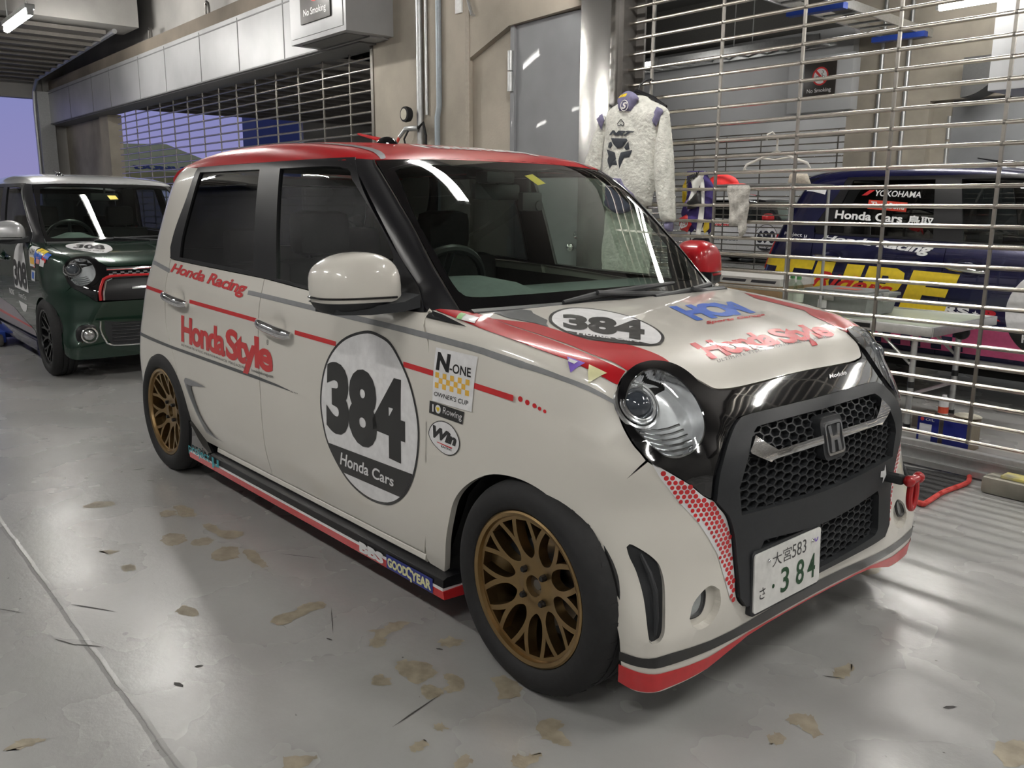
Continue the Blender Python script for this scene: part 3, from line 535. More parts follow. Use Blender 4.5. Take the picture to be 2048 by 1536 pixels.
ja = N_('ShaderNodeMath'); ja.operation = 'MULTIPLY_ADD'; ja.inputs[1].default_value = .03; ja.inputs[2].default_value = 1.54; Lk(noise(2.5), ja.inputs[0])
jb = N_('ShaderNodeMath'); jb.operation = 'ADD'; Lk(sp.outputs['Y'], jb.inputs[0]); Lk(ja.outputs[0], jb.inputs[1])
jc = N_('ShaderNodeMath'); jc.operation = 'ABSOLUTE'; Lk(jb.outputs[0], jc.inputs[0])
base = mixc(rng(jc.outputs[0], .0012, .003, .5, 0), base, (.12, .115, .11))
Lk(base, b.inputs['Base Color']); b.inputs['Specular IOR Level'].default_value = .5
ro = N_('ShaderNodeMath'); ro.operation = 'MULTIPLY_ADD'; ro.inputs[1].default_value = .16; ro.inputs[2].default_value = .19; Lk(noise(2.2, 4, .5), ro.inputs[0]); Lk(ro.outputs[0], b.inputs['Roughness'])
bp = N_('ShaderNodeBump'); bp.inputs['Strength'].default_value = .18; bp.inputs['Distance'].default_value = .004; Lk(noise(38, 4), bp.inputs['Height'])
bp2 = N_('ShaderNodeBump'); bp2.inputs['Strength'].default_value = .25; bp2.inputs['Distance'].default_value = .006; Lk(rng(jc.outputs[0], .0, .012, 1, 0), bp2.inputs['Height']); Lk(bp.outputs[0], bp2.inputs['Normal']); Lk(bp2.outputs[0], b.inputs['Normal'])
floor = S_(G().box(-45, 7.2, -4.9, 19, -.15, 0).obj('floor', fm, None, 0))
PEEL = M('peeled_floor_patch', (.315, .275, .205), .55, 0, 0, (22, .14), (60, .3, .003))
for i, P in enumerate(R['stains']):
    Q_ = smooth_poly(P, True, 5, 80); rnd = random.Random(i); Q_ = [tuple(np.array(p)+np.array([rnd.uniform(-1, 1), rnd.uniform(-1, 1)])*.0065) for p in Q_]
    flat_poly('peeled_patch', Q_, (0, 0, 0), (1, 0, 0), (0, 1, 0), PEEL, floor, off=.0008)
SCUF = M('tyre_scuff', (.06, .058, .055), .6)
rnd = random.Random(11)
for i in range(70):
    x, y = rnd.uniform(-3.2, 1.2), rnd.uniform(-2.4, .9)
    if -2.9 < x < .4 and -.75 < y < .8: continue
    a = rnd.gauss(.75, .5); L = rnd.choice([.012, .02, .03, .05, .09]); t = rnd.uniform(.0012, .004) if L > .04 else rnd.uniform(.003, .008); c, s = math.cos(a), math.sin(a)
    flat_poly('scuff_mark', [(x+c*u-s*v, y+s*u+c*v) for u, v in ((-L, 0), (-L*.3, t), (L*.6, t*.8), (L, 0), (L*.3, -t*.7), (-L*.5, -t))], (0, 0, 0), (1, 0, 0), (0, 1, 0), SCUF, floor, off=.0009)
# --- shell
S_(G().box(-16, 7.2, -4.9, 16.4, 4.2, 4.4).obj('ceiling', CEIL, None, 0))
S_(G().box(-16, 7.2, -5.05, -4.9, 0, 4.2).obj('wall_left', M('left_wall_grey', (.17, .17, .175), .6, 0, 0, (.8, .1)), None, 0))
S_(G().box(7.05, 7.2, -4.9, 16.4, 0, 4.2).obj('wall_behind_viewer', M('back_wall_grey', (.20, .195, .185), .7, 0, 0, (.8, .1)), None, 0))
S_(G().box(-16, 7.2, 16.2, 16.4, 0, 4.2).obj('wall_far_bay', WALLW, None, 0))
S_(G().box(-15.95, -15.75, -4.9, 1.75, 3.0, 4.2).box(-15.95, -15.75, -4.9, -1.3, 0, 3.0).box(-15.95, -15.75, 1.76, 2.90, 0, 4.2).box(-15.95, -15.75, 2.90, 6.66, 2.95, 4.2).box(-15.95, -15.75, 6.66, 16.2, 0, 4.2).obj('wall_end', CONCG, None, 0))  # unseen left section below the head added to cut sky reflections on the green car
# --- the wall between the bays: concrete pier, beam, panelled header
YW = 2.06
S_(G().box(-5.17, -3.83, 1.98, 2.7, 0, 4.2).obj('wall_pier', CONC, None, 0))
g = G().prism([(-3.83,4.2),(-3.83,2.285),(-3.35,2.455),(-2.62,2.475),(-2.62,4.2)], lambda q: (q[0], 1.98, q[1]), lambda q: (q[0], 2.5, q[1]))
S_(g.obj('wall_lintel', CONC, None, 0))
S_(G().box(-3.84, -3.34, 2.03, 2.5, 0, 2.5).obj('wall_beside_door', CONC, None, 0))
S_(G().box(-3.845, -3.80, 1.972, 1.985, 0, 4.2).obj('trim_8', M('pier_joint', (.40, .36, .30), .8), None, 0))
S_(G().box(-15.8, -5.15, 1.86, 2.5, 3.12, 3.29).obj('wall_beam', M('brown_concrete', (.20, .17, .135), .85, 0, 0, (1, .2)), None, 0))
S_(G().box(-15.8, 7.1, 2.12, 2.5, 3.29, 4.2).obj('wall_above_header', CONCG, None, 0))
hp = G().box(-15.8, -4.9, 1.80, 2.12, 2.565, 3.12)
hdr = S_(hp.obj('trim_1', PANEL, None, 0))
sm_ = G()
for x in (-14.2, -12.9, -12.0, -10.7, -9.7, -8.55, -7.5, -6.45): sm_.box(x-.006, x+.006, 1.796, 1.801, 2.58, 3.10)
sm_.box(-15.8, -4.9, 1.795, 1.801, 3.062, 3.074); sm_.box(-15.8, -4.9, 1.79, 1.801, 2.565, 2.578); sm_.obj('panel_joints', PANELD, hdr, 0)
S_(G().box(-15.8, -5.1, 1.82, 2.11, 2.552, 2.566).obj('trim_2', PANELD, None, 0))
S_(G().box(-13.4, -12.95, 2.0, 2.2, 0, 2.56).box(-15.8, -13.4, 2.08, 2.2, 0, 2.56).obj('wall_pier_far', CONC, None, 0))
S_(G().box(-15.8, -15.55, 1.62, 1.86, 0, 3.1).box(-15.74, -15.6, 1.60, 1.64, 0, 3.1).obj('trim_3', STEELP, None, 0))
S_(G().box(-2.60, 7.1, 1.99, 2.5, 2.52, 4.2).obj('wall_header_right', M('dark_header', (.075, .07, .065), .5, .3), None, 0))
# --- door with jamb, hinge, knob
door = S_(G().box(-3.335, -2.60, 2.02, 2.07, 0.01, 2.462, .004).obj('door_1', DOORM, None, 30))
G().box(-3.36, -3.315, 2.0, 2.05, 0, 2.47, .004).box(-2.625, -2.585, 2.005, 2.05, 0, 2.47, .004).obj('door_frame', DOORM, door, 30)
hz_ = G()
for z in (2.02, .75): hz_.tube([(-3.345,1.992,z),(-3.345,1.992,z+.13)], .022, 14).tube([(-3.345,1.992,z+.138),(-3.345,1.992,z+.27)], .022, 14)
hz_.obj('door_hinge', STEELP, door)
G().ball((-2.665,1.955,.965), (.033,.03,.033), 18, 12).tube([(-2.665,2.02,.965),(-2.665,1.96,.965)], .014, 12).lathe([(0,-.012),(.028,-.01),(.03,0)], (-2.668,2.018,1.045), 'y', 20).obj('door_knob', CHROME, door)
S_(G().box(-2.585, -2.325, 1.93, 2.2, 0, 2.50, .003).obj('trim_4', STAIN, None, 30))
S_(G().box(-2.62, -2.28, 1.90, 2.2, 2.495, 2.62, .003).obj('trim_5', M('dark_header', (.075, .07, .065), .5, .3), None, 30))
# --- overhead door parked under the ceiling, concrete cross beam
S_(G().box(-11.4, -10.75, -4.9, 1.86, 3.47, 4.2).obj('wall_cross_beam', CONCG, None, 0))
od = empty('overhead_door', (-13.2, -1.45, 3.3)); tag(od, 'brown slatted overhead door parked under the ceiling above the dark green car', 'garage door')
for k in range(11): G().box(-2.2+k*.40, -1.84+k*.40, -3.0, 2.98, -.03+.012*k, .02+.012*k).box(-2.2+k*.40, -2.16+k*.40, -3.0, 3.0, -.075+.012*k, .0+.012*k).obj('slat', SLATM, od, 0)
for y in (-3.02, 3.02): G().tube([(-2.35, y, -3.2),(-2.35, y, -.5),(-2.28, y, -.2),(-2.0, y, -.04),(2.4, y, .10)], .032, 8).obj('track', STEELP, od)
od2 = empty('overhead_door', (-13.2, 5.85, 3.0)); tag(od2, 'dark slatted overhead door hung above the far end of the next bay, seen through the left shutter', 'garage door')
for k in range(14): G().box(-2.4+k*.40, -2.04+k*.40, -3.2, 3.2, -.03+.02*k, .02+.02*k).box(-2.4+k*.40, -2.36+k*.40, -3.2, 3.2, -.09+.02*k, .0+.02*k).obj('slat', SLATM, od2, 0)
for y in (-3.25, 3.25): G().tube([(-2.5, y, -2.9),(-2.5, y, -.5),(-2.38, y, -.15),(-2.0, y, 0),(3.0, y, .25)], .035, 8).obj('track', STEELP, od2)
for k, y in enumerate((-2.2, 0, 2.2)): G().box(-2.4, 3.2, y-.03, y+.03, .25, .33).tube([(-1.5,y,.3),(-.2,y+.9,.95)], .025, 6).obj('roof_truss', SLATM, od2, 0)
# --- lamps
TUBE = M('fluorescent_tube', (1.0, .97, .92), .5, 0, 0, emit=LAMP)
lamp_lab = {(.25,-9.78):'fluorescent lamp glowing at the upper left corner above the dark green car', (7.1,-2.2):'fluorescent tube lamp glowing at the top right behind the shutter', (7.1,-6.62):'small bright lamp seen end on behind the shutter above the hanging suit'}
def lamp(x, y, z=3.2, L=1.24):
    o = empty('fluorescent_lamp', (x, y, z))
    tag(o, lamp_lab.get((y, x), 'fluorescent tube lamp hung from the garage ceiling, out of view overhead'), 'lamp', None if (y, x) in lamp_lab else 'ceiling lamps out of view')
    G().box(-L/2, L/2, -.05, .05, .035, .085, .008).box(-L/2, -L/2+.03, -.03, .03, -.03, .04).box(L/2-.03, L/2, -.03, .03, -.03, .04).obj('lamp_body', STEELP, o)
    for sx in (-.4, .4): G().tube([(sx*L, 0, .08),(sx*L, 0, 4.2-z)], .008, 6).obj('suspension_rod', STEELP, o)
    for dy in (0,): G().tube([(-L/2+.03, dy, -.006),(L/2-.03, dy, -.006)], .034, 12).obj('tube', TUBE, o)
for x in (-9.78, -6.2): lamp(x, .25)
for x in (-1.7, 1.9, 5.4): lamp(x, .92)
for x in (-9.78, -6.2, -1.7, 1.9, 5.4): lamp(x, -3.2)
for x in (-2.2, 1.9, 5.4): lamp(x, 7.1)
for x in (-1.5, 1.9, 5.4): lamp(x, 3.85)
for x in (-11.5, -7.5, -3.5): lamp(x, 12.4)  # unseen row added in the far bay to light the white car
lamp(-6.62, 7.1, 3.07, .26)
# ================================================================ shutters
def shutter(name, label, x0, x1, y, z0, z1, sp, vx, r=.0100, rail=True, group=None, lk=.0075):
    o = empty(name, (0, y, 0)); tag(o, label, 'shutter', group)
    z = z0
    while z < z1: G().tube([(x0, 0, z),(x1, 0, z)], r, 10).obj('rod', ROD, o); z += sp
    for x in vx:
        g = G(); zz = z0
        while zz < z1-sp*.5: g.box(x-lk, x+lk, -.006, .006, zz-.008, zz+sp+.008); g.ball((x, 0, zz), (.012, r*1.25, r*1.25), 8, 6); zz += sp
        g.obj('link_strip', LINK, o, 30)
    if rail:
        G().box(x0, x1, -.022, .022, .035, .125, .004).box(x0, x1, -.03, .03, .088, .10).box(x0, x1, -.035, .035, .012, .04).obj('bottom_rail', STEELP, o, 30)
    return o
SH0, SP = .150, .0898
shutter('grille_shutter', 'stainless pipe grille shutter along the right side, behind the race car', -2.325, 6.9, YW, 1.333-.0898*13, 2.53, .0898, [-2.10+.5077*k for k in range(18)])
G().box(-2.325, -2.285, 2.0, 2.12, 0, 2.53).box(-2.33, -2.22, 2.115, 2.13, 0, 2.53).obj('trim_6', M('dark_header', (.075, .07, .065), .5, .3), None, 0)['kind'] = 'structure'
shutter('grille_shutter', 'long pipe grille shutter at left, ending at the concrete pier', -12.62, -5.17, YW, .150, 2.56, .0898, [-5.185]+[-5.695-.507*k for k in range(14)])
G().box(-5.19, -5.15, 1.97, 2.14, 0, 2.56).obj('trim_7', LINK, None, 0)['kind'] = 'structure'
YF = 8.95
shutter('grille_shutter', 'far pipe grille shutter across the next bay, seen behind the white towel', -14.0, -4.70, YF, .15, 2.30, .088, [-4.86-.60*k for k in range(16)], .009)
# --- far wall of the next bay
S_(G().box(-15.8, -4.60, YF-.25, YF+.1, 2.42, 3.5).obj('trim_9', WALLW, None, 0))
S_(G().box(-15.8, -4.68, YF-.05, YF+.15, 3.5, 4.2).obj('wall_next_bay_top', M('dark_upper_wall', (.10, .098, .092), .8), None, 0))
S_(G().box(-4.70, -3.62, YF-.12, YF+.4, 0, 4.2).obj('wall_next_bay_pier', CONC, None, 0))
S_(G().box(-3.62, -3.40, YF+.0, YF+.4, 0, 2.50).box(-3.62, -2.5, YF-.12, YF+.4, 2.50, 4.2).obj('wall_next_bay_lintel', CONC, None, 0))
d2 = S_(G().box(-3.40, -2.70, YF+.02, YF+.08, 0, 2.50).box(-2.70, 7, YF, YF+.15, 0, 2.5).obj('door_2', DOORM, None, 0))
S_(G().box(-2.5, 7, YF-.05, YF+.15, 2.50, 4.2).obj('wall_next_bay_right', WALLW, None, 0))
G().tube([(-3.42,YF-.0,2.05),(-3.42,YF-.0,2.32)], .024, 10).tube([(-3.42,YF-.0,1.75),(-3.42,YF-.0,2.02)], .022, 10).obj('door_hinge', STEELP, d2)
# --- cable ladders hung in the next bay
def ladder(label, P0, P1, wd, up=(0, 0, 1), rung=.30, blues=()):
    o = empty('cable_ladder', tuple((np.array(P0)+P1)/2)); tag(o, label, 'cable tray'); c = np.array(o.location); a = np.array(P0)-c; b_ = np.array(P1)-c; L = np.linalg.norm(b_-a); t = (b_-a)/L; n = np.cross(t, up)
    for s in (-1, 1):
        p, q = a+n*s*wd/2, b_+n*s*wd/2; g = G(); h = .045
        for hh in ((-h, h),): g.add([p+[0,0,-h]-n*.012, q+[0,0,-h]-n*.012, q+[0,0,h]-n*.012, p+[0,0,h]-n*.012, p+[0,0,-h]+n*.012, q+[0,0,-h]+n*.012, q+[0,0,h]+n*.012, p+[0,0,h]+n*.012], [(0,1,2,3),(7,6,5,4),(0,4,5,1),(3,2,6,7)])
        g.obj('side_rail', ALU, o, 0)
    k = .1
    while k < L: u = a+t*k; G().tube([u-n*wd/2-[0,0,.03], u+n*wd/2-[0,0,.03]], .014, 6).obj('rung', ALU, o); k += rung
    for k in blues: u = a+t*k; G().add([u-n*(wd/2+.1)-[0,0,.10]-t*.05, u+n*(wd/2+.1)-[0,0,.10]-t*.05, u+n*(wd/2+.1)-[0,0,.04]-t*.05, u-n*(wd/2+.1)-[0,0,.04]-t*.05, u-n*(wd/2+.1)-[0,0,.10]+t*.05, u+n*(wd/2+.1)-[0,0,.10]+t*.05, u+n*(wd/2+.1)-[0,0,.04]+t*.05, u-n*(wd/2+.1)-[0,0,.04]+t*.05], [(0,1,2,3),(7,6,5,4),(0,4,5,1),(3,2,6,7),(0,3,7,4),(1,5,6,2)]).obj('blue_bracket', BLUEST, o, 0)
    for k in (.25, .75):
        u = a+t*L*k; G().tube([u+n*wd/2, u+n*wd/2+[0,0,4.2-c[2]]], .008, 6).tube([u-n*wd/2, u-n*wd/2+[0,0,4.2-c[2]]], .008, 6).obj('hanger_rod', STEELP, o)
    return o
ladder('aluminium cable ladder with blue brackets crossing the ceiling of the next bay', (-3.6,5.0,3.28), (-4.05,11.0,3.28), .42, blues=(1.35, 3.4, 5.0))
ladder('darker cable ladder running along the wall of the next bay above the suit', (-9.6,8.1,3.25), (-4.6,8.1,3.25), .40)
wb = tag(G().box(-1.13, .2, 4.4, 4.9, 2.02, 2.75, .01).obj('switch_box', WALLW), 'white panel box hung behind the shutter at the right edge of the photo', 'box')
fp = G().box(-1.05, .12, 4.385, 4.401, 2.10, 2.67, .004).obj('box_cover', WALLW, wb)
G().tube([(-.9,4.65,2.74),(-.9,4.65,4.2)], .02, 8).tube([(0,4.65,2.74),(0,4.65,4.2)], .02, 8).obj('hanger_rod', STEELP, wb)
dk = G().prism([(-3.10,2.90)]+[(-3.10+.43*math.sin(a), 2.90-.43*math.cos(a)) for a in np.linspace(0, PI/2, 14)], lambda q: (q[0], 8.45, q[1]), lambda q: (q[0], 8.8, q[1]))
tag(dk.obj('duct_elbow', M('dark_duct', (.08, .08, .08), .6)), 'dark quarter round duct beside the concrete pier of the next bay', 'duct')
pb = tag(G().box(-5.42, -4.50, 8.55, 8.72, 2.46, 3.15, .006).obj('panel_box', WALLW), 'grey panel box on the far header behind the no smoking sign', 'box')
# --- pipes on the pier
def pipe(label, P, r, m, cat='pipe'):
    o = tag(G().tube(P, r, 12).obj('conduit_pipe', m), label, cat); return o
pipe('galvanised air pipe on the concrete pier, left of the blue grey pipe', [(-4.42,1.955,4.2),(-4.42,1.955,.9)], .027, STEELP)
pipe('blue grey conduit with a slight bend on the concrete pier', [(-4.16,1.955,4.2),(-4.16,1.955,1.98),(-4.18,1.95,1.90),(-4.18,1.95,0)], .022, PIPEB)
pipe('thin galvanised pipe close behind the air pipe on the concrete pier', [(-4.34,1.965,4.2),(-4.34,1.965,1.93)], .013, STEELP)
for k, (x, lb) in enumerate(((-4.26, 'left galvanised pipe on the pier of the next bay'), (-3.92, 'right galvanised pipe on the pier of the next bay'))): pipe(lb, [(x,8.80,4.2),(x,8.80,0)], .025, STEELP)
# --- lifting hooks on the beam
for k, x in enumerate((-10.55, -8.6, -6.95)):
    tag(G().tube([(x-.05,1.93,3.29),(x-.05,1.93,3.38),(x-.035,1.93,3.43),(x,1.93,3.45),(x+.035,1.93,3.43),(x+.05,1.93,3.38),(x+.05,1.93,3.29)], .016, 8).obj('lifting_hook', STEELD), ['leftmost steel loop standing on the brown beam', 'middle steel loop standing on the brown beam', 'rightmost steel loop on the brown beam, nearest the sign box'][k], 'hook')
# --- no smoking signs
SIGNB = M('dark_brown_sign', (.035, .03, .026), .4); SIGNW = M('sign_white', (.75, .75, .74), .5); SIGNR = M('sign_red', (.62, .03, .03), .5)
def nosmoke(label, x, y, z, w, h):
    s = tag(G().box(x, x+w, y-.012, y, z, z+h, .002).obj('no_smoking_sign', SIGNB), label, 'sign')
    o, ux, uy = (x, y-.012, z), (1, 0, 0), (0, 0, 1); c = (w*.52, h*.58); R0 = h*.27
    flat_poly('symbol_disc', circ(*c, R0*.86), o, ux, uy, SIGNW, s, off=.001)
    g = G(); a, b_ = circ(*c, R0), circ(*c, R0*.82); n = len(a); V = [(x+p[0], y-.0145, z+p[1]) for p in a+b_]; g.add(V, [(k, (k+1) % n, n+(k+1) % n, n+k) for k in range(n)]); g.obj('symbol_ring', SIGNR, s, 0)
    flat_poly('symbol_cigarette', [(c[0]-R0*.55,c[1]-R0*.18),(c[0]+R0*.55,c[1]-R0*.18),(c[0]+R0*.55,c[1]-.0),(c[0]-R0*.55,c[1]-.0)], o, ux, uy, SIGNB, s, off=.0016)
    k = R0*.09; flat_poly('symbol_bar', [(c[0]-R0*.66-k,c[1]+R0*.66-k),(c[0]-R0*.66+k,c[1]+R0*.66+k),(c[0]+R0*.66+k,c[1]-R0*.66+k),(c[0]+R0*.66-k,c[1]-R0*.66-k)], o, ux, uy, SIGNR, s, off=.0022)
    g = G(); g.tube([(x+c[0]+R0*.3,y-.0145,z+c[1]+R0*.05),(x+c[0]+R0*.15,y-.0145,z+c[1]+R0*.25),(x+c[0]+R0*.4,y-.0145,z+c[1]+R0*.35),(x+c[0]+R0*.25,y-.0145,z+c[1]+R0*.6)], R0*.035, 6); g.obj('symbol_smoke', SIGNB, s)
    flat_text('lettering', 'No Smoking', (x+w*.12, y-.012, z+h*.08), ux, uy, w*.76, h*.15, SIGNW, s, bold=.01); return s
nosmoke('dark no smoking sign on the far header, seen through the right shutter', -5.175, 8.545, 2.65, .455, .425)
bx = empty('sign_box', (-5.25, 1.8, 2.6)); tag(bx, 'grey steel box hung over the left shutter beside the concrete pier', 'box')
G().box(-.54, .42, -.255, .35, -.02, .9, .004).obj('box_body', PANEL, bx, 30); G().box(-.50, .38, -.262, -.254, .02, .86, .003).obj('cover_plate', PANEL, bx, 30); G().box(-.44, .32, -.20, .30, -.026, -.019).obj('bottom_hatch', PANELD, bx, 0)
nosmoke('dark no smoking sign on the grey box at the top edge, left of the pier', -5.555, 1.535, 2.715, .51, .48)
# --- small fittings on the pier
tag(G().box(-3.96, -3.88, 1.965, 1.98, 2.62, 2.73, .003).obj('switch_plate', SIGNW), 'small white plate high on the concrete pier', 'switch plate')
tag(G().tube([(-3.80,1.955,2.72),(-3.74,1.955,2.58)], .012, 8).tube([(-3.80,1.955,2.72),(-3.80,1.98,2.72)], .008, 6).tube([(-3.74,1.955,2.58),(-3.74,1.98,2.58)], .008, 6).obj('wall_bracket', ALU), 'small slanted metal handle high on the concrete wall right of the white plate', 'bracket')
# ================================================================ the car (built four times, in its own frame)
ARCH_F = [(-.415,.176),(-.375,.26),(-.335,.35),(-.30,.432),(-.243,.492),(-.165,.538),(-.091,.558),(-.004,.561),(.072,.544),(.14,.502)]
ARCH_R = [(-2.222,.213),(-2.25,.28),(-2.29,.36),(-2.346,.427),(-2.426,.49),(-2.513,.531),(-2.6,.536),(-2.69,.505),(-2.77,.43),(-2.82,.34),(-2.845,.22)]
DOOR_F = [(-.489,.95),(-.475,.917),(-.428,.86),(-.417,.804),(-.414,.751),(-.418,.662),(-.426,.508),(-.445,.329),(-.488,.213)]
RING_L = [(.256,-.617,.671),(.238,-.625,.691),(.217,-.63,.719),(.199,-.63,.746),(.186,-.628,.773),(.178,-.621,.801),(.173,-.606,.827),(.168,-.576,.846)]
RING_T = [(.16,-.533,.856),(.16,-.486,.859),(.171,-.457,.857),(.187,-.434,.851),(.207,-.422,.842),(.237,-.409,.824),(.263,-.383,.803),(.273,-.367,.795)]
SHUT = [(.146,-.578,.856),(.119,-.583,.866),(.066,-.601,.878),(-.019,-.6,.894),(-.124,-.602,.907),(-.229,-.605,.919),(-.309,-.6,.928),(-.391,-.586,.937)]
LIP_T = [(.279,-.34,.79),(.285,-.278,.788),(.288,-.17,.791),(.288,-.05,.796),(.288,0,.797)]
SEAM = [(.149,-.731,.501),(.197,-.706,.553),(.241,-.671,.605),(.268,-.612,.656)]
FRAME_T = [(.358,-.469,.551),(.357,-.462,.611),(.352,-.435,.66),(.338,-.391,.701),(.328,-.35,.722),(.327,-.326,.727),(.33,-.25,.729),(.336,-.04,.729),(.336,0,.729)]
FRAME_B = [(.364,-.454,.532),(.37,-.429,.502),(.373,-.406,.439),(.379,-.395,.357),(.386,-.39,.29),(.386,-.362,.258),(.389,-.28,.253),(.39,-.1,.252),(.39,0,.252)]
FAS_S = [(.27,-.61,.655),(.287,-.596,.641),(.302,-.578,.63),(.333,-.532,.597),(.349,-.497,.565)]
GR_R = [(-2.215,1.366),(-1.641,1.363),(-1.586,.985),(-2.328,1.004),(-2.315,1.09),(-2.262,1.227)]
GF_R = [(-1.475,1.362),(-1.07,1.357),(-.975,1.312),(-.887,1.252),(-.768,1.155),(-.705,1.085),(-.70,.958),(-1.123,.963),(-1.394,.973)]
WS_IN = [(-.10,1.362),(-.243,1.372),(-.42,1.362),(-.50,1.345),(-.547,1.205),(-.562,1.088),(-.568,1.02),(-.565,.988),(-.535,.971),(-.386,.971),(-.15,.974)]
BLACK_S = [(-2.262,1.388),(-2.315,1.262),(-2.401,1.134),(-2.447,1.043),(-2.434,1.006),(-2.36,.991),(-1.524,.969),(-1.117,.95),(-.883,.94),(-.53,.935),(-.51,.941),(-.699,1.101),(-.96,1.327),(-1.045,1.388)]
def rim_mesh():
    ro, rh = .187, .055; holes = []
    for i in range(10):
        t = 2*PI*i/10+.16; pol = lambda r, a: (r*math.cos(a), r*math.sin(a)); d = PI/10
        # wide opening between two spokes
        L = []
        for r in (.078, .092, .11, .135, .16, .179): 
            arm = 0 if r < .115 else (r-.115)/.068*math.radians(9.5); L.append((r, d-arm-.0085/r))
        L[0] = (.078, L[0][1]*.55)
        holes.append([pol(r, t+d-a) for r, a in L]+[pol(r, t+d+a) for r, a in reversed(L)]+[pol(.0735, t+d)])
        L = [(r, max(.004, (r-.115)/.068*math.radians(9.5)-.0062/r)) for r in (.14, .16, .179)]
        holes.append([pol(.131, t)]+[pol(r, t-a) for r, a in L]+[pol(r, t+a) for r, a in reversed(L)])
    for k in range(4): holes.append(circ(.05*math.cos(PI/2*k+.75), .05*math.sin(PI/2*k+.75), .0095, 10))
    holes.append(circ(0, 0, .0285, 20))
    W, F = cdt(circ(0, 0, ro, 72), [smooth_poly(h, True, 2, 50) if len(h) < 15 else h for h in holes], .012)
    r = np.linalg.norm(W, axis=1); y = -.738+.024*np.clip((ro-r)/.12, 0, 1)**1.3-.006*np.exp(-((r-.036)/.010)**2)
    f = np.stack([W[:, 0], y, W[:, 1]], 1); t = f[F]
    if np.cross(t[0, 1]-t[0, 0], t[0, 2]-t[0, 0])[1] > 0: F = F[:, ::-1]
    n = len(f); g = G(); g.add(f, [tuple(q) for q in F]); cnt = {}
    for q in F:
        for i in range(3): cnt[(q[i], q[(i+1) % 3])] = 1
    bd = [e for e in cnt if (e[1], e[0]) not in cnt]
    for i, j in bd:
        dep = .03 if r[i] > .032 else .05
        g.add([f[i], f[j], f[j]+[0, dep, 0], f[i]+[0, dep, 0]], [(1, 0, 3, 2)])
    g.lathe([(.186,-.735),(.190,-.748),(.199,-.752),(.204,-.749),(.205,-.742),(.200,-.738),(.193,-.70),(.188,-.60),(.183,-.60),(.183,-.72),(.187,-.736)], axis='y', n=72)
    me = bpy.data.meshes.new('rim'); me.from_pydata(g.V, [], g.F); bm = bmesh.new(); bm.from_mesh(me); bmesh.ops.remove_doubles(bm, verts=bm.verts, dist=1e-5)
    bmesh.ops.recalc_face_normals(bm, faces=bm.faces); bm.to_mesh(me); bm.free(); me.polygons.foreach_set('use_smooth', [True]*len(me.polygons)); me.set_sharp_from_angle(angle=math.radians(38)); return me
def flip(me, name):
    m2 = me.copy(); m2.name = name
    for v in m2.vertices: v.co.y = -v.co.y
    m2.flip_normals(); m2.update(); return m2
def gmesh(g, name, sm=35):
    me = mesh_of(name, g.V, g.F); bm = bmesh.new(); bm.from_mesh(me); bmesh.ops.remove_doubles(bm, verts=bm.verts, dist=1e-5); bmesh.ops.recalc_face_normals(bm, faces=bm.faces); bm.to_mesh(me); bm.free()
    me.polygons.foreach_set('use_smooth', [True]*len(me.polygons)); me.set_sharp_from_angle(angle=math.radians(sm)); return me
def wheel_set():
    if 'rim' in CACHE: return
    rim = rim_mesh()
    t = G().lathe([(.204,-.742),(.207,-.750),(.216,-.757),(.232,-.762),(.250,-.760),(.264,-.751),(.273,-.741),(.2785,-.730),(.2805,-.716),(.281,-.706),(.2755,-.705),(.2755,-.699),(.281,-.698),(.2815,-.672),(.276,-.671),(.276,-.664),(.2815,-.663),(.281,-.634),(.2755,-.633),(.2755,-.627),(.281,-.626),(.279,-.612),(.268,-.598),(.24,-.590),(.20,-.594)], axis='y', n=72)
    for k in range(36):                                     # shoulder blocks of the tread
        a = 2*PI*k/36; c, s = math.cos(a), math.sin(a); P = [(r, y) for r, y in ((.2798,-.728),(.2822,-.709),(.2822,-.706),(.279,-.706))]; e = .016
        V = []
        for da in (-e, e):
            ca, sa = math.cos(a+da), math.sin(a+da); V += [(r*ca, y, r*sa) for r, y in P]
        t.add(V, [(0,1,5,4),(1,2,6,5),(2,3,7,6),(0,3,2,1),(4,5,6,7)])
    disc = G().lathe([(.03,-.665),(.118,-.665),(.118,-.645),(.03,-.645)], axis='y', n=40); disc.lathe([(.0,-.70),(.03,-.70),(.045,-.69),(.05,-.665)], axis='y', n=24)
    cal = G()
    for k in range(7):
        a = 2.2+k*.13
        if k < 6: cal.add([(r*math.cos(q), y, r*math.sin(q)) for y in (-.69, -.63) for r in (.085, .14) for q in (a, a+.13)], [(0,1,3,2),(4,6,7,5),(0,2,6,4),(1,5,7,3),(2,3,7,6),(0,4,5,1)])
    nuts = []
    for k in range(4):
        a = PI/2*k+.75; nuts.append(G().lathe([(0,-.728),(.007,-.728),(.0085,-.725),(.0085,-.69)], c=(.05*math.cos(a), 0, .05*math.sin(a)), axis='y', n=6))
    cap = G().lathe([(0,-.704),(.014,-.704),(.016,-.70),(.027,-.69)], axis='y', n=20)
    CACHE['rim'] = (rim, flip(rim, 'rim_l'))
    for n, g in (('tire', t), ('brake_disc', disc), ('brake_caliper', cal), ('hub_nut', cap)): m = gmesh(g, n); CACHE[n] = (m, flip(m, n+'_l'))
    CACHE['lug'] = [(gmesh(g, 'lug'), None) for g in nuts]
    CACHE['lug'] = [(m, flip(m, 'lug_l')) for m, _ in CACHE['lug']]
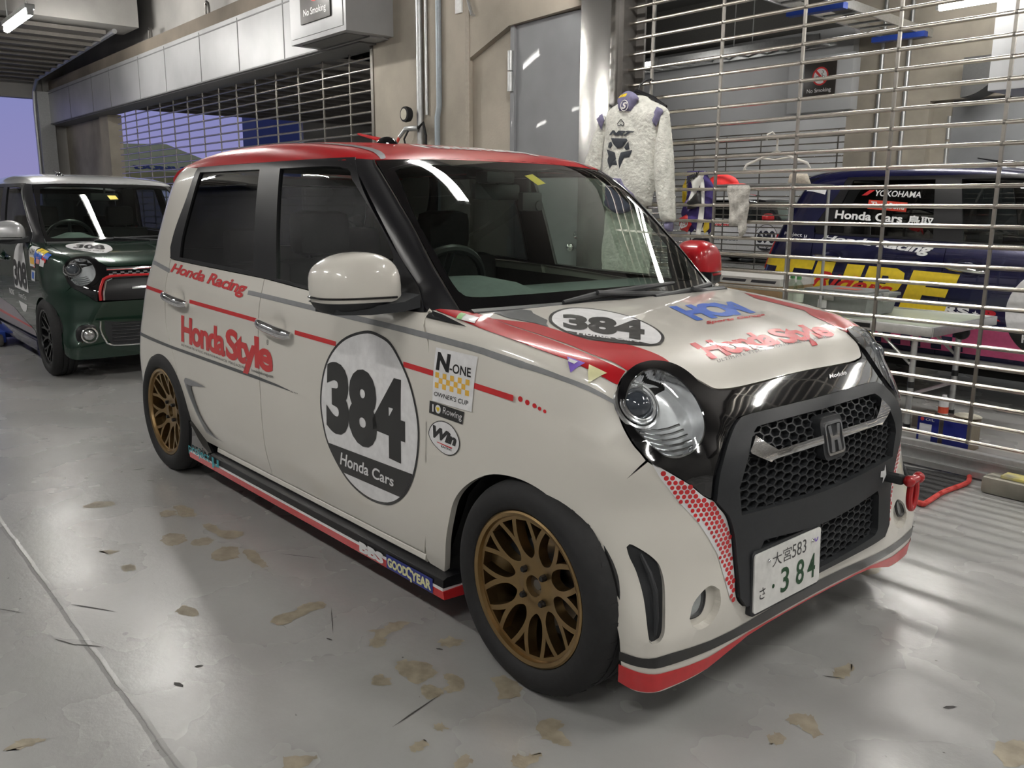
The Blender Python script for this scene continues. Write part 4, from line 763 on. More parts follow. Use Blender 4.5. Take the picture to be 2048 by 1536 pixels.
def wheels(root, rimm):
    wheel_set()
    for x in (0, -2.52):
        for s in (0, 1):
            wq = link('wheel', CACHE['rim'][s], rimm, root, (x, 0, .281))
            link('tire', CACHE['tire'][s], RUB, wq); link('brake_disc', CACHE['brake_disc'][s], STEELD, wq); link('brake_caliper', CACHE['brake_caliper'][s], MATB, wq); link('hub_nut', CACHE['hub_nut'][s], STEELD, wq)
            for m in CACHE['lug']: link('lug_nut', m[s], SATB, wq)
def cached(root, name, key, fn, mat, parent=None):
    if key not in CACHE: CACHE[key] = (gmesh(fn(), key), None)
    return link(name, CACHE[key][0], mat, parent or root)
def arc_liner(xc, pts, sg):
    g = G(); n = len(pts); V = []
    for y in (-.69, -.60, -.42): V += [(p[0], y*sg, p[1]+.012) for p in pts]
    return g.add(V, [(k*n+i, k*n+i+1, (k+1)*n+i+1, (k+1)*n+i) for k in range(2) for i in range(n-1)])
def interior(root):
    def dash():
        g = G(); S = [(-.47,.905),(-.52,.925),(-.62,.945),(-.74,.955),(-.82,.95),(-.86,.92),(-.87,.86),(-.84,.70),(-.80,.55),(-.50,.55)]; Y = [-.60,-.55,-.45,-.36,-.27,-.18,-.08,.1,.3,.5,.60]; n = len(S); V = []
        for y in Y:
            hood = .05*math.exp(-((y+.32)/.13)**4)
            V += [(x-.03*(1-(abs(y)/.6)**2) if i > 2 else x+.05*(1-(abs(y)/.6)**2), y, z+(hood if 2 <= i <= 5 else 0)) for i, (x, z) in enumerate(S)]
        g.add(V, [(k*n+i, k*n+(i+1) % n, (k+1)*n+(i+1) % n, (k+1)*n+i) for k in range(len(Y)-1) for i in range(n)]); g.add([V[i] for i in range(n)], [tuple(range(n))]); g.add(V[-n:], [tuple(range(n))]); return g
    cached(root, 'dashboard', 'dash', dash, DASHM)
    def wheel_():
        g = G(); c = Vector((-.93, -.32, .93)); ax = Vector((-.90, 0, .44)).normalized(); a = Vector((0, 1, 0)); b = ax.cross(a)
        P = [c+(a*math.cos(2*PI*k/40)+b*math.sin(2*PI*k/40))*.18 for k in range(41)]; g.tube(P, .015, 8, False); g.ball(c, .055, 12, 8)
        for t in (0, PI, PI*1.5): g.tube([c, c+(a*math.cos(t)+b*math.sin(t))*.18], .014, 8)
        g.tube([c, c-ax*.2], .03, 8); return g
    cached(root, 'steering_wheel', 'swheel', wheel_, SATB)
    for i, y in enumerate((-.32, .32)):
        def seat(y=y):
            g = G(); g.box(-1.62, -1.12, y-.24, y+.24, .30, .52, .05)
            for z0, z1, x0, w2 in ((.48, .78, -1.60, .23), (.76, 1.02, -1.68, .22)): g.box(x0-.10, x0+.06, y-w2, y+w2, z0, z1, .05)
            g.box(-1.82, -1.70, y-.12, y+.12, 1.03, 1.21, .045); g.tube([(-1.75,y-.05,.98),(-1.76,y-.05,1.08)], .008); g.tube([(-1.75,y+.05,.98),(-1.76,y+.05,1.08)], .008); return g
        cached(root, 'front_seat', 'seat%d' % i, seat, SEATM)
    def rear_seat():
        g = G(); g.box(-2.4, -1.95, -.58, .58, .32, .52, .05); g.box(-2.52, -2.38, -.58, .58, .5, .95, .05)
        for y in (-.3, .3): g.box(-2.54, -2.44, y-.12, y+.12, .96, 1.12, .04)
        return g
    cached(root, 'rear_seat', 'rseat', rear_seat, SEATM)
    cached(root, 'cabin_floor', 'cfloor', lambda: G().box(-2.85, -.45, -.62, .62, .17, .30).box(-.47, .12, -.36, .36, .2, .62).box(-.5, -.45, -.6, .6, .3, .9), DARK)
    cached(root, 'rear_view_mirror', 'rvm', lambda: G().box(-1.02, -.99, -.11, .11, 1.255, 1.315, .012).tube([(-1.0,0,1.31),(-.985,0,1.36)], .008), MATB)
def base_car(root, c):
    body, roof = c['body'], c['roof']; b2 = c.get('lower', body)
    rs = c.get('front') == 'rs'
    # --- flank
    fend = [(x, -.74, z) for x, z in ARCH_F]+SEAM+RING_L+SHUT+[(-.432,-.621,.939),(-.502,-.658,.943),(-.53,-.667,.943)]+[(x, -.72, z) for x, z in DOOR_F[1:]]+[(-.47,-.70,.185)]
    panel(root, 'front_fender', 'fender', b2, F_low, C_FEN, fend, both=True, h=.03, th=.02)
    fd = [(-1.49,.968),(-1.49,.213)]+DOOR_F[::-1]+[(-.52,.936),(-.883,.939),(-1.117,.949)]
    panel(root, 'front_door', 'fdoor', b2, F_cab, SIDE, fd, both=True, h=.024, ang=35)
    rd = [(-1.49,.968),(-2.36,.99),(-2.43,1.003),(-2.44,.97),(-2.435,.8),(-2.426,.692),(-2.373,.594),(-2.335,.5),(-2.346,.427)]+ARCH_R[2::-1]+[(-1.49,.213)]
    panel(root, 'rear_door', 'rdoor', b2, F_cab, SIDE, rd, both=True, h=.024, ang=35)
    qp = [(-2.262,-.616,1.388),(-2.315,-.651,1.262),(-2.401,-.676,1.134),(-2.447,-.69,1.043),(-2.44,-.695,.985),(-2.44,-.70,.97),(-2.435,-.73,.8),(-2.426,-.742,.692),(-2.373,-.743,.594),(-2.335,-.743,.5),(-2.346,-.743,.427)]+[(x, -.735, z) for x, z in ARCH_R[4:]]
    qp += [(-2.89,-.70,.18),(-2.945,-.60,.20),(-2.975,-.60,.5),(-2.925,-.60,.7),(-2.87,-.60,.9),(-2.80,-.585,1.05),(-2.72,-.57,1.2),(-2.62,-.54,1.37),(-2.50,-.59,1.39)]
    panel(root, 'quarter_panel', 'quarter', body, F_cab, C_QUA, qp, both=True, h=.03, ang=38, left=c.get('body'))
    tg = [(y, z) for y, z in ([(0,1.375),(-.3,1.375),(-.53,1.36),(-.56,1.2),(-.58,1.05),(-.595,.9),(-.598,.5),(-.60,.2)]+[(.60,.2),(.598,.5),(.595,.9),(.58,1.05),(.56,1.2),(.53,1.36),(.3,1.375)])]
    rw = [(-.46,1.33),(-.5,1.2),(-.52,1.02),(.52,1.02),(.5,1.2),(.46,1.33)]
    panel(root, 'tailgate', 'tail', body, F_cab, REAR, tg, [rw], h=.05)
    panel(root, 'rear_window', 'rwin', GLR, F_cab, REAR, rw, h=.05, off=-.004, th=0, gap=-.006)
    panel(root, 'tail_lamp', 'tlamp', TAILR, F_cab, C_QUA, [(-2.87,-.70,.72),(-2.845,-.70,.95),(-2.84,-.62,.99),(-2.91,-.60,.70)], both=True, h=.03, off=.006, th=.02)
    # --- glasshouse
    panel(root, 'window_frame', 'wframe', SATB, F_cab, SIDE, BLACK_S, [GR_R, GF_R], both=True, h=.03, off=.0015, th=.016, gap=0, ang=30)
    panel(root, 'rear_side_window', 'gr', GLR, F_cab, SIDE, GR_R, both=True, h=.05, off=-.006, th=0, gap=-.004)
    panel(root, 'front_side_window', 'gf', GLS, F_cab, SIDE, GF_R, both=True, h=.05, off=-.006, th=0, gap=-.004)
    ap_in = [(-.987,-.535,1.379),(-.961,-.545,1.360),(-.885,-.56,1.311),(-.797,-.571,1.242),(-.705,-.58,1.165),(-.609,-.592,1.076),(-.527,-.596,1.002),(-.455,-.598,.937)]
    ap = [(-1.06,-.60,1.389),(-.96,-.613,1.327),(-.699,-.649,1.101),(-.515,-.675,.94),(-.47,-.655,.938)]+ap_in[::-1]
    panel(root, 'front_pillar', 'apill', GLOSSB if c.get('gloss_pillar') else SATB, F_top, C_AP, ap, both=True, h=.03, th=.03, off=.001, gap=.001, ang=25)
    panel(root, 'pillar_trim', 'aptrim', CHROME if rs else SATB, F_top, C_AP, [(-.990,-.540,1.379)]+[(p[0]-.002, p[1]-.004, p[2]) for p in ap_in[1:]]+ap_in[::-1], both=True, h=.03, off=.004, th=.006, gap=0, ang=25)
    wsp = sym([(0,0,1.399),(-.0,-.3,1.394),(0,-.531,1.379)]+[(0, p[1]+.004, p[2]) for p in ap_in[1:]]+[(0,-.55,.922),(0,0,.922)])
    win = sym([(0, *q) for q in WS_IN])
    panel(root, 'windshield_border', 'wsb', GLOSSB, F_top, FRONT, wsp, [win], h=.04, th=.004, gap=.001, ang=30)
    panel(root, 'windshield', 'ws', GLW, F_top, FRONT, win, h=.05, th=0, gap=-.003)
    rf = sym([(-.952,0,1.402),(-.966,-.3,1.396),(-.985,-.50,1.387),(-1.01,-.58,1.39),(-1.07,-.606,1.392),(-1.212,-.612,1.39),(-1.574,-.619,1.392),(-2.027,-.619,1.392),(-2.262,-.616,1.391),(-2.47,-.60,1.392),(-2.56,-.53,1.41),(-2.60,-.3,1.42),(-2.62,0,1.42)])
    panel(root, 'roof', 'roof', roof, F_top, C_ROOF, rf, h=.045, th=.02, gap=.001, ang=30)
    panel(root, 'headliner', 'liner', LINER, F_top, C_ROOF, [(p[0]*.97-.05, p[1]*.96, p[2]) for p in rf], h=.08, th=0, off=-.035, gap=0)
    def spo():
        g = G(); S = [(-2.40,.004),(-2.52,.012),(-2.62,.008),(-2.70,-.012),(-2.70,-.035),(-2.60,-.03)]; Y = [-.60,-.57,-.50,-.3,0,.3,.50,.57,.60]; V = []; n = len(S)
        for y in Y:
            k = 1-(abs(y)/.6)**4*.3
            V += [(x if i < 2 else -2.52+(x+2.52)*k, y*.97, 1.452-.045*(abs(y)/.6)**2.6-.10*max(0, -2.45-x)+dz-.02*max(0, (abs(y)-.55))/.05) for i, (x, dz) in enumerate(S)]
        return g.add(V, [(a*n+i, a*n+(i+1) % n, (a+1)*n+(i+1) % n, (a+1)*n+i) for a in range(len(Y)-1) for i in range(n)]+[tuple(range(n)), tuple(range(len(V)-n, len(V)))])
    cached(root, 'roof_spoiler', 'spoiler', spo, roof)
    # --- nose
    hd = sym([(-.343,0,.94),(-.358,-.157,.942),(-.374,-.388,.94)]+SHUT[::-1]+[(.167,-.575,.847)]+RING_T+LIP_T)
    panel(root, 'hood', 'hood', b2, F_low, TOP, hd, h=.026, th=.016, ang=35)
    lens = [tuple(p) for p in D['lens']]; ml = [(p[0], -p[1], p[2]) for p in lens]
    fas = sym([(.288,0,.797)]+LIP_T[-2::-1]+RING_T[::-1]+RING_L[::-1]+FAS_S+FRAME_T)
    panel(root, 'nose_panel', 'fascia', GLOSSB, F_low, C_FAS, fas, [lens, ml], h=.03, th=.012, ang=30)
    panel(root, 'lamp_rim', 'lrim', GLOSSB, F_low, C_LAMP, [tuple(np.array(p)*.985+np.array([.0036,-.0077,.0113])*1.0) for p in D['ring_out']], [lens], both=True, h=.02, off=.007, th=.012, gap=.0, ang=60)
    lc = np.mean(np.array(lens), 0); sc = lambda k: [tuple(lc+(np.array(p)-lc)*k) for p in lens]
    panel(root, 'headlight', 'lamp', GLL, F_low, C_LAMP, sc(1.0), both=True, h=.02, off=.006, th=0, gap=0, ang=60)
    panel(root, 'lamp_trim_ring', 'ltrim', CHROME, F_low, C_LAMP, sc(1.0), [sc(.965)], both=True, h=.012, off=.0045, th=.05, gap=0, ang=60)
    panel(root, 'lamp_bowl', 'lbowl', HAZE, F_low, C_LAMP, sc(.97), both=True, h=.02, off=-.045, th=0, gap=0, ang=60)
    for s in (1, -1):
        f = lambda p: Vector((p[0], p[1]*s, p[2])); n0 = Vector((.80, -.15, .55)).normalized(); n1 = Vector((n0.x, n0.y*s, n0.z))
        def bez(n1=n1, f=f):
            g = G(); c = f((.203,-.578,.772)); a = n1.orthogonal().normalized(); b = n1.cross(a)
            for r, d, k in ((.058, .0, .006), (.047, .006, .004), (.041, .009, .004)): g.tube([c+n1*d+(a*math.cos(2*PI*t/28)+b*math.sin(2*PI*t/28))*r for t in range(29)], k, 6, False)
            for q in range(7):                              # ribbed steps under the projector
                zz = .726-.012*q; g.tube([f((.222+.008*q+t*.052, -.603+.006*q+t*.10, zz-.012*math.sin(t*PI))) for t in (0, .25, .5, .75, 1)], .0035, 6)
            return g
        h_ = cached(root, 'lamp_reflector', 'bez%d' % s, bez, REFLC)
        cached(root, 'projector_lens', 'prl%d' % s, lambda n1=n1, f=f: G().ball(f((.200,-.578,.770)), .040, 20, 14), LENSM)
    cached(root, 'headlamp_housing', 'lhous', lambda: G().box(.05, .20, -.60, -.44, .68, .80, .02).box(.05, .20, .44, .60, .68, .80, .02), DARK)
    # --- doors inside, underbody, liners
    panel(root, 'door_lining', 'dlin', SEATM, F_cab, SIDE, [(-2.42,.97),(-2.3,.35),(-.55,.25),(-.52,.92)], both=True, h=.12, off=-.05, th=0, gap=0)
    for i, sg in enumerate((1, -1)):
        cached(root, 'wheel_housing', 'lf%d' % i, lambda sg=sg: arc_liner(0, [(-.40,.12)]+ARCH_F+[(.206,.43),(.262,.32),(.282,.15)], sg), DARK); cached(root, 'wheel_housing', 'lr%d' % i, lambda sg=sg: arc_liner(0, ARCH_R, sg), DARK)
    cached(root, 'underbody', 'under', lambda: G().box(-2.2, -.42, -.66, .66, .125, .2).box(-2.93, .30, -.46, .46, .16, .22).box(-.43, -.40, -.69, .69, .12, .5), DARK)
    # --- mirrors
    for s, m in ((1, c.get('mirror_r', body)), (-1, c.get('mirror_l', body))):
        def shell(s=s):
            g = G(); g.ball((-.675,-.81*s,1.005), (.082,.118,.083), 28, 18, .62)
            g.V = [(x-.10*(z-1.0)*1.0-.22*(abs(y)-.81), y, z+.02*math.cos(max(-1.5, min(1.5, (abs(y)-.79)*14)))-.006) for x, y, z in g.V]; return g
        def foot(s=s):
            g = G(); V = []
            for x0, x1, y, z0, z1 in ((-.68,-.52,-.690,.948,.985),(-.68,-.54,-.73,.937,.965),(-.73,-.61,-.80,.925,.950),(-.75,-.63,-.90,.930,.952)): V += [(x0,y*s,z0),(x1,y*s,z0),(x1,y*s,z1),(x0,y*s,z1)]
            return g.add(V, [(k*4+i, k*4+(i+1) % 4, k*4+4+(i+1) % 4, k*4+4+i) for k in range(3) for i in range(4)]+[(0,1,2,3),(12,15,14,13)])
        def cap(s=s):
            g = shell(s); g.V = [(-.675+(x+.675)*1.012, -.81*s+(y+.81*s)*1.012, min(z, .962)) for x, y, z in g.V]; return g
        mm = cached(root, 'side_mirror', 'mir%d' % s, shell, m); cached(root, 'mirror_base', 'mcap%d' % s, cap, MATB, mm); cached(root, 'mirror_foot', 'mfoot%d' % s, foot, MATB, mm)
        def seam(s=s):
            g = G(); P = [(-.675+.083*math.copysign(abs(math.cos(a))**.62, math.cos(a))+.22*.119*math.copysign(abs(math.sin(a))**.62, math.sin(a)), (-.81+.119*math.copysign(abs(math.sin(a))**.62, math.sin(a)))*s, .975) for a in np.linspace(-1.9, .6, 24)]
            return g.tube(P, .0035, 6)
        cached(root, 'mirror_lamp_strip', 'mseam%d' % s, seam, GLOSSB, mm)
    # --- door handles
    for k, (xc, zc) in enumerate(((-2.28, .828), (-1.34, .802))):
        for s in (1, -1):
            def hnd(xc=xc, zc=zc, s=s):
                g = G(); P = [(xc+t*.125, -(.7465+.020*(1-abs(t)**4))*s, zc-.012*t) for t in np.linspace(-1, 1, 15)]; r = [.011+.0065*(1-abs(t)**6) for t in np.linspace(-1, 1, 15)]
                g.tube(P, r, 12); g.V = [(x, y, zc-.012*(x-xc)/.125+(z-(zc-.012*(x-xc)/.125))*1.15) for x, y, z in g.V]; return g
            cached(root, 'door_handle', 'hnd%d%d' % (k, s), hnd, c.get('handle', CHROME))
    # --- wipers, aerial
    for k, key in enumerate(('wiper_a', 'wiper_b')):
        cached(root, 'wiper', key, lambda key=key: G().tube([(p[0]+.02, p[1], p[2]+.014) for p in D[key]], [.006, .011, .011, .006][:len(D[key])], 8).tube([(D[key][1][0]+.03, D[key][1][1], D[key][1][2]+.022), (D[key][-1][0]+.05, D[key][-1][1]+.05, D[key][-1][2]-.03)], [.008, .013], 8), MATB)
    cached(root, 'cowl', 'cowl', lambda: G().tube([(-.40+.035*(1-(y/.6)**2), y, .925) for y in np.linspace(-.6, .6, 13)], .022, 8), MATB)
    an = cached(root, 'aerial', 'aer', lambda: G().ball((-1.35,-.25,1.452), (.065,.032,.036), 16, 10), GLOSSB); cached(root, 'aerial_rod', 'aerr', lambda: G().tube([(-1.39,-.25,1.478),(-1.55,-.25,1.508)], [.008, .004], 8), c.get('aerial', REDV), an)
    wheels(root, c['wheel']); interior(root)
    if rs: nose_rs(root, c)
    else: nose_classic(root, c)
LOWBUMP = [(.214,-.71,.43),(.258,-.711,.327),(.282,-.709,.259),(.285,-.705,.218),(.287,-.701,.175),(.292,-.687,.118),(.312,-.678,.112),(.332,-.664,.110),(.350,-.635,.109),(.362,-.558,.109),(.368,-.497,.113),(.374,-.452,.124),(.378,-.4,.150),(.381,-.351,.163),(.385,-.174,.168),(.386,0,.170)]
def nose_rs(root, c):
    # bumper with openings for vent and fog lamp
    bmp = FRAME_B[::-1]+[(.358,-.469,.551)]+FAS_S[::-1]+SEAM[::-1][1:]+LOWBUMP
    vent = [tuple(p) for p in D['vent']]; bowl = [tuple(p) for p in D['fog_bowl']]
    panel(root, 'front_bumper', 'bumper', c['body'], F_low, C_BUM, bmp, [vent, bowl], both=True, h=.024, th=.022, ang=38, gap=.0015)
    panel(root, 'bumper_vent', 'vent', MATB, F_low, C_BUM, vent, both=True, h=.012, off=-.014, th=0, gap=-.003)
    vc = np.array([(.292,-.645,.44),(.316,-.640,.40),(.334,-.640,.36),(.348,-.648,.30),(.353,-.657,.262)])
    for s in (1, -1): cached(root, 'vent_fin', 'vfin%d' % s, lambda s=s: G().tube([(p[0]-.004, p[1]*s, p[2]) for p in vc], [.004, .007, .008, .007, .004], 8), MATB)
    panel(root, 'fog_lamp_bowl', 'fbowl', c['body'], F_low, C_BUM, bowl, both=True, h=.014, off=-.021, th=0, gap=-.004)
    fg = [tuple(p) for p in D['fog']]
    panel(root, 'fog_lamp', 'fogl', REFLC, F_low, C_BUM, fg, both=True, h=.008, off=-.012, th=.012, gap=0, ang=70)
    panel(root, 'fog_lamp_cover', 'foglc', GLL, F_low, C_BUM, fg, both=True, h=.012, off=-.008, th=0, gap=0, ang=70)
    fo = lift(F_low, C_BUM, np.array(smooth_poly(C_BUM.uv(np.array(fg)), True, 4, 80)), -.010)[0]
    for s in (1, -1): cached(root, 'fog_lamp_ring', 'fogr%d' % s, lambda s=s: G().tube([(p[0], p[1]*s, p[2]) for p in list(fo)+[fo[0]]], .0045, 6, False), SATB)
    # grille frame with the two mesh fields
    fr = FRAME_T[::-1]+FRAME_B
    mu = sym([(.353,0,.700),(.353,-.06,.701),(.346,-.272,.7),(.346,-.308,.694),(.354,-.334,.676),(.365,-.36,.645),(.371,-.384,.61),(.372,-.4,.575),(.375,-.388,.502),(.391,-.074,.491),(.391,0,.491)])
    mlw = sym([(.392,0,.398),(.383,-.294,.418),(.386,-.307,.40),(.387,-.309,.307),(.389,-.30,.288),(.39,-.261,.279),(.391,0,.270)])
    panel(root, 'grille_frame', 'gframe', MATB, F_low, C_FAS, sym(fr), [mu, mlw], h=.03, off=.012, th=.034, gap=.001, ang=30)
    def mesh(P):
        U = np.asarray(C_FAS.uv(np.array(P))); k = 1/1.28; lo, hi = U.min(0), U.max(0); g = G(); px, pz = .072*k, .0112*k; row = 0; z = lo[1]; CE = []
        while z < hi[1]+pz:
            y = lo[0]-(px*.5 if row % 2 else 0)
            while y < hi[0]+px: CE.append((y, z)); y += px
            z += pz; row += 1
        CE = np.array(CE); CE = CE[in_poly(U, CE) | (seg_dist(U, CE) < .009)]; H6 = np.array([(px*.333*a, pz*b) for a, b in ((-1,0),(-.5,1),(.5,1),(1,0),(.5,-1),(-.5,-1))])
        L = [lift(F_low, C_FAS, (CE[:, None]+H6*q).reshape(-1, 2), d)[0].reshape(-1, 6, 3) for q, d in ((1.0, -.004), (.86, -.004), (.70, -.020))]
        for A, B, E in zip(*L): g.add(np.vstack([A, B, E]), [(i, (i+1) % 6, 6+(i+1) % 6, 6+i) for i in range(6)]+[(6+i, 6+(i+1) % 6, 12+(i+1) % 6, 12+i) for i in range(6)]+[tuple(range(12, 18))])
        return g
    cached(root, 'upper_grille_mesh', 'meshu', lambda: mesh(mu), MATB); cached(root, 'lower_grille_mesh', 'meshl', lambda: mesh(mlw), MATB)
    panel(root, 'grille_back', 'gback', DARK, F_low, C_FAS, sym(fr), h=.05, off=-.024, th=0, gap=.01)
    # bright bar and badge
    cr = [(.355,-.321,.681),(.362,-.303,.668),(.368,-.282,.655),(.375,-.252,.640),(.379,-.045,.642),(.383,-.045,.622),(.378,-.25,.621),(.377,-.284,.616),(.367,-.356,.647),(.366,-.357,.652)]
    panel(root, 'grille_bar', 'gbar', CHROME, F_low, C_FAS, cr, both=True, h=.014, off=.016, th=.016, gap=0, ang=25)
    rr = lambda w, h, r, n=6: [(cx+r*math.cos(a), cz+r*math.sin(a)) for cx, cz, a0 in ((w-r, h-r, 0), (-w+r, h-r, PI/2), (-w+r, -h+r, PI), (w-r, -h+r, 1.5*PI)) for a in [a0+PI/2*k/n for k in range(n+1)]]
    bp = lambda q, d: (.395+d-.24*q[1], q[0]+.006, .632+q[1])
    cached(root, 'badge_plinth', 'bplin', lambda: G().prism(rr(.056, .056, .02), lambda q: bp(q, -.03), lambda q: bp(q, .0)), MATB)
    def badge():
        g = G(); o, i = rr(.044, .043, .012), rr(.038, .037, .009); n = len(o)
        V = [bp(q, .0) for q in o]+[bp(q, .006) for q in o]+[bp(q, .006) for q in i]+[bp(q, .0) for q in i]
        g.add(V, [(a*n+k, a*n+(k+1) % n, (a+1)*n+(k+1) % n, (a+1)*n+k) for a in range(3) for k in range(n)])
        for P in ([(-.031,.035),(-.015,.035),(-.012,.006),(.012,.006),(.015,.035),(.031,.035),(.023,0),(.026,-.035),(.010,-.035),(.008,-.006),(-.008,-.006),(-.010,-.035),(-.026,-.035),(-.023,0)],): g.prism(P, lambda q: bp(q, 0), lambda q: bp(q, .007))
        return g
    cached(root, 'nose_badge', 'badge', badge, CHROME)
def nose_classic(root, c):
    lo = [(.375,-.44,.415),(.384,-.445,.34),(.388,-.42,.26),(.390,-.36,.238),(.390,0,.235),(.390,0,.40),(.388,-.3,.40)]
    up = [(.338,-.41,.69),(.332,-.37,.708),(.337,-.30,.715),(.346,-.1,.714),(.346,0,.714),(.378,0,.558),(.372,-.30,.556),(.366,-.43,.56),(.362,-.43,.62)]
    bmp = [(.386,0,.55),(.378,-.2,.55),(.37,-.42,.548),(.358,-.469,.551)]+FAS_S[::-1]+SEAM[::-1][1:]+[(.214,-.71,.43),(.258,-.711,.327),(.282,-.709,.259),(.29,-.70,.20),(.33,-.66,.165),(.36,-.5,.155),(.386,0,.155)]
    panel(root, 'front_bumper', 'bumperc', c['body'], F_low, C_BUM, bmp, both=True, h=.03, th=.02, ang=38, gap=.0)
    panel(root, 'upper_grille', 'gupc', SATB, F_low, C_FAS, sym(up[4:0:-1]+[up[0]]+up[:4:-1]), h=.03, off=.004, th=.01, gap=0)
    panel(root, 'lower_grille', 'glowc', MATB, F_low, C_FAS, sym([lo[5],lo[6]]+lo[:5]), h=.03, off=.003, th=.006, gap=0)
    tubeP = lambda P, off, r: G().tube([tuple(q) for q in lift(F_low, C_FAS, np.array(smooth_poly([tuple(x) for x in C_FAS.uv(np.array(P))], False, 4)), off)[0]], r, 8)
    full = lambda P: [tuple(p) for p in P]+[(p[0], -p[1], p[2]) for p in reversed(P) if p[1] != 0]
    gl = [(.366,-.43,.56),(.362,-.425,.62),(.340,-.40,.688),(.334,-.36,.704),(.337,-.30,.709),(.346,-.1,.710),(.346,0,.710)]
    gr_ = [(.366,-.452,.56),(.356,-.447,.63),(.336,-.415,.702),(.330,-.37,.720),(.335,-.30,.724),(.344,-.1,.725),(.344,0,.725)]
    cached(root, 'grille_surround', 'cgs', lambda: tubeP(full(gl), .008, .008), CHROME); cached(root, 'grille_red_line', 'cgr', lambda: tubeP(full(gr_), .007, .010), REDV)
    cached(root, 'nose_bar', 'cgn', lambda: tubeP(full([(.30,-.38,.772),(.30,-.2,.772),(.30,0,.774)]), .006, .010), CHROME)
    cached(root, 'grille_bar', 'cgb', lambda: tubeP(full([(.375,-.24,.640),(.378,-.12,.640),(.379,0,.640)]), .012, .011), CHROME)
    cached(root, 'intake_surround', 'cgi', lambda: tubeP(full([(.375,-.47,.415),(.380,-.474,.34),(.386,-.44,.255),(.389,-.36,.236),(.390,0,.233)]), .006, .007), CHROME)
    for k in range(6): cached(root, 'intake_slat', 'csl%d' % k, lambda k=k: tubeP(full([(.385,-.40,.27+.023*k),(.389,-.2,.27+.023*k),(.39,0,.27+.023*k)]), .007, .004), SATB)
    for s in (1, -1):
        cached(root, 'fog_lamp', 'cfog%d' % s, lambda s=s: G().ball((.365,-.548*s,.322), (.02,.042,.042), 18, 10), REFLC)
        cached(root, 'fog_lamp_ring', 'cfogr%d' % s, lambda s=s: G().tube([(.378, (-.548+.052*math.cos(a))*s, .322+.052*math.sin(a)) for a in np.linspace(0, 2*PI, 25)], .006, 6, False), CHROME)
        cached(root, 'fog_lamp_pocket', 'cfogp%d' % s, lambda s=s: G().ball((.352,-.548*s,.322), (.018,.085,.075), 18, 8, .7), SATB)
# ================================================================ the red and white race car
race = empty('race_car', (0, 0, 0), math.radians(1.2775))
tag(race, 'white and red kei race car number 384 with gold mesh wheels, nearest the viewer', 'car')
base_car(race, dict(body=WHITE, roof=RED, wheel=BRONZE, front='rs', mirror_l=RED))
L_, C_, T_ = F_low, F_cab, F_top
# --- flank stripes
def line(name, pts, w, mat, F=C_, pj=SIDE, off=.0012): # a band along 2D points
    P = np.array(pts, float); t = np.gradient(P, axis=0); n = np.stack([-t[:, 1], t[:, 0]], 1); n /= np.linalg.norm(n, axis=1, keepdims=True)
    return decal(race, name, mat, F, pj, list(P+n*w/2)+list((P-n*w/2)[::-1]), off, sm=2, ang=25)
line('upper_grey_stripe', [(-1.60,.908),(-1.52,.907),(-1.09,.896),(-.66,.886),(-.44,.879),(-.30,.873),(-.19,.867),(-.06,.8515),(-.045,.849)], .0165, GREYV, L_)
decal(race, 'upper_grey_stripe', GREYV, L_, C_FEN, [(-.062,-.7175,.8597),(.06,-.69,.837),(.125,-.66,.817),(.182,-.63,.788),(.184,-.628,.775),(.127,-.662,.804),(.06,-.69,.823),(-.062,-.7205,.8432)], off=.0014, sm=2)
line('upper_grey_stripe', [(-2.84,1.03),(-2.80,.985),(-2.72,.968),(-2.62,.962),(-2.42,.940)], .0185, GREYV)
for P, m in (([(-2.93,.852),(-2.66,.848),(-2.408,.839)], 'red_waist_stripe'), ([(-2.15,.829),(-1.48,.813)], 'red_waist_stripe'), ([(-1.204,.803),(-.925,.797)], 'red_waist_stripe'), ([(-.541,.785),(-.395,.780)], 'red_waist_stripe'), ([(-.219,.7745),(-.058,.767)], 'red_waist_stripe')): line(m, P, .0155, REDV, C_)
for k, (x, z) in enumerate(((-.039,.7695),(-.016,.7665),(.007,.764),(.023,.761),(.039,.7585))): decal(race, 'red_stripe_dot', REDV, L_, C_FEN, [(x+r*math.cos(a), -.735, z+r*math.sin(a)) for r in ((.0075,.0072,.0066,.0055,.005)[k],) for a in np.linspace(0, 2*PI, 17)[:-1]], h=.02, sm=0)
decal(race, 'lower_grey_stripe', DARKV, C_, SIDE, [(-2.95,.628),(-2.37,.612),(-1.51,.604),(-1.246,.592),(-1.246,.589),(-1.51,.5915),(-2.372,.598),(-2.95,.609)], sm=2)
for k, (x, z) in enumerate(D['grey_low_dots']): decal(race, 'grey_stripe_dot', DARKV, C_, SIDE, circ(x, z, .003-.0003*k, 10), sm=0)
# --- lettering on the flank
text_decal(race, 'lettering', 'Honda Racing', REDV, C_, SIDE, D['honda_racing'], bold=.03, shear=.22, space=.95)
hs = D['honda_style']
text_decal(race, 'lettering', 'Honda', REDV, C_, SIDE, [(-2.251,.645),(-1.788,.637),(-1.786,.752),(-2.240,.762)], bold=.035, space=.86)
text_decal(race, 'lettering', 'Style', REDV, C_, SIDE, [(-1.782,.600),(-1.372,.598),(-1.372,.755),(-1.776,.758)], bold=.035, space=.86)
text_decal(race, 'lettering', 'ULTIMATE VTEC PERFORMANCE MAGAZINE', BLACKV, C_, SIDE, D['ultimate'], space=1.25)
text_decal(race, 'lettering', 'hondastyle-mag.com', BLACKV, C_, SIDE, D['magcom'], space=.9)
text_decal(race, 'lettering', '®', BLACKV, C_, SIDE, [(-1.418,.735),(-1.402,.735),(-1.402,.753),(-1.418,.753)])
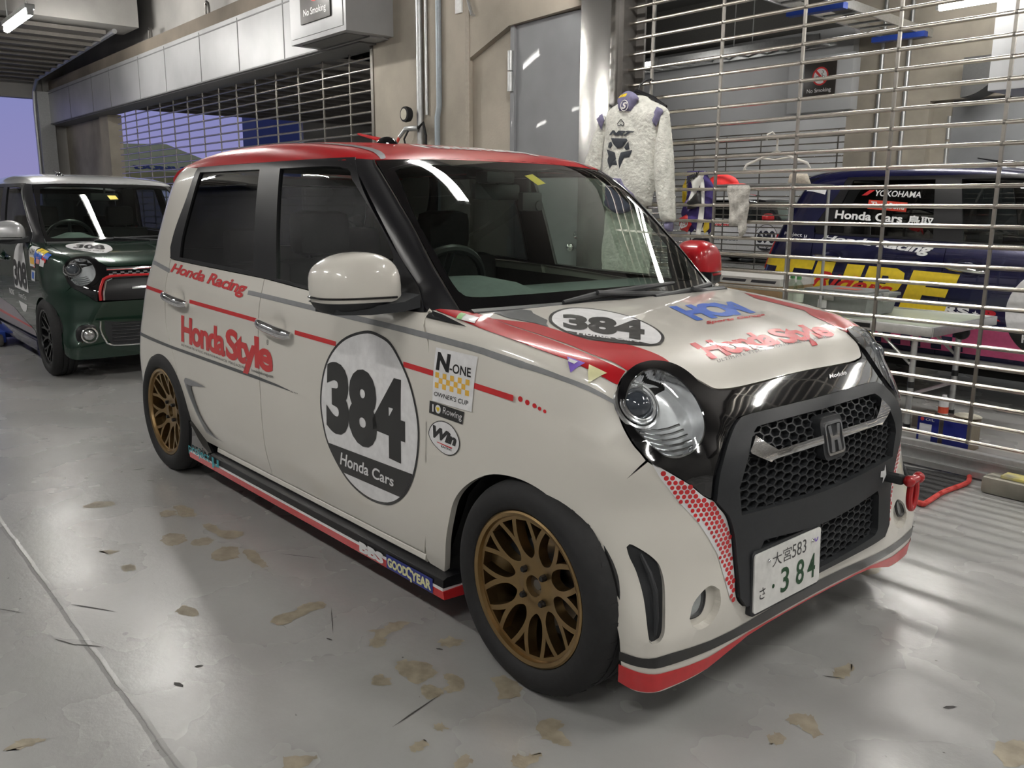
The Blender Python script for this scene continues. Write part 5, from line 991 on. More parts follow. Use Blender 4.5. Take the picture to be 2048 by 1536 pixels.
# --- number roundel
rc = np.array(D['roundel']); rr_ = smooth_poly(rc, True, 5, 80); ctr = rc.mean(0); inn = [tuple(ctr+(np.array(p)-ctr)*.967) for p in rr_]
rd_ = decal(race, 'number_roundel', WHITEV, C_, SIDE, inn, off=.0014, sm=0)
decal(race, 'roundel_border', BLACKV, C_, SIDE, rr_, off=.0013, holes=[inn], sm=0, hsm=0)
bl = [p for p in inn if .366 < p[1] < .470]; rt = sorted([p for p in bl if p[0] > ctr[0]], key=lambda p: p[1]); lf = sorted([p for p in bl if p[0] < ctr[0]], key=lambda p: -p[1])
decal(race, 'roundel_band', BLACKV, C_, SIDE, rt+lf, off=.0022, sm=0)
text_decal(race, 'race_number', '384', BLACKV, C_, SIDE, D['r_384'], off=.0026, bold=.055, space=.98)
text_decal(race, 'lettering', 'Honda Cars', WHITEV, C_, SIDE, D['r_text'], off=.0032, bold=.018)
# --- stickers on the fender
decal(race, 'entry_card', WHITEV, L_, C_FEN, [(-.393,-.742,.703),(-.218,-.742,.703),(-.205,-.731,.851),(-.388,-.731,.853)], off=.0024, sm=0)
text_decal(race, 'lettering', 'N', BLACKV, L_, C_FEN, [(-.381,-.737,.792),(-.322,-.737,.792),(-.318,-.732,.842),(-.376,-.732,.842)], off=.003, bold=.05)
text_decal(race, 'lettering', '-ONE', BLACKV, L_, C_FEN, [(-.320,-.737,.794),(-.226,-.737,.793),(-.228,-.735,.818),(-.317,-.735,.820)], off=.003, bold=.02)
for r in range(3):
    for k in range(9):
        if (k+r) % 2 == 0:
            x0, z0 = -.382+k*.0168, .742+r*.0148; decal(race, 'yellow_check', YELV, L_, C_FEN, [(x0,-.739,z0),(x0+.0168,-.739,z0),(x0+.0168,-.738,z0+.0148),(x0,-.738,z0+.0148)], off=.003, sm=0)
text_decal(race, 'lettering', "OWNER'S CUP", BLACKV, L_, C_FEN, D['none_own'], off=.003, bold=.01)
decal(race, 'rowing_sticker', BLACKV, L_, C_FEN, D['rowing'], off=.0024, sm=0)
text_decal(race, 'lettering', 'I', WHITEV, L_, C_FEN, [(-.392,-.743,.673),(-.386,-.743,.673),(-.386,-.742,.694),(-.392,-.742,.694)], off=.003)
decal(race, 'sticker_dot', WHITEV, L_, C_FEN, [(-.365+.0125*math.cos(a),-.742,.684+.0125*math.sin(a)) for a in np.linspace(0,2*PI,17)[:-1]], off=.003, sm=0); decal(race, 'sticker_heart', YELBR, L_, C_FEN, [(-.365+x*.009,-.742,.684+z*.009) for x, z in ((0,-.9),(.8,0),(.75,.6),(.3,.7),(0,.35),(-.3,.7),(-.75,.6),(-.8,0))], off=.0036, sm=0)
text_decal(race, 'lettering', 'Rowing', WHITEV, L_, C_FEN, [(-.344,-.743,.671),(-.260,-.743,.668),(-.257,-.742,.691),(-.341,-.742,.695)], off=.003)
wn = smooth_poly(np.array(D['win'])[:, [0, 2]], True, 3, 80); wc = np.mean(wn, 0); wi = [tuple(wc+(np.array(p)-wc)*.95) for p in wn]; y3 = lambda P: [(p[0], -.742, p[1]) for p in P]
decal(race, 'win_sticker', WHITEV, L_, C_FEN, y3(wi), off=.0024, sm=0); decal(race, 'sticker_border', BLACKV, L_, C_FEN, y3(wn), off=.0024, holes=[y3(wi)], sm=0, hsm=0)
text_decal(race, 'lettering', 'Win', BLACKV, L_, C_FEN, D['win_t'], off=.003, bold=.06, shear=.2)
decal(race, 'sticker_rule', REDV, L_, C_FEN, [(-.372,-.743,.591),(-.300,-.743,.588),(-.306,-.743,.584),(-.372,-.743,.589)], off=.003, sm=0)
text_decal(race, 'lettering', 'RACING', BLACKV, L_, C_FEN, [(-.352,-.743,.579),(-.305,-.743,.577),(-.304,-.743,.583),(-.352,-.743,.585)], off=.003, bold=.01)
decal(race, 'triangle_sticker', PURV, L_, C_FEN, [(.044,-.655,.873),(.090,-.640,.863),(.078,-.676,.843)], off=.004, sm=0); decal(race, 'sticker_window', WHITEV, L_, C_FEN, [(.052,-.655,.868),(.075,-.648,.863),(.073,-.658,.858),(.056,-.662,.862)], off=.005, sm=0)
decal(race, 'pale_yellow_arrow', PALEY, L_, C_FEN, D['tri_yellow'], off=.004, sm=0)
decal(race, 'inspection_label', WHITEV, L_, C_FEN, D['green_card'], off=.004, sm=0); decal(race, 'inspection_label_mark', GREENV, L_, C_FEN, [(-.37,-.675,.926),(-.348,-.674,.9245),(-.38,-.634,.934),(-.4,-.636,.936)], off=.005, sm=0)
decal(race, 'fender_red_band', RED, L_, C_FEN, [(-.498,-.660,.942),(-.387,-.594,.936),(-.225,-.609,.919),(-.121,-.605,.906),(.067,-.604,.878),(.164,-.578,.848),(.172,-.612,.822),(.157,-.623,.828),(.049,-.661,.870),(-.04,-.679,.887),(-.224,-.684,.911),(-.285,-.678,.918),(-.37,-.672,.928)], off=.0016, h=.025, sm=2)
decal(race, 'fender_black_corner', SATB, L_, C_FEN, [(-.53,-.668,.941),(-.478,-.698,.922),(-.397,-.697,.918),(-.30,-.694,.914),(-.43,-.672,.930)], off=.003, h=.025, sm=0)
# --- rear door garnish
gp = [(-2.247,.472),(-2.23,.487),(-2.19,.489),(-2.115,.487),(-2.007,.482),(-2.10,.470),(-2.165,.462),(-2.168,.45),(-2.139,.393),(-2.082,.324),(-1.996,.272),(-1.899,.262),(-2.01,.262),(-2.082,.268),(-2.153,.35),(-2.215,.425)]
decal(race, 'door_garnish', GREYV, C_, SIDE, gp, off=.004, sm=2); decal(race, 'garnish_inlay', DARKV, C_, SIDE, [(-2.218,.462),(-2.172,.460),(-2.165,.44),(-2.13,.385),(-2.076,.315),(-1.99,.268),(-2.075,.277),(-2.14,.35),(-2.20,.425)], off=.005, sm=2)
# --- hood
hood_h = lambda P: [tuple(p) for p in P]
decal(race, 'hood_red_flash', RED, L_, TOP, [(-.309,-.597),(-.214,-.530),(-.147,-.525),(-.012,-.519),(.044,-.462),(.102,-.440),(.140,-.430),(.171,-.429),(.186,-.435),(.171,-.459),(.161,-.486),(.161,-.533),(.165,-.572),(.146,-.575),(.119,-.580),(.066,-.597),(-.019,-.596),(-.124,-.598),(-.229,-.601)], off=.0014, h=.025, sm=2, ang=30)
decal(race, 'hood_red_flash', RED, L_, TOP, [(p[0], -p[1]) for p in [(-.309,-.597),(-.214,-.530),(-.147,-.525),(-.012,-.519),(.044,-.462),(.102,-.440),(.140,-.430),(.171,-.429),(.186,-.435),(.171,-.459),(.161,-.486),(.161,-.533),(.165,-.572),(.146,-.575),(.119,-.580),(.066,-.597),(-.019,-.596),(-.124,-.598),(-.229,-.601)]], off=.0014, h=.025, sm=2, ang=30)
decal(race, 'hood_dark_flash', DARKV, L_, TOP, [(-.372,-.545),(-.362,-.440),(-.335,-.428),(-.305,-.448),(-.270,-.458),(-.222,-.470),(-.19,-.505),(-.165,-.519),(-.215,-.527),(-.295,-.552)], off=.0014, sm=0)
he = smooth_poly(np.array(D['hood_ellipse'])[:, :2], True, 4, 80); hc = np.mean(he, 0); hi = [tuple(hc+(np.array(p)-hc)*.945) for p in he]
decal(race, 'hood_roundel', WHITEV, L_, TOP, hi, off=.0022, sm=0); decal(race, 'roundel_border', BLACKV, L_, TOP, he, off=.0022, holes=[hi], sm=0, hsm=0)
# band across the lower part of the hood roundel
q = np.array(D['hood_384'])[:, :2]; du = (q[1]-q[0])/np.linalg.norm(q[1]-q[0]); dv = np.array([-du[1], du[0]]); cut = lambda p: (np.array(p)-q[0])@dv
decal(race, 'roundel_band', BLACKV, L_, TOP, [p for p in hi if cut(p) < -.012 and cut(p) > -.2], off=.0028, sm=0)
text_decal(race, 'race_number', '384', BLACKV, L_, TOP, D['hood_384'], off=.0032, bold=.055)
text_decal(race, 'lettering', 'Honda Cars', WHITEV, L_, TOP, D['hood_hondacars'], off=.0036, bold=.03)
text_decal(race, 'lettering', 'HCM', BLUEV, L_, TOP, D['hood_HCM'], bold=.06, space=.85)
text_decal(race, 'lettering', 'Sports Garage', REDV, L_, TOP, D['hood_sports'], bold=.03)
q = [np.array(p)[:2] for p in D['hood_style']]; mixp = lambda a, b, t: tuple(a+(b-a)*t)
text_decal(race, 'lettering', 'Honda', REDV, L_, TOP, [q[0], mixp(q[0], q[1], .53), mixp(q[3], q[2], .53), q[3]], bold=.04, space=.86)
text_decal(race, 'lettering', 'Style', REDV, L_, TOP, [tuple(np.array(mixp(q[0], q[1], .545))+[.030, 0]), tuple(q[1]+[.030, 0]), q[2], mixp(q[3], q[2], .545)], bold=.04, space=.86)
text_decal(race, 'lettering', 'ULTIMATE VTEC PERFORMANCE MAGAZINE', BLACKV, L_, TOP, D['hood_ult'], space=1.25)
text_decal(race, 'lettering', 'Modulo', WHITEV, L_, C_FAS, [(.306,.115,.763),(.306,.216,.763),(.302,.219,.774),(.305,.121,.774)], off=.003, bold=.02, shear=.15)
# --- roof
for s in (1, -1): decal(race, 'roof_grey_strip', M('silver_strip', (.42, .43, .45), .3, .5, .5), T_, C_ROOF, [(-.994,.506*s,1.38),(-1.07,.492*s,1.411),(-1.2,.488*s,1.43),(-1.5,.486*s,1.45),(-2.3,.486*s,1.44),(-2.3,.452*s,1.44),(-1.5,.452*s,1.45),(-1.2,.454*s,1.434),(-1.07,.460*s,1.414),(-.998,.484*s,1.39)], off=.0014, sm=2)
text_decal(race, 'lettering', 'Honda Racing', WHITEV, T_, C_ROOFT, [(-1.06,-.24,1.43),(-1.06,.30,1.43),(-1.24,.30,1.45),(-1.24,-.24,1.45)], bold=.04, shear=.2)
# --- bumper
ST = [(.285,-.705),(.310,-.694),(.334,-.680),(.352,-.655),(.366,-.615),(.378,-.48),(.385,-.325),(.389,-.15),(.389,0)]
def band(name, mat, z0, z1):      # z0, z1: heights along the plan line ST
    lo, hi_ = [(x, y, z) for (x, y), z in zip(ST, z0)], [(x, y, z) for (x, y), z in zip(ST, z1)]
    for s in (1, -1): decal(race, name, mat, L_, C_BUM if s > 0 else Cen((-.35, 0, .42), (.8, .6, -.1)), [(p[0], p[1]*s, p[2]) for p in lo+hi_[::-1]], off=.0016, h=.03, sm=2, ang=50)
band('bumper_black_stripe', BLACKV, [.190,.187,.184,.181,.179,.173,.175,.180,.182], [.214,.212,.208,.209,.212,.202,.205,.216,.220])
lipz = [.121,.114,.111,.110,.111,.114,.140,.168,.171]
band('bumper_red_lip', REDV, [z+.001 for z in lipz[:5]]+[.117,.160,.1695,.1715], [.178,.175,.169,.165,.161,.153,.1705,.174,.176])
# --- halftone field beside the grille
for s in (1, -1):
    pj = C_BUM if s > 0 else Cen((-.35, 0, .42), (.8, .6, -.1)); P = [(p[0], p[1]*s, p[2]) for p in [(.276,-.606,.653),(.294,-.593,.617),(.32,-.559,.562),(.35,-.514,.504),(.362,-.487,.461),(.367,-.455,.415),(.376,-.433,.349),(.383,-.417,.297),(.386,-.400,.275),(.383,-.397,.33),(.379,-.398,.357),(.373,-.409,.439),(.37,-.432,.502),(.364,-.457,.532),(.358,-.474,.550),(.349,-.500,.567),(.333,-.535,.599),(.302,-.581,.633)]]
    decal(race, 'halftone_field', WHITEV, L_, pj, P, off=.0014, h=.02, sm=0)
    U = np.array(smooth_poly(pj.uv(np.array(P)), True, 3)); rgt = np.array(pj.uv(np.array(P[8:]))); pt = .0140/.8; g = G(); lo, hi_ = U.min(0), U.max(0); row = 0; v = lo[1]; DT = []
    while v < hi_[1]:
        u = lo[0]+(pt/2 if row % 2 else 0)
        while u < hi_[0]:
            X = np.array([[u, v]])
            if in_poly(U, X)[0] and seg_dist(U, X)[0] > .0035:
                dr = np.min(np.linalg.norm(rgt-X, axis=1)); r = (.0066-.0030*min(1, dr/.09))*(1 if v > -.1 else .8)/.8
                DT.append(X+np.array([(r*math.cos(a), r*math.sin(a)) for a in np.linspace(0, 2*PI, 11)[:-1]]))
            u += pt
        v += pt*.80; row += 1
    A = lift(L_, pj, np.vstack(DT), .0022)[0]
    for i in range(len(DT)): g.add(A[10*i:10*i+10], [tuple(range(10))])
    g.obj('halftone_dots', REDV, race, 0)
# --- number plate
pc, pp = np.array((.402, -.186, .3115)), .036
c5 = np.array((1.521, -2.127, 1.236)); n_ = np.array((math.cos(pp), 0, math.sin(pp))); ux, uy = np.array((0, 1., 0)), np.array((-math.sin(pp), 0, math.cos(pp)))
PW, PH = .312, .156
rr = lambda w, h, r, n=5: [(cx+r*math.cos(a), cz+r*math.sin(a)) for cx, cz, a0 in ((w-r, h-r, 0), (-w+r, h-r, PI/2), (-w+r, -h+r, PI), (w-r, -h+r, 1.5*PI)) for a in [a0+PI/2*k/n for k in range(n+1)]]
holder = flat_poly('plate_holder', rr(PW/2+.007, PH/2+.008, .012), pc, ux, uy, MATB, race, off=-.003, thick=.022)
plate = flat_poly('number_plate', rr(PW/2, PH/2, .010), pc, ux, uy, M('plate_white', (.72, .72, .70), .4), race, off=.0015, thick=.004)
pt_ = lambda s, x, y, w, h, **k: flat_text('plate_character', s, pc+ux*(x*PW-PW/2)+uy*(y*PH-PH/2), ux, uy, w*PW, h*PH, k.pop('mat', PLATEG), plate, off=.0022, **k)
pt_('大宮', .25, .665, .285, .235, mat=BLACKV, bold=.0); pt_('583', .545, .665, .22, .235, mat=BLACKV, bold=.0)
pt_('さ', .075, .20, .085, .20, mat=BLACKV, bold=.01); pt_('3', .385, .13, .125, .44, bold=.015); pt_('8', .62, .13, .125, .44, bold=.015); pt_('4', .80, .13, .125, .44, bold=.015)
flat_poly('plate_character', circ(.275*PW-PW/2, .33*PH-PH/2, .006, 12), pc, ux, uy, PLATEG, plate, off=.0022)
flat_poly('plate_emblem', [(.925*PW-PW/2+.010*math.cos(a)*k, .84*PH-PH/2+.012*math.sin(a)*k) for k, A in ((1, np.linspace(-PI*1.0, 0, 12)), (.55, np.linspace(0, -PI, 12))) for a in A], pc, ux, uy, PURV, plate, off=.0022)
for x in (.19, .86): G().ball(tuple(pc+ux*(x*PW-PW/2)+uy*(.82*PH-PH/2)+n_*.003), .006, 10, 6).obj('plate_screw', CHROME, plate)
# --- tow shackle, arrow
decal(race, 'tow_arrow', WHITEV, L_, C_FAS, D['arrow'], off=.014, sm=0)
G().box(.36, .44, .345, .375, .434, .462, .006).tube([(.37,.36,.448),(.425,.36,.448)], .016, 10).obj('tow_bracket', MATB, race)
tw = G(); cx_, cy_, cz_ = .455, .392, .405
tw.tube([(cx_, cy_+.028*math.cos(a)*.75, cz_+.047*math.sin(a)) for a in np.linspace(0, 2*PI, 29)], .0095, 10, False); tw.tube([(cx_, cy_-.036, .448),(cx_, cy_+.036, .448)], .012, 12)
tw.ball((cx_, cy_-.03, .448), .0175, 12, 8); tw.ball((cx_, cy_+.03, .448), .0175, 12, 8); tw.tube([(.42,.365,.448),(cx_, cy_, .448)], .009, 8); tw.obj('tow_shackle', M('shackle_red', (.42, .012, .015), .35, 0, .4), race)
# --- side skirts
def skirt(s):
    def ext(prof, x0, x1, nm, m, extra=None):
        g = G(); n = len(prof); V = [(x, y*s, z) for x in np.linspace(x0, x1, 9) for y, z in prof]; g.add(V, [(k*n+i, k*n+(i+1) % n, (k+1)*n+(i+1) % n, (k+1)*n+i) for k in range(8) for i in range(n)]+[tuple(range(n)), tuple(range(8*n, 9*n))]); return g.obj(nm, m, race, 30)
    ext([(-.700,.212),(-.706,.205),(-.708,.190),(-.70,.182),(-.66,.182),(-.66,.21)], -2.02, -.49, 'sill', WHITE)
    ext([(-.66,.182),(-.722,.182),(-.736,.176),(-.737,.152),(-.66,.150)], -2.10, -.362, 'side_skirt', SATB)
    ext([(-.66,.1518),(-.738,.1518),(-.738,.1425),(-.66,.1425)], -2.26, -.364, 'skirt_white_line', WHITEV)
    ext([(-.66,.1428),(-.7385,.1428),(-.735,.116),(-.66,.112)], -2.27, -.36, 'skirt_red_edge', REDV)
    g = G(); P = [(-2.262,.152),(-2.285,.270),(-2.262,.292),(-2.235,.288),(-2.195,.262),(-2.15,.232),(-2.10,.205),(-2.04,.184),(-2.04,.152)]; g.prism(P, lambda q: (q[0], -.66*s, q[1]), lambda q: (q[0], -.736*s-.004*s*(q[1] > .2), q[1])); g.obj('skirt_kick_up', GLOSSB, race, 30)
for s in (1, -1): skirt(s)
sk = lambda nm, s_, m, x0, x1, z0, z1, **k: flat_text(nm, s_, (x0, -.7388, z0), (1, 0, 0), (0, 0, 1), x1-x0, z1-z0, m, race, **k)
sk('lettering', 'BBS', WHITEV, -.815, -.672, .124, .160, bold=.06)
flat_poly('sponsor_patch', [(-.655,.120),(-.410,.120),(-.410,.166),(-.655,.166)], (0, -.7388, 0), (1, 0, 0), (0, 0, 1), NAVYV, race, off=.0008)
sk('lettering', 'GOOD', PALEY, -.648, -.540, .127, .158, bold=.05, off=.002); sk('lettering', 'YEAR', PALEY, -.520, -.416, .127, .158, bold=.05, off=.002); sk('lettering', 'ς', PALEY, -.545, -.514, .118, .164, bold=.03, off=.002)
sk('lettering', 'project', TEALV, -2.255, -2.02, .138, .186, bold=.01, off=.006); sk('lettering', 'μ', TEALV, -2.0, -1.93, .132, .178, bold=.01, off=.004)
# --- windscreen fittings
G().box(-1.06, -.955, -.10, .17, 1.335, 1.385, .012).obj('camera_housing', SATB, race); G().box(-.99, -.92, -.11, .02, 1.315, 1.355, .008).obj('sensor_cover', MATB, race)
decal(race, 'inspection_sticker', YELBR, T_, FRONT, [(0,.035,1.345),(0,.085,1.352),(0,.105,1.318),(0,.055,1.311)], off=-.004, sm=0)
G().box(-.945, -.915, .055, .155, 1.215, 1.285, .01).tube([(-.93,.10,1.28),(-.935,.10,1.345)], .008).lathe([(0,.0),(.018,.0),(.02,-.012)], (-.91,.135,1.235), 'x', 16).obj('dash_camera', MATB, race)
# ================================================================ the other cars
GREENP = M('dark_green_paint', (.003, .028, .015), .25, .35, 1.0, (3, .02)); SILV = M('silver_paint', (.50, .51, .52), .3, .5, 1.0)
NAVYP = M('navy_paint', (.008, .009, .055), .25, .25, 1.0, (3, .02)); WHITEP = M('white_paint', (.66, .66, .65), .3, 0, 1.0)
PINKV = M('pink_vinyl', (.62, .10, .24), .4, 0, .3)
gc = empty('green_car', (-5.364, .062, 0), math.radians(-.2)); tag(gc, 'dark green kei car number 308 with silver roof and mirrors behind the race car', 'car')
base_car(gc, dict(body=GREENP, roof=SILV, wheel=ALLOYB, mirror_r=SILV, mirror_l=SILV, handle=GREENP, aerial=SATB))
dc = lambda root, n, m, F, pj, P, **k: decal(root, n, m, F, pj, P, **k)
rp_ = smooth_poly([(-.785,.935),(-.86,.90),(-.925,.80),(-.955,.68),(-.955,.575),(-.46,.565),(-.465,.68),(-.50,.80),(-.60,.90),(-.69,.935)], True, 4, 50)
dc(gc, 'number_roundel', WHITEV, C_, SIDE, rp_, off=.002, sm=0); text_decal(gc, 'race_number', '308', BLACKV, C_, SIDE, [(-.945,.59),(-.475,.58),(-.475,.79),(-.94,.80)], off=.003, bold=.05)
text_decal(gc, 'lettering', 'Honda Cars', WHITEV, C_, SIDE, [(-.84,.505),(-.57,.50),(-.57,.54),(-.84,.545)], off=.002)
dc(gc, 'roundel_foot', WHITEV, C_, SIDE, [(-.865,.475),(-.555,.465),(-.60,.425),(-.66,.40),(-.74,.40),(-.81,.425)], off=.002, sm=0)
dc(gc, 'entry_card', WHITEV, F_low, C_FEN, [(-.33,-.738,.777),(-.165,-.738,.775),(-.215,-.685,.912),(-.40,-.698,.918)], off=.003, sm=0); dc(gc, 'card_check', YELV, F_low, C_FEN, [(-.315,-.738,.795),(-.185,-.738,.793),(-.195,-.73,.838),(-.335,-.73,.842)], off=.004, sm=0); text_decal(gc, 'lettering', 'N-ONE', BLACKV, F_low, C_FEN, [(-.345,-.73,.855),(-.21,-.72,.853),(-.225,-.70,.885),(-.365,-.70,.89)], off=.004, bold=.02)
for k, (x0, x1, z0, z1, m) in enumerate(((-.18,-.11,.885,.925,YELBR),(-.10,-.03,.885,.920,YELBR),(-.02,.05,.865,.90,BLUEV),(-.20,-.12,.84,.877,BLUEV),(-.115,-.04,.838,.876,BLUEV),(-.035,.03,.83,.86,REDV),(-.215,-.15,.80,.834,BLUEV),(-.14,-.07,.80,.83,M('pink_tile', (.7,.3,.3),.4)),(-.06,.01,.79,.822,WHITEV),(-.225,-.17,.765,.795,REDV))): dc(gc, 'colour_tile', m, F_low, C_FEN, [(x0,-.73,z0),(x1,-.73,z0),(x1,-.70,z1),(x0,-.70,z1)], off=.003, sm=0)
dc(gc, 'blue_sticker', WHITEV, F_low, C_FEN, [(-.31,-.743,.672),(-.19,-.743,.67),(-.165,-.74,.748),(-.29,-.74,.751)], off=.003, sm=0); dc(gc, 'sticker_mark', BLUEV, F_low, C_FEN, [(-.285,-.743,.688),(-.215,-.743,.687),(-.2,-.74,.735),(-.27,-.74,.737)], off=.004, sm=0)
text_decal(gc, 'lettering', 'RACING', WHITEV, C_, SIDE, [(-1.2,.505),(-1.02,.50),(-1.02,.545),(-1.2,.55)], off=.002, bold=.03); dc(gc, 'sponsor_line', REDV, C_, SIDE, [(-1.9,.30),(-.55,.285),(-.55,.30),(-1.9,.33)], off=.002, sm=0)
dc(gc, 'lower_grey_panel', M('pale_vinyl', (.30,.27,.30), .4), C_, SIDE, [(-2.1,.225),(-.50,.225),(-.465,.275),(-1.1,.40),(-2.1,.46)], off=.0015, sm=0)
e_ = circ(-.10, -.388, .20, 28, .135); e_ = [(-.10+(x+.10)*.75+(y+.388)*.9, -.388+(y+.388)*.9+(x+.10)*.3) for x, y in e_]
dc(gc, 'hood_roundel', WHITEV, F_low, TOP, [(-.30,-.44),(-.34,-.36),(-.30,-.28),(-.20,-.23),(-.08,-.23),(.05,-.26),(.12,-.32),(.12,-.38),(.05,-.44),(-.06,-.50),(-.16,-.52),(-.25,-.50)], off=.002, sm=4)
text_decal(gc, 'race_number', '308', BLACKV, F_low, TOP, [(-.10,-.495),(.03,-.30),(-.18,-.255),(-.25,-.43)], off=.003, bold=.05); text_decal(gc, 'lettering', 'Honda Cars', BLACKV, F_low, TOP, [(-.03,-.50),(.09,-.33),(.06,-.315),(-.06,-.48)], off=.003, bold=.02)
for k in range(14):
    for r in range(2):
        if (k+r) % 2 == 0: dc(gc, 'check_square', GREYV, F_low, C_FAS, [(.32,-.37+.0265*k,.728+.014*r),(.32,-.37+.0265*(k+1),.728+.014*r),(.32,-.37+.0265*(k+1),.742+.014*r),(.32,-.37+.0265*k,.742+.014*r)], off=.003, sm=0)
dc(gc, 'inspection_sticker', YELBR, F_top, FRONT, [(0,-.03,1.295),(0,.035,1.295),(0,.045,1.265),(0,-.02,1.262)], off=.002, sm=0)
for s in (1, -1): G().box(-2.2, -.42, -.735*s, -.66*s, .125, .21, .01).obj('side_skirt', NAVYP, gc)
# --- navy car in the next bay
bc = empty('navy_car', (.52, 4.38, 0)); tag(bc, 'navy kei car with large yellow TYPE lettering behind the right shutter', 'car')
base_car(bc, dict(body=NAVYP, roof=NAVYP, wheel=ALLOYB, mirror_r=NAVYP, mirror_l=NAVYP, aerial=SATB))
for o in bc.children:
    if o.name.split('.')[0] not in ('wheel',): o.location.z += .055
def up(o): o.location.z = .055; return o
wx = lambda s, q, m, **k: up(text_decal(bc, 'lettering', s, m, C_, SIDE, q, **k))
wx('YOKOHAMA', [(-2.035,1.258),(-1.713,1.244),(-1.713,1.284),(-2.035,1.298)], WHITEV, bold=.02, shear=.1); up(decal(bc, 'red_chevron', REDV, C_, SIDE, [(-2.13,1.262),(-2.09,1.262),(-2.04,1.297),(-2.08,1.297)], sm=0))
up(decal(bc, 'sponsor_patch', M('orange_red_vinyl', (.70,.06,.03), .4), C_, SIDE, [(-2.07,1.172),(-1.795,1.152),(-1.795,1.214),(-2.07,1.233)], sm=0)); wx('ThreeBond', [(-2.05,1.183),(-1.81,1.165),(-1.81,1.203),(-2.05,1.222)], WHITEV, off=.003, bold=.03)
wx('Honda Cars', [(-2.302,1.103),(-1.81,1.079),(-1.81,1.135),(-2.302,1.162)], WHITEV, bold=.03); wx('鳥取', [(-1.775,1.075),(-1.60,1.067),(-1.60,1.122),(-1.775,1.132)], WHITEV, bold=.02)
wx('Honda Racing', [(-2.38,.947),(-1.59,.866),(-1.56,.944),(-2.37,.985)], WHITEV, bold=.04, shear=.2)
wx('Project μ', [(-2.70,.972),(-2.50,.955),(-2.50,.99),(-2.70,.999)], WHITEV, bold=.01)
up(decal(bc, 'entry_label', WHITEV, C_, C_QUA, [(-2.56,-.60,1.275),(-2.41,-.65,1.27),(-2.40,-.636,1.328),(-2.565,-.597,1.337)], sm=0)); up(text_decal(bc, 'lettering', '199-11', BLACKV, C_, C_QUA, [(-2.53,-.60,1.305),(-2.43,-.64,1.303),(-2.43,-.636,1.325),(-2.53,-.60,1.33)], off=.003, bold=.02))
def big(P): up(decal(bc, 'type_letter', YELBR, C_, SIDE, P, sm=0, off=.002))
# T Y P E
sh = lambda x, z: (x+.30*(z-.545), z-.035*(x+2.4))
big([sh(*p) for p in [(-2.93,.735),(-2.93,.80),(-2.47,.80),(-2.47,.735),(-2.62,.735),(-2.62,.545),(-2.77,.545),(-2.77,.735)]])
big([sh(*p) for p in [(-2.45,.80),(-2.31,.80),(-2.31,.66),(-2.29,.62),(-2.22,.60),(-2.22,.80),(-2.09,.80),(-2.09,.545),(-2.36,.545),(-2.43,.58),(-2.45,.64)]])
big([sh(*p) for p in [(-2.06,.80),(-1.86,.80),(-1.80,.775),(-1.785,.72),(-1.80,.66),(-1.86,.635),(-1.93,.635),(-1.93,.545),(-2.06,.545)]])
up(decal(bc, 'letter_counter', NAVYP, C_, SIDE, [sh(*p) for p in [(-1.94,.745),(-1.90,.745),(-1.885,.72),(-1.90,.69),(-1.94,.69)]], sm=0, off=.003))
big([sh(*p) for p in [(-1.75,.80),(-1.45,.80),(-1.45,.74),(-1.63,.74),(-1.63,.70),(-1.48,.70),(-1.48,.645),(-1.63,.645),(-1.63,.605),(-1.45,.605),(-1.45,.545),(-1.75,.545)]])
wx('Riders', [(-2.42,.62),(-1.80,.58),(-1.80,.69),(-2.40,.74)], REDV, off=.004, bold=.02, shear=.45)
wx('RS', [(-1.46,.515),(-1.29,.505),(-1.29,.562),(-1.46,.572)], WHITEV, bold=.05); wx('★', [(-1.275,.513),(-1.235,.512),(-1.235,.55),(-1.275,.552)], WHITEV); wx('R', [(-1.22,.500),(-1.10,.495),(-1.10,.557),(-1.22,.563)], M('deep_red_vinyl', (.45,.01,.02), .4), bold=.06)
up(decal(bc, 'pink_flank', PINKV, C_, SIDE, [(-2.10,.275),(-.49,.26),(-.43,.36),(-.44,.45),(-1.30,.455),(-2.10,.42)], off=.0016, sm=0))
for k in range(11):
    for r in range(3):
        if (k+r) % 2 == 0: x0 = -2.06+k*.068; up(decal(bc, 'check_square', NAVYP, C_, SIDE, [(x0,.275+.045*r),(x0+.068,.275+.045*r),(x0+.068,.32+.045*r),(x0,.32+.045*r)], off=.003, sm=0))
up(decal(bc, 'number_roundel', WHITEV, C_, SIDE, circ(-.80, .565, .28, 36), off=.003, sm=0)); up(decal(bc, 'roundel_band', BLACKV, C_, SIDE, [p for p in circ(-.80, .565, .281, 60) if p[1] < .475], off=.004, sm=0)); wx('Honda Cars', [(-.97,.38),(-.63,.38),(-.63,.43),(-.97,.43)], WHITEV, off=.006, bold=.03)
up(G().box(-2.2, -.4, -.742, -.68, .185, .235, .01).obj('silver_sill', SILV, bc))
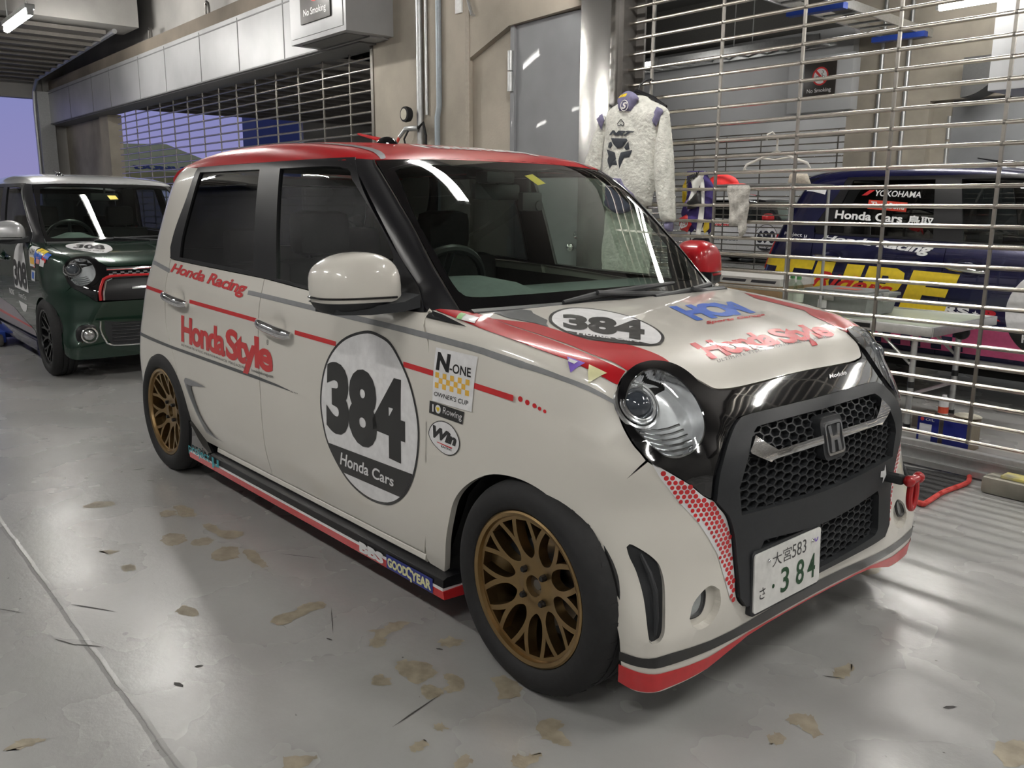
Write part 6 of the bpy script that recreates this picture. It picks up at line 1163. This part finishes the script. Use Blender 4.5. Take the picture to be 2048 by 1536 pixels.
# --- white car far behind, in the bay beyond
fc = empty('white_car', (-8.55, 14.75, 0)); tag(fc, 'white kei car number 69 with red mirrors far behind the second shutter', 'car')
base_car(fc, dict(body=WHITEP, roof=WHITEP, wheel=ALLOYB, mirror_r=REDV, mirror_l=REDV))
dc(fc, 'number_roundel', WHITEV, C_, SIDE, circ(-.745, .587, .285, 32), off=.002, sm=0); a_, b_ = circ(-.745, .587, .285, 32), circ(-.745, .587, .273, 32); dc(fc, 'roundel_border', BLACKV, C_, SIDE, a_, off=.003, holes=[b_], sm=0, hsm=0)
dc(fc, 'roundel_band', BLACKV, C_, SIDE, [p for p in circ(-.745, .587, .27, 60) if p[1] < .46], off=.003, sm=0); text_decal(fc, 'race_number', '690', BLACKV, C_, SIDE, [(-.97,.475),(-.52,.475),(-.52,.745),(-.97,.745)], off=.003, bold=.05); text_decal(fc, 'lettering', 'Honda Cars', WHITEV, C_, SIDE, [(-.90,.37),(-.59,.37),(-.59,.42),(-.90,.42)], off=.005, bold=.03)
text_decal(fc, 'lettering', 'carmnt', REDV, C_, SIDE, [(-2.1,.80),(-1.6,.80),(-1.6,.88),(-2.1,.88)], bold=.03, shear=.2); text_decal(fc, 'lettering', 'a.tossi', GREYV, C_, SIDE, [(-2.1,.50),(-1.45,.50),(-1.45,.62),(-2.1,.62)], bold=.03)
# ================================================================ things hung on and standing behind the right shutter
SUITM = M('quilted_suit_cloth', (.60, .60, .55), .85, 0, 0, (30, .08), (55, .7, .012)); SUITP = M('suit_purple_grey', (.155, .145, .24), .8, 0, 0, (40, .08)); SUITK = M('suit_black_print', (.03, .035, .045), .7); SUITE = M('suit_edging', (.75, .75, .72), .8)
YS = 1.955; WO, WX, WZ = (0, YS, 0), (1, 0, 0), (0, 0, 1)
st = empty('racing_suit', (-2.12, 1.955, 1.2)); tag(st, 'white quilted racing suit with purple grey trim hung on the shutter beside the steel door', 'suit')
def sput(o): o.parent = st; o.location = (2.12, -1.955, -1.2); return o
sput(puff('torso', R['suit_torso'], WO, WX, WZ, .075, .16, SUITM, None, .014, .0022))
sput(puff('sleeve', R['suit_sleeve_l'], (0, YS-.01, 0), WX, WZ, .055, .06, SUITM, None, .012, .003)); sput(puff('sleeve', R['suit_sleeve_r'], (0, YS-.012, 0), WX, WZ, .06, .065, SUITM, None, .012, .003))
sput(puff('cuff', R['suit_cuff_r'], (0, YS-.01, 0), WX, WZ, .04, .035, SUITP, None, .01)); sput(puff('collar', [(-2.215,1.862),(-2.20,1.795),(-2.10,1.785),(-2.045,1.855),(-2.075,1.885),(-2.13,1.905),(-2.18,1.893)], (0, YS-.062, 0), WX, WZ, .024, .03, SUITP, None, .01))
sput(puff('collar_label', [(-2.19,1.868),(-2.125,1.868),(-2.120,1.890),(-2.165,1.885)], (0, YS-.084, 0), WX, WZ, .004, .01, YELBR, None, .01))
def on_suit(name, P, mat, d=.078, T=.004): return sput(puff(name, P, (0, YS-d, 0), WX, WZ, T, .006, mat, None, .012))
on_suit('shoulder_strap', R['suit_epl_l'], SUITP, .055, .018); on_suit('shoulder_strap', R['suit_epl_r'], SUITP, .055, .018); on_suit('lumbar_panel', R['suit_belly'], SUITP, .066, .018)
for k in ('suit_e1', 'suit_e2', 'suit_e3', 'suit_e4', 'suit_e5', 'suit_e6'): on_suit('printed_emblem', [tuple(p) for p in R[k]], SUITK, .077, .004)
V_, F_, _ = text_raw('NRT', .07, .25, .9); P2 = bil([R['suit_vrt'][0], R['suit_vrt'][1], R['suit_vrt'][2], R['suit_vrt'][3]], V_); sput(link('lettering', mesh_of('t', [(p[0], YS-.0835, p[1]) for p in P2], F_), SUITK))
V_, F_, _ = text_raw('sparco', .02); P2 = bil(R['suit_sparco'], V_); sput(link('lettering', mesh_of('t', [(p[0], YS-.087, p[1]) for p in P2], F_), SUITE))
V_, F_, _ = text_raw('S', .03, .3); P2 = bil([(-2.160,1.803),(-2.118,1.800),(-2.112,1.838),(-2.154,1.841)], V_); sput(link('collar_mark', mesh_of('t', [(p[0], YS-.090, p[1]) for p in P2], F_), SUITE)); sput(G().tube([(-2.137+.030*math.cos(a), YS-.088, 1.8205+.030*math.sin(a)) for a in np.linspace(0, 2*PI, 25)], .0022, 5, False).obj('collar_mark', SUITE))
sput(G().tube([(x, YS-.081, z) for x, z in [(-2.166,1.745),(-2.14,1.72),(-2.145,1.708),(-2.158,1.708),(-2.166,1.716),(-2.174,1.708),(-2.19,1.708),(-2.195,1.72),(-2.166,1.745)]], .0025, 5, False).obj('spade_mark', SUITK))
sput(puff('trouser_leg', [(-2.33,1.22),(-2.10,1.22),(-2.08,1.10),(-2.10,.75),(-2.20,.62),(-2.31,.62),(-2.36,.9)], (0, YS, 0), WX, WZ, .06, .08, SUITM, None, .02, .003)); sput(puff('trouser_leg', [(-2.14,1.22),(-1.98,1.22),(-1.97,1.05),(-1.99,.70),(-2.06,.62),(-2.15,.64),(-2.17,.9)], (0, YS+.01, 0), WX, WZ, .055, .07, SUITM, None, .02, .003))
hg = tag(G().tube([(-2.085,2.075,1.965),(-2.10,2.055,1.982),(-2.125,2.03,1.975),(-2.14,2.0,1.945),(-2.138,1.985,1.915)], .006, 8).tube([(-2.36,1.965,1.80),(-2.25,1.965,1.865),(-2.138,1.975,1.912),(-2.0,1.965,1.86),(-1.90,1.965,1.80)], .012, 8).obj('coat_hanger', SATB), 'black coat hanger holding the racing suit on the shutter', 'hanger')
wh = tag(G().tube([(-1.272,2.066,1.588),(-1.268,2.068,1.618),(-1.245,2.075,1.628),(-1.228,2.10,1.60),(-1.240,2.12,1.57),(-1.240,2.12,1.53)], .006, 8).tube([(-1.240,2.12,1.53),(-1.43,2.12,1.465),(-1.445,2.12,1.44),(-1.42,2.12,1.43),(-1.06,2.12,1.43),(-1.035,2.12,1.44),(-1.05,2.12,1.462),(-1.240,2.12,1.53)], .0075, 8).tube([(-1.335,2.12,1.497),(-1.25,2.12,1.487),(-1.15,2.12,1.497)], .005, 6).obj('coat_hanger', M('white_plastic', (.62,.60,.56), .4)), 'empty white coat hanger hooked on a shutter rod', 'hanger')
TOWM = M('grey_towel', (.42, .405, .37), .95, 0, 0, (50, .12), (120, .6, .006))
tw_ = tag(puff('towel', R['towel'], (0, 2.035, 0), WX, WZ, .014, .02, TOWM, None, .010, .006, ns=26.), 'crumpled grey white towel draped over a shutter rod', 'towel')
PURC = M('purple_cloth', (.045, .03, .16), .8, 0, 0, (20, .15)); 
js = empty('jersey_bundle', (-1.75, 2.11, 1.2)); tag(js, 'purple, black and white printed jersey bundled on the shutter right of the suit', 'jersey')
def jp(o): o.parent = js; o.location = (1.75, -2.11, -1.2); return o
jp(puff('cloth', R['jersey'], (0, 2.13, 0), WX, WZ, .04, .05, PURC, None, .014, .008, ns=20.)); jp(puff('white_fold', R['jersey_white'], (0, 2.075, 0), WX, WZ, .02, .03, SUITE, None, .012, .004)); jp(puff('black_fold', [(-1.75,1.30),(-1.70,1.33),(-1.69,1.25),(-1.735,1.225),(-1.79,1.22),(-1.80,1.26)], (0, 2.068, 0), WX, WZ, .018, .03, BLACKV, None, .012)); jp(puff('white_strip', [(-1.715,1.41),(-1.69,1.37),(-1.68,1.2),(-1.70,1.07),(-1.735,1.07),(-1.715,1.25),(-1.72,1.33)], (0, 2.085, 0), WX, WZ, .012, .02, SUITE, None, .012)); jp(puff('red_panel', [(-1.865,1.165),(-1.81,1.19),(-1.765,1.14),(-1.80,1.085),(-1.86,1.10)], (0, 2.088, 0), WX, WZ, .014, .02, REDV, None, .012)); jp(puff('yellow_panel', [(-1.672,1.165),(-1.643,1.15),(-1.64,1.11),(-1.672,1.08),(-1.685,1.11)], (0, 2.088, 0), WX, WZ, .012, .02, YELBR, None, .012)); jp(puff('lilac_check', [(-1.83,1.26),(-1.79,1.29),(-1.765,1.24),(-1.80,1.205)], (0, 2.086, 0), WX, WZ, .008, .02, M('lilac_cloth', (.30,.22,.45), .8), None, .012))
V_, F_, _ = text_raw('TEAM', .07, .1); P2 = bil([(-1.80,1.36),(-1.715,1.405),(-1.70,1.44),(-1.785,1.405)], V_); jp(link('lettering', mesh_of('t', [(p[0], 2.050, p[1]) for p in P2], F_), BLACKV))
V_, F_, _ = text_raw('RED', .06); P2 = bil([(-1.85,1.10),(-1.785,1.12),(-1.785,1.155),(-1.84,1.14)], V_); jp(link('lettering', mesh_of('t', [(p[0], 2.070, p[1]) for p in P2], F_), WHITEV))
yb = tag(puff('yellow_shirt', [tuple(p) for p in R['yellow']], (0, 2.16, 0), WX, WZ, .02, .02, YELBR, None, .01), 'strip of yellow cloth between the suit sleeve and the purple jersey', 'cloth')
rcap = empty('red_cap', (-1.79, 2.40, 1.366)); tag(rcap, 'bright red cap behind the shutter right of the jersey', 'cap')
CAPR = M('red_cap_cloth', (.75, .02, .02), .7, 0, 0, (60, .05)); g = G().ball((-.02, .02, .0), (.105,.09,.065), 20, 12); g.V = [(x, y, max(z, -.002)) for x, y, z in g.V]; g.obj('crown', CAPR, rcap); G().ball((.10, -.02, .0), (.075,.075,.008), 16, 8).obj('visor', CAPR, rcap); G().tube([(-.01,.02,.065),(-.01,.02,.07)], .01, 8).obj('button', CAPR, rcap)
gl = tag(puff('work_gloves', [tuple(p) for p in R['gloves']], (0, 2.62, 0), WX, WZ, .025, .03, M('cream_knit', (.55,.50,.42), .9, 0, 0, (80,.1), (150,.5,.004)), None, .012, .004), 'cream knitted gloves beyond the white hanger', 'gloves')
hb = tag(puff('dark_bag', R['helmetbag'], (0, 2.14, 0), WX, WZ, .05, .04, M('black_bag_cloth', (.02,.02,.03), .7), None, .014), 'small dark bag hanging under the jersey', 'bag')
# red cap and gloves stand on a rack behind the shutter
rk = empty('equipment_rack', (-1.6, 2.45, 0)); tag(rk, 'slim grey steel rack behind the shutter carrying the red cap and the gloves', 'rack')
for x in (-.40, .42):
    for y in (-.26, .12): G().tube([(x,y,0),(x,y,1.352)], .009, 8).obj('post', STEELP, rk)
G().box(-.42, .44, -.27, .14, 1.352, 1.362).obj('shelf', M('grey_shelf', (.20,.20,.20), .5, .3), rk, 0)
# --- folding table and what stands on it
TB = empty('folding_table', (-1.45, 3.0, 0)); tag(TB, 'low aluminium folding table with pale green top behind the shutter', 'table')
G().box(-.95, .92, -.40, .40, .575, .60, .008).obj('table_top', M('pale_green_top', (.50,.55,.45), .4, 0, .2, (1.5,.08)), TB, 30); G().box(-.96, .93, -.415, -.395, .555, .608, .004).box(-.96, .93, .395, .415, .555, .608, .004).box(.91, .935, -.41, .41, .555, .608, .004).box(-.965, -.94, -.41, .41, .555, .608, .004).obj('top_frame', ALU, TB, 30); G().box(.42, .58, -.42, -.414, .57, .595).obj('maker_label', SATB, TB, 0)
for x in (.78, -.80):
    for y in (-.28, .28): lg = G().tube([(x,y,.02),(x,y,.56)], .017, 12).obj('leg', ALU, TB); G().tube([(x,y,.0),(x,y,.03)], .021, 10).tube([(x,y,.24),(x,y,.275)], .0195, 10).obj('rubber_sleeve', SATB, lg)
    G().tube([(x,-.28,.20),(x,.28,.20)], .011, 8).obj('cross_bar', ALU, TB); 
    for y in (-.28, .28): G().tube([(x,y,.36),(x-.24*(1 if x > 0 else -1),y,.56)], .009, 8).obj('brace', ALU, TB)
G().ball((.86,.12,.53), (.045,.045,.045), 14, 10).obj('corner_knob', SATB, TB)
bxs = empty('storage_box', (-1.22, 2.93, .605)); tag(bxs, 'grey plastic storage box with lid on the folding table', 'box')
PLG = M('grey_plastic', (.235, .245, .24), .5); g = G(); P = [(-.235,-.18),(.235,-.18),(.235,.18),(-.235,.18)]; g.add([(x*.92,y*.92,0) for x, y in P]+[(x,y,.11) for x, y in P], [(3,2,1,0),(0,1,5,4),(1,2,6,5),(2,3,7,6),(3,0,4,7),(4,5,6,7)]); g.obj('bin', PLG, bxs, 0); G().box(-.25, .25, -.195, .195, .108, .128, .006).box(-.20, .20, -.15, .15, .126, .140, .006).obj('lid', PLG, bxs, 30); G().box(-.03, .03, -.205, -.19, .08, .135, .003).box(.235, .255, -.03, .03, .08, .135, .003).obj('latch', M('pale_latch', (.4,.4,.38), .5), bxs, 30); flat_poly('lid_label', [(-.06,-.07),(.10,-.07),(.10,.02),(-.06,.02)], (0,0,.141), (1,0,0), (0,1,0), M('orange_label', (.6,.12,.08), .5), bxs); flat_poly('side_label', [(-.08,.03),(-.02,.03),(-.02,.08),(-.08,.08)], (0,-.176,0), (1,0,0), (0,0,1), WHITEV, bxs, off=.008)
CARD = M('cardboard', (.42, .285, .155), .8, 0, 0, (6, .08)); CARDT = M('printed_paper', (.62, .61, .58), .6)
ct = empty('cardboard_box', (-1.85, 2.82, .605)); tag(ct, 'long cardboard box with a printed white lid edge on the table behind the windshield', 'box'); G().box(-.36, .353, -.19, .19, 0, .145, .002).obj('box_body', CARD, ct, 0); G().box(-.363, .356, -.193, .193, .145, .192, .002).obj('box_lid', CARDT, ct, 0)
for k in range(3): flat_poly('printed_line', [(-.30+.22*k,.160),(-.12+.22*k,.160),(-.11+.22*k,.178),(-.29+.22*k,.178)], (0,-.193,0), (1,0,0), (0,0,1), M('grey_print', (.05,.05,.06), .6), ct, off=.001)
PETM = glass('clear_bottle_plastic', (.82, .88, .82)); CAPG = M('green_cap', (.10, .38, .12), .5)
def bottle(label, x, y):
    o = empty('water_bottle', (x, y, .605)); tag(o, label, 'bottle', 'clear water bottles on the table'); G().lathe([(0,.002),(.03,.0),(.033,.01),(.033,.06),(.030,.07),(.033,.08),(.033,.135),(.027,.165),(.013,.185),(.012,.20)], n=24).obj('body', PETM, o); G().lathe([(0,.22),(.014,.22),(.015,.198),(0,.198)], n=16).obj('cap', CAPG, o); G().lathe([(.0335,.062),(.0335,.115)], n=24).obj('bottle_label', M('bottle_film', (.55,.62,.52), .4), o)
bottle('clear water bottle right against the end of the cardboard box', -1.455, 2.70) ; bottle('clear water bottle nearer the grey storage box, right of its twin', -1.385, 2.66)
# --- on the floor behind the shutter
TINB = M('blue_tin', (.012, .02, .22), .3, .4, .3); TINS = M('tin_edge', (.42, .36, .27), .35, .9)
def tin(label, x, y, w, h, d, lab):
    o = empty('oil_tin', (x, y, 0)); tag(o, label, 'tin', 'blue oil tins behind the shutter'); G().box(-w/2, w/2, -d/2, d/2, 0, h, .005).obj('can', TINB, o, 30); G().box(-w/2-.002, w/2+.002, -d/2-.002, d/2+.002, h-.006, h+.003, .002).box(-w/2-.002, w/2+.002, -d/2-.002, d/2+.002, 0, .006, .002).box(w/2-.001, w/2+.001, -d/2+.002, d/2-.002, .004, h-.004).obj('rim', TINS, o, 30); G().tube([(.02,0,h),(.02,0,h+.012)], .012, 12).obj('spout', SATB, o)
    flat_poly('brand_disc', circ(-w*.28, h*(.88 if lab else .38), .010, 18), (0,-d/2,0), (1,0,0), (0,0,1), M('tin_red', (.6,.04,.05), .5), o); flat_text('lettering', 'OIL', (-w*.12,-d/2,h*(.84 if lab else .33)), (1,0,0), (0,0,1), w*.4, .012, WHITEV, o)
    if lab: flat_poly('paper_label', [(-w*.38,.01),(w*.18,.01),(w*.18,h*.72),(-w*.38,h*.72)], (0,-d/2,0), (1,0,0), (0,0,1), M('paper_label', (.55,.56,.6), .6), o)
tin('blue oil tin with a paper label, left of the pair on the floor', -.445, 2.53, .115, .152, .10, True); tin('blue oil tin without paper label, right of the pair on the floor', -.295, 2.535, .135, .155, .13, False)
sc_ = empty('spray_can', (-.545, 2.88, .075)); tag(sc_, 'white spray can with a red label on a cardboard scrap behind the tins', 'can'); G().lathe([(0,0),(.026,0),(.027,.004),(.027,.095),(.020,.108),(.012,.112),(.012,.122),(0,.122)], n=20).obj('can_body', WHITEV, sc_); G().lathe([(.0275,.018),(.0275,.055)], n=20).obj('can_label', M('spray_label', (.75,.10,.05), .5), sc_)
tag(G().box(-.68, -.46, 2.80, 2.98, 0, .075, .003).obj('cardboard_scrap', M('dark_cardboard', (.12,.10,.09), .8)), 'low dark cardboard box under the spray can', 'box')
rag = tag(G().ball((-.28, 2.56, .1725), (.07,.05,.014), 16, 8).obj('rag', M('cream_rag', (.6,.57,.48), .9, 0, 0, None, (60,.8,.01))), 'crumpled cream rag on the right oil tin', 'rag')
# --- mat with a red cord, door stop
mt = empty('floor_mat', (0, 0, 0)); tag(mt, 'black rubber mat edged with red cord on the floor by the shutter', 'mat'); mp_ = [(-.75,1.86),(-.27,1.965),(-.03,2.02),(-.012,1.966),(.001,1.894),(-.011,1.692),(.009,1.491),(.0,1.471),(-.048,1.478),(-.75,1.40)]
g = G(); Q_ = smooth_poly(mp_, True, 3, 60); g.prism(Q_, lambda q: (q[0], q[1], .001), lambda q: (q[0], q[1], .012)); g.obj('mat', M('black_rubber_mat', (.022,.022,.023), .8, 0, 0, (80,.2), (90,.5,.004)), mt, 0); G().tube([(x, y, .014) for x, y in smooth_poly([(-.03,2.02),(-.008,1.966),(.006,1.894),(-.004,1.692),(.014,1.491),(.0,1.465),(-.048,1.474),(-.75,1.395)], False, 4, 80)], .011, 10).obj('red_cord', M('red_cord', (.55,.05,.04), .6), mt)
sb = empty('shutter_stop', (.25, 1.92, 0)); tag(sb, 'battered grey steel foot of the shutter at the right edge of the photo', 'door stop'); G().box(-.17, .30, -.06, .06, .0, .078, .02).obj('shoe', M('olive_steel', (.28,.27,.23), .5, .5, 0, (6,.2)), sb); G().box(-.10, .30, -.035, .045, .078, .092, .004).obj('yellow_mark', M('worn_yellow', (.45,.40,.12), .6, 0, 0, (14,.4), tint=(.3,.29,.25)), sb); G().box(.06, .14, -.16, -.06, .0, .03, .004).obj('floor_bracket', STEELP, sb)
# --- air gauge on the pier
ag = empty('air_gauge', (-4.44, 1.93, 1.85)); tag(ag, 'black air pressure gauge with hose hung on the pipe of the concrete pier', 'gauge')
G().lathe([(0,-.02),(.040,-.022),(.058,-.02),(.062,0),(.055,.03),(0,.03)], (-.055,-.06,.09), 'y', 24).obj('dial_case', RUB, ag); G().lathe([(0,-.024),(.043,-.024)], (-.055,-.06,.09), 'y', 24).obj('dial_face', M('cream_dial', (.55,.52,.42), .4), ag); G().tube([(-.10,-.04,-.02),(.02,-.04,-.02),(.05,-.02,-.02)], .022, 10).tube([(-.10,-.04,-.02),(-.16,-.06,-.08)], .016, 8).obj('gun_body', STEELP, ag); G().tube([(-.16,-.06,-.08),(-.23,-.07,-.17)], .012, 8).obj('nozzle', M('red_nozzle', (.6,.06,.04), .5), ag); G().tube([(-.04,-.05,-.03),(-.075,-.07,-.10),(-.06,-.07,-.14)], .008, 8).obj('trigger', RUB, ag); G().tube([(.05,-.02,-.02),(.11,-.01,.02),(.13,0,-.08),(.125,0,-.4),(.06,-.02,-.9),(.02,-.02,-1.2)], .011, 8).obj('hose', RUB, ag)
# --- jack by the green car, and outside
jk = empty('floor_jack', (-7.35, -.58, 0)); tag(jk, 'blue floor jack standing beside the green car at the left edge', 'jack'); G().box(-.55, .30, -.15, -.08, .03, .13, .01).box(-.55, .30, .08, .15, .03, .13, .01).box(-.5, .1, -.1, .1, .05, .11, .01).obj('frame', BLUEST, jk); G().box(-.2, .34, -.05, .05, .11, .16, .01).obj('lift_arm', BLUEST, jk)
for x, y in ((.30,-.13),(.30,.13),(-.5,-.18),(-.5,.18)): G().lathe([(0,-.02),(.05,-.02),(.055,0),(.05,.02),(0,.02)], (x,y,.055), 'y', 18).obj('caster', STEELD, jk)
G().lathe([(0,.0),(.05,.0),(.05,.02),(0,.02)], (.30,0,.16), 'z', 18).obj('saddle', STEELD, jk); G().tube([(-.5,0,.1),(-1.4,0,.7)], .016, 8).obj('handle', BLUEST, jk)
TENT = M('olive_yellow_canvas', (.55, .46, .14), .8, 0, 0, (3, .06))
tn = empty('canopy_tent', (-22, 5.6, 0)); tag(tn, 'yellow canopy tent outside, seen through the left shutter', 'tent'); P = [(-1.6,-1.6,1.98),(1.6,-1.6,1.98),(1.6,1.6,1.98),(-1.6,1.6,1.98)]
T0 = [(-.25,-1.05,2.68),(.25,-1.05,2.68),(.25,.25,2.72),(-.25,.25,2.72)]; G().add(P+T0+[(x,y,1.72) for x, y, z in P], [(0,1,5,4),(1,2,6,5),(2,3,7,6),(3,0,4,7),(4,5,6,7),(8,9,1,0),(9,10,2,1),(10,11,3,2),(11,8,0,3)]).obj('canopy', TENT, tn, 0)
for x, y in ((-1.55,-1.55),(1.55,-1.55),(1.55,1.55),(-1.55,1.55)): G().tube([(x,y,0),(x,y,1.95)], .025, 8).obj('pole', STEELP, tn)
sl = np.array([0,.0,1.]); nrm = np.array((1.35,0,.72)); uy_ = np.array((-(1.6-.25),0,.72)); uy_ = uy_/np.linalg.norm(uy_); flat_text('lettering', 'DUNLOP', np.array((1.6,-.95,1.98))+uy_*.10, (0,1,0), uy_, 1.65, .20, M('tent_print', (.02,.02,.06), .6), tn, bold=.06, off=.01)
tag(G().box(-26, -25, 9.73, 16, 0, 4.2).obj('paddock_building', M('blue_dusk_wall', (.07,.08,.15), .7)), 'dark blue building outside at the right end of the left shutter', 'building')
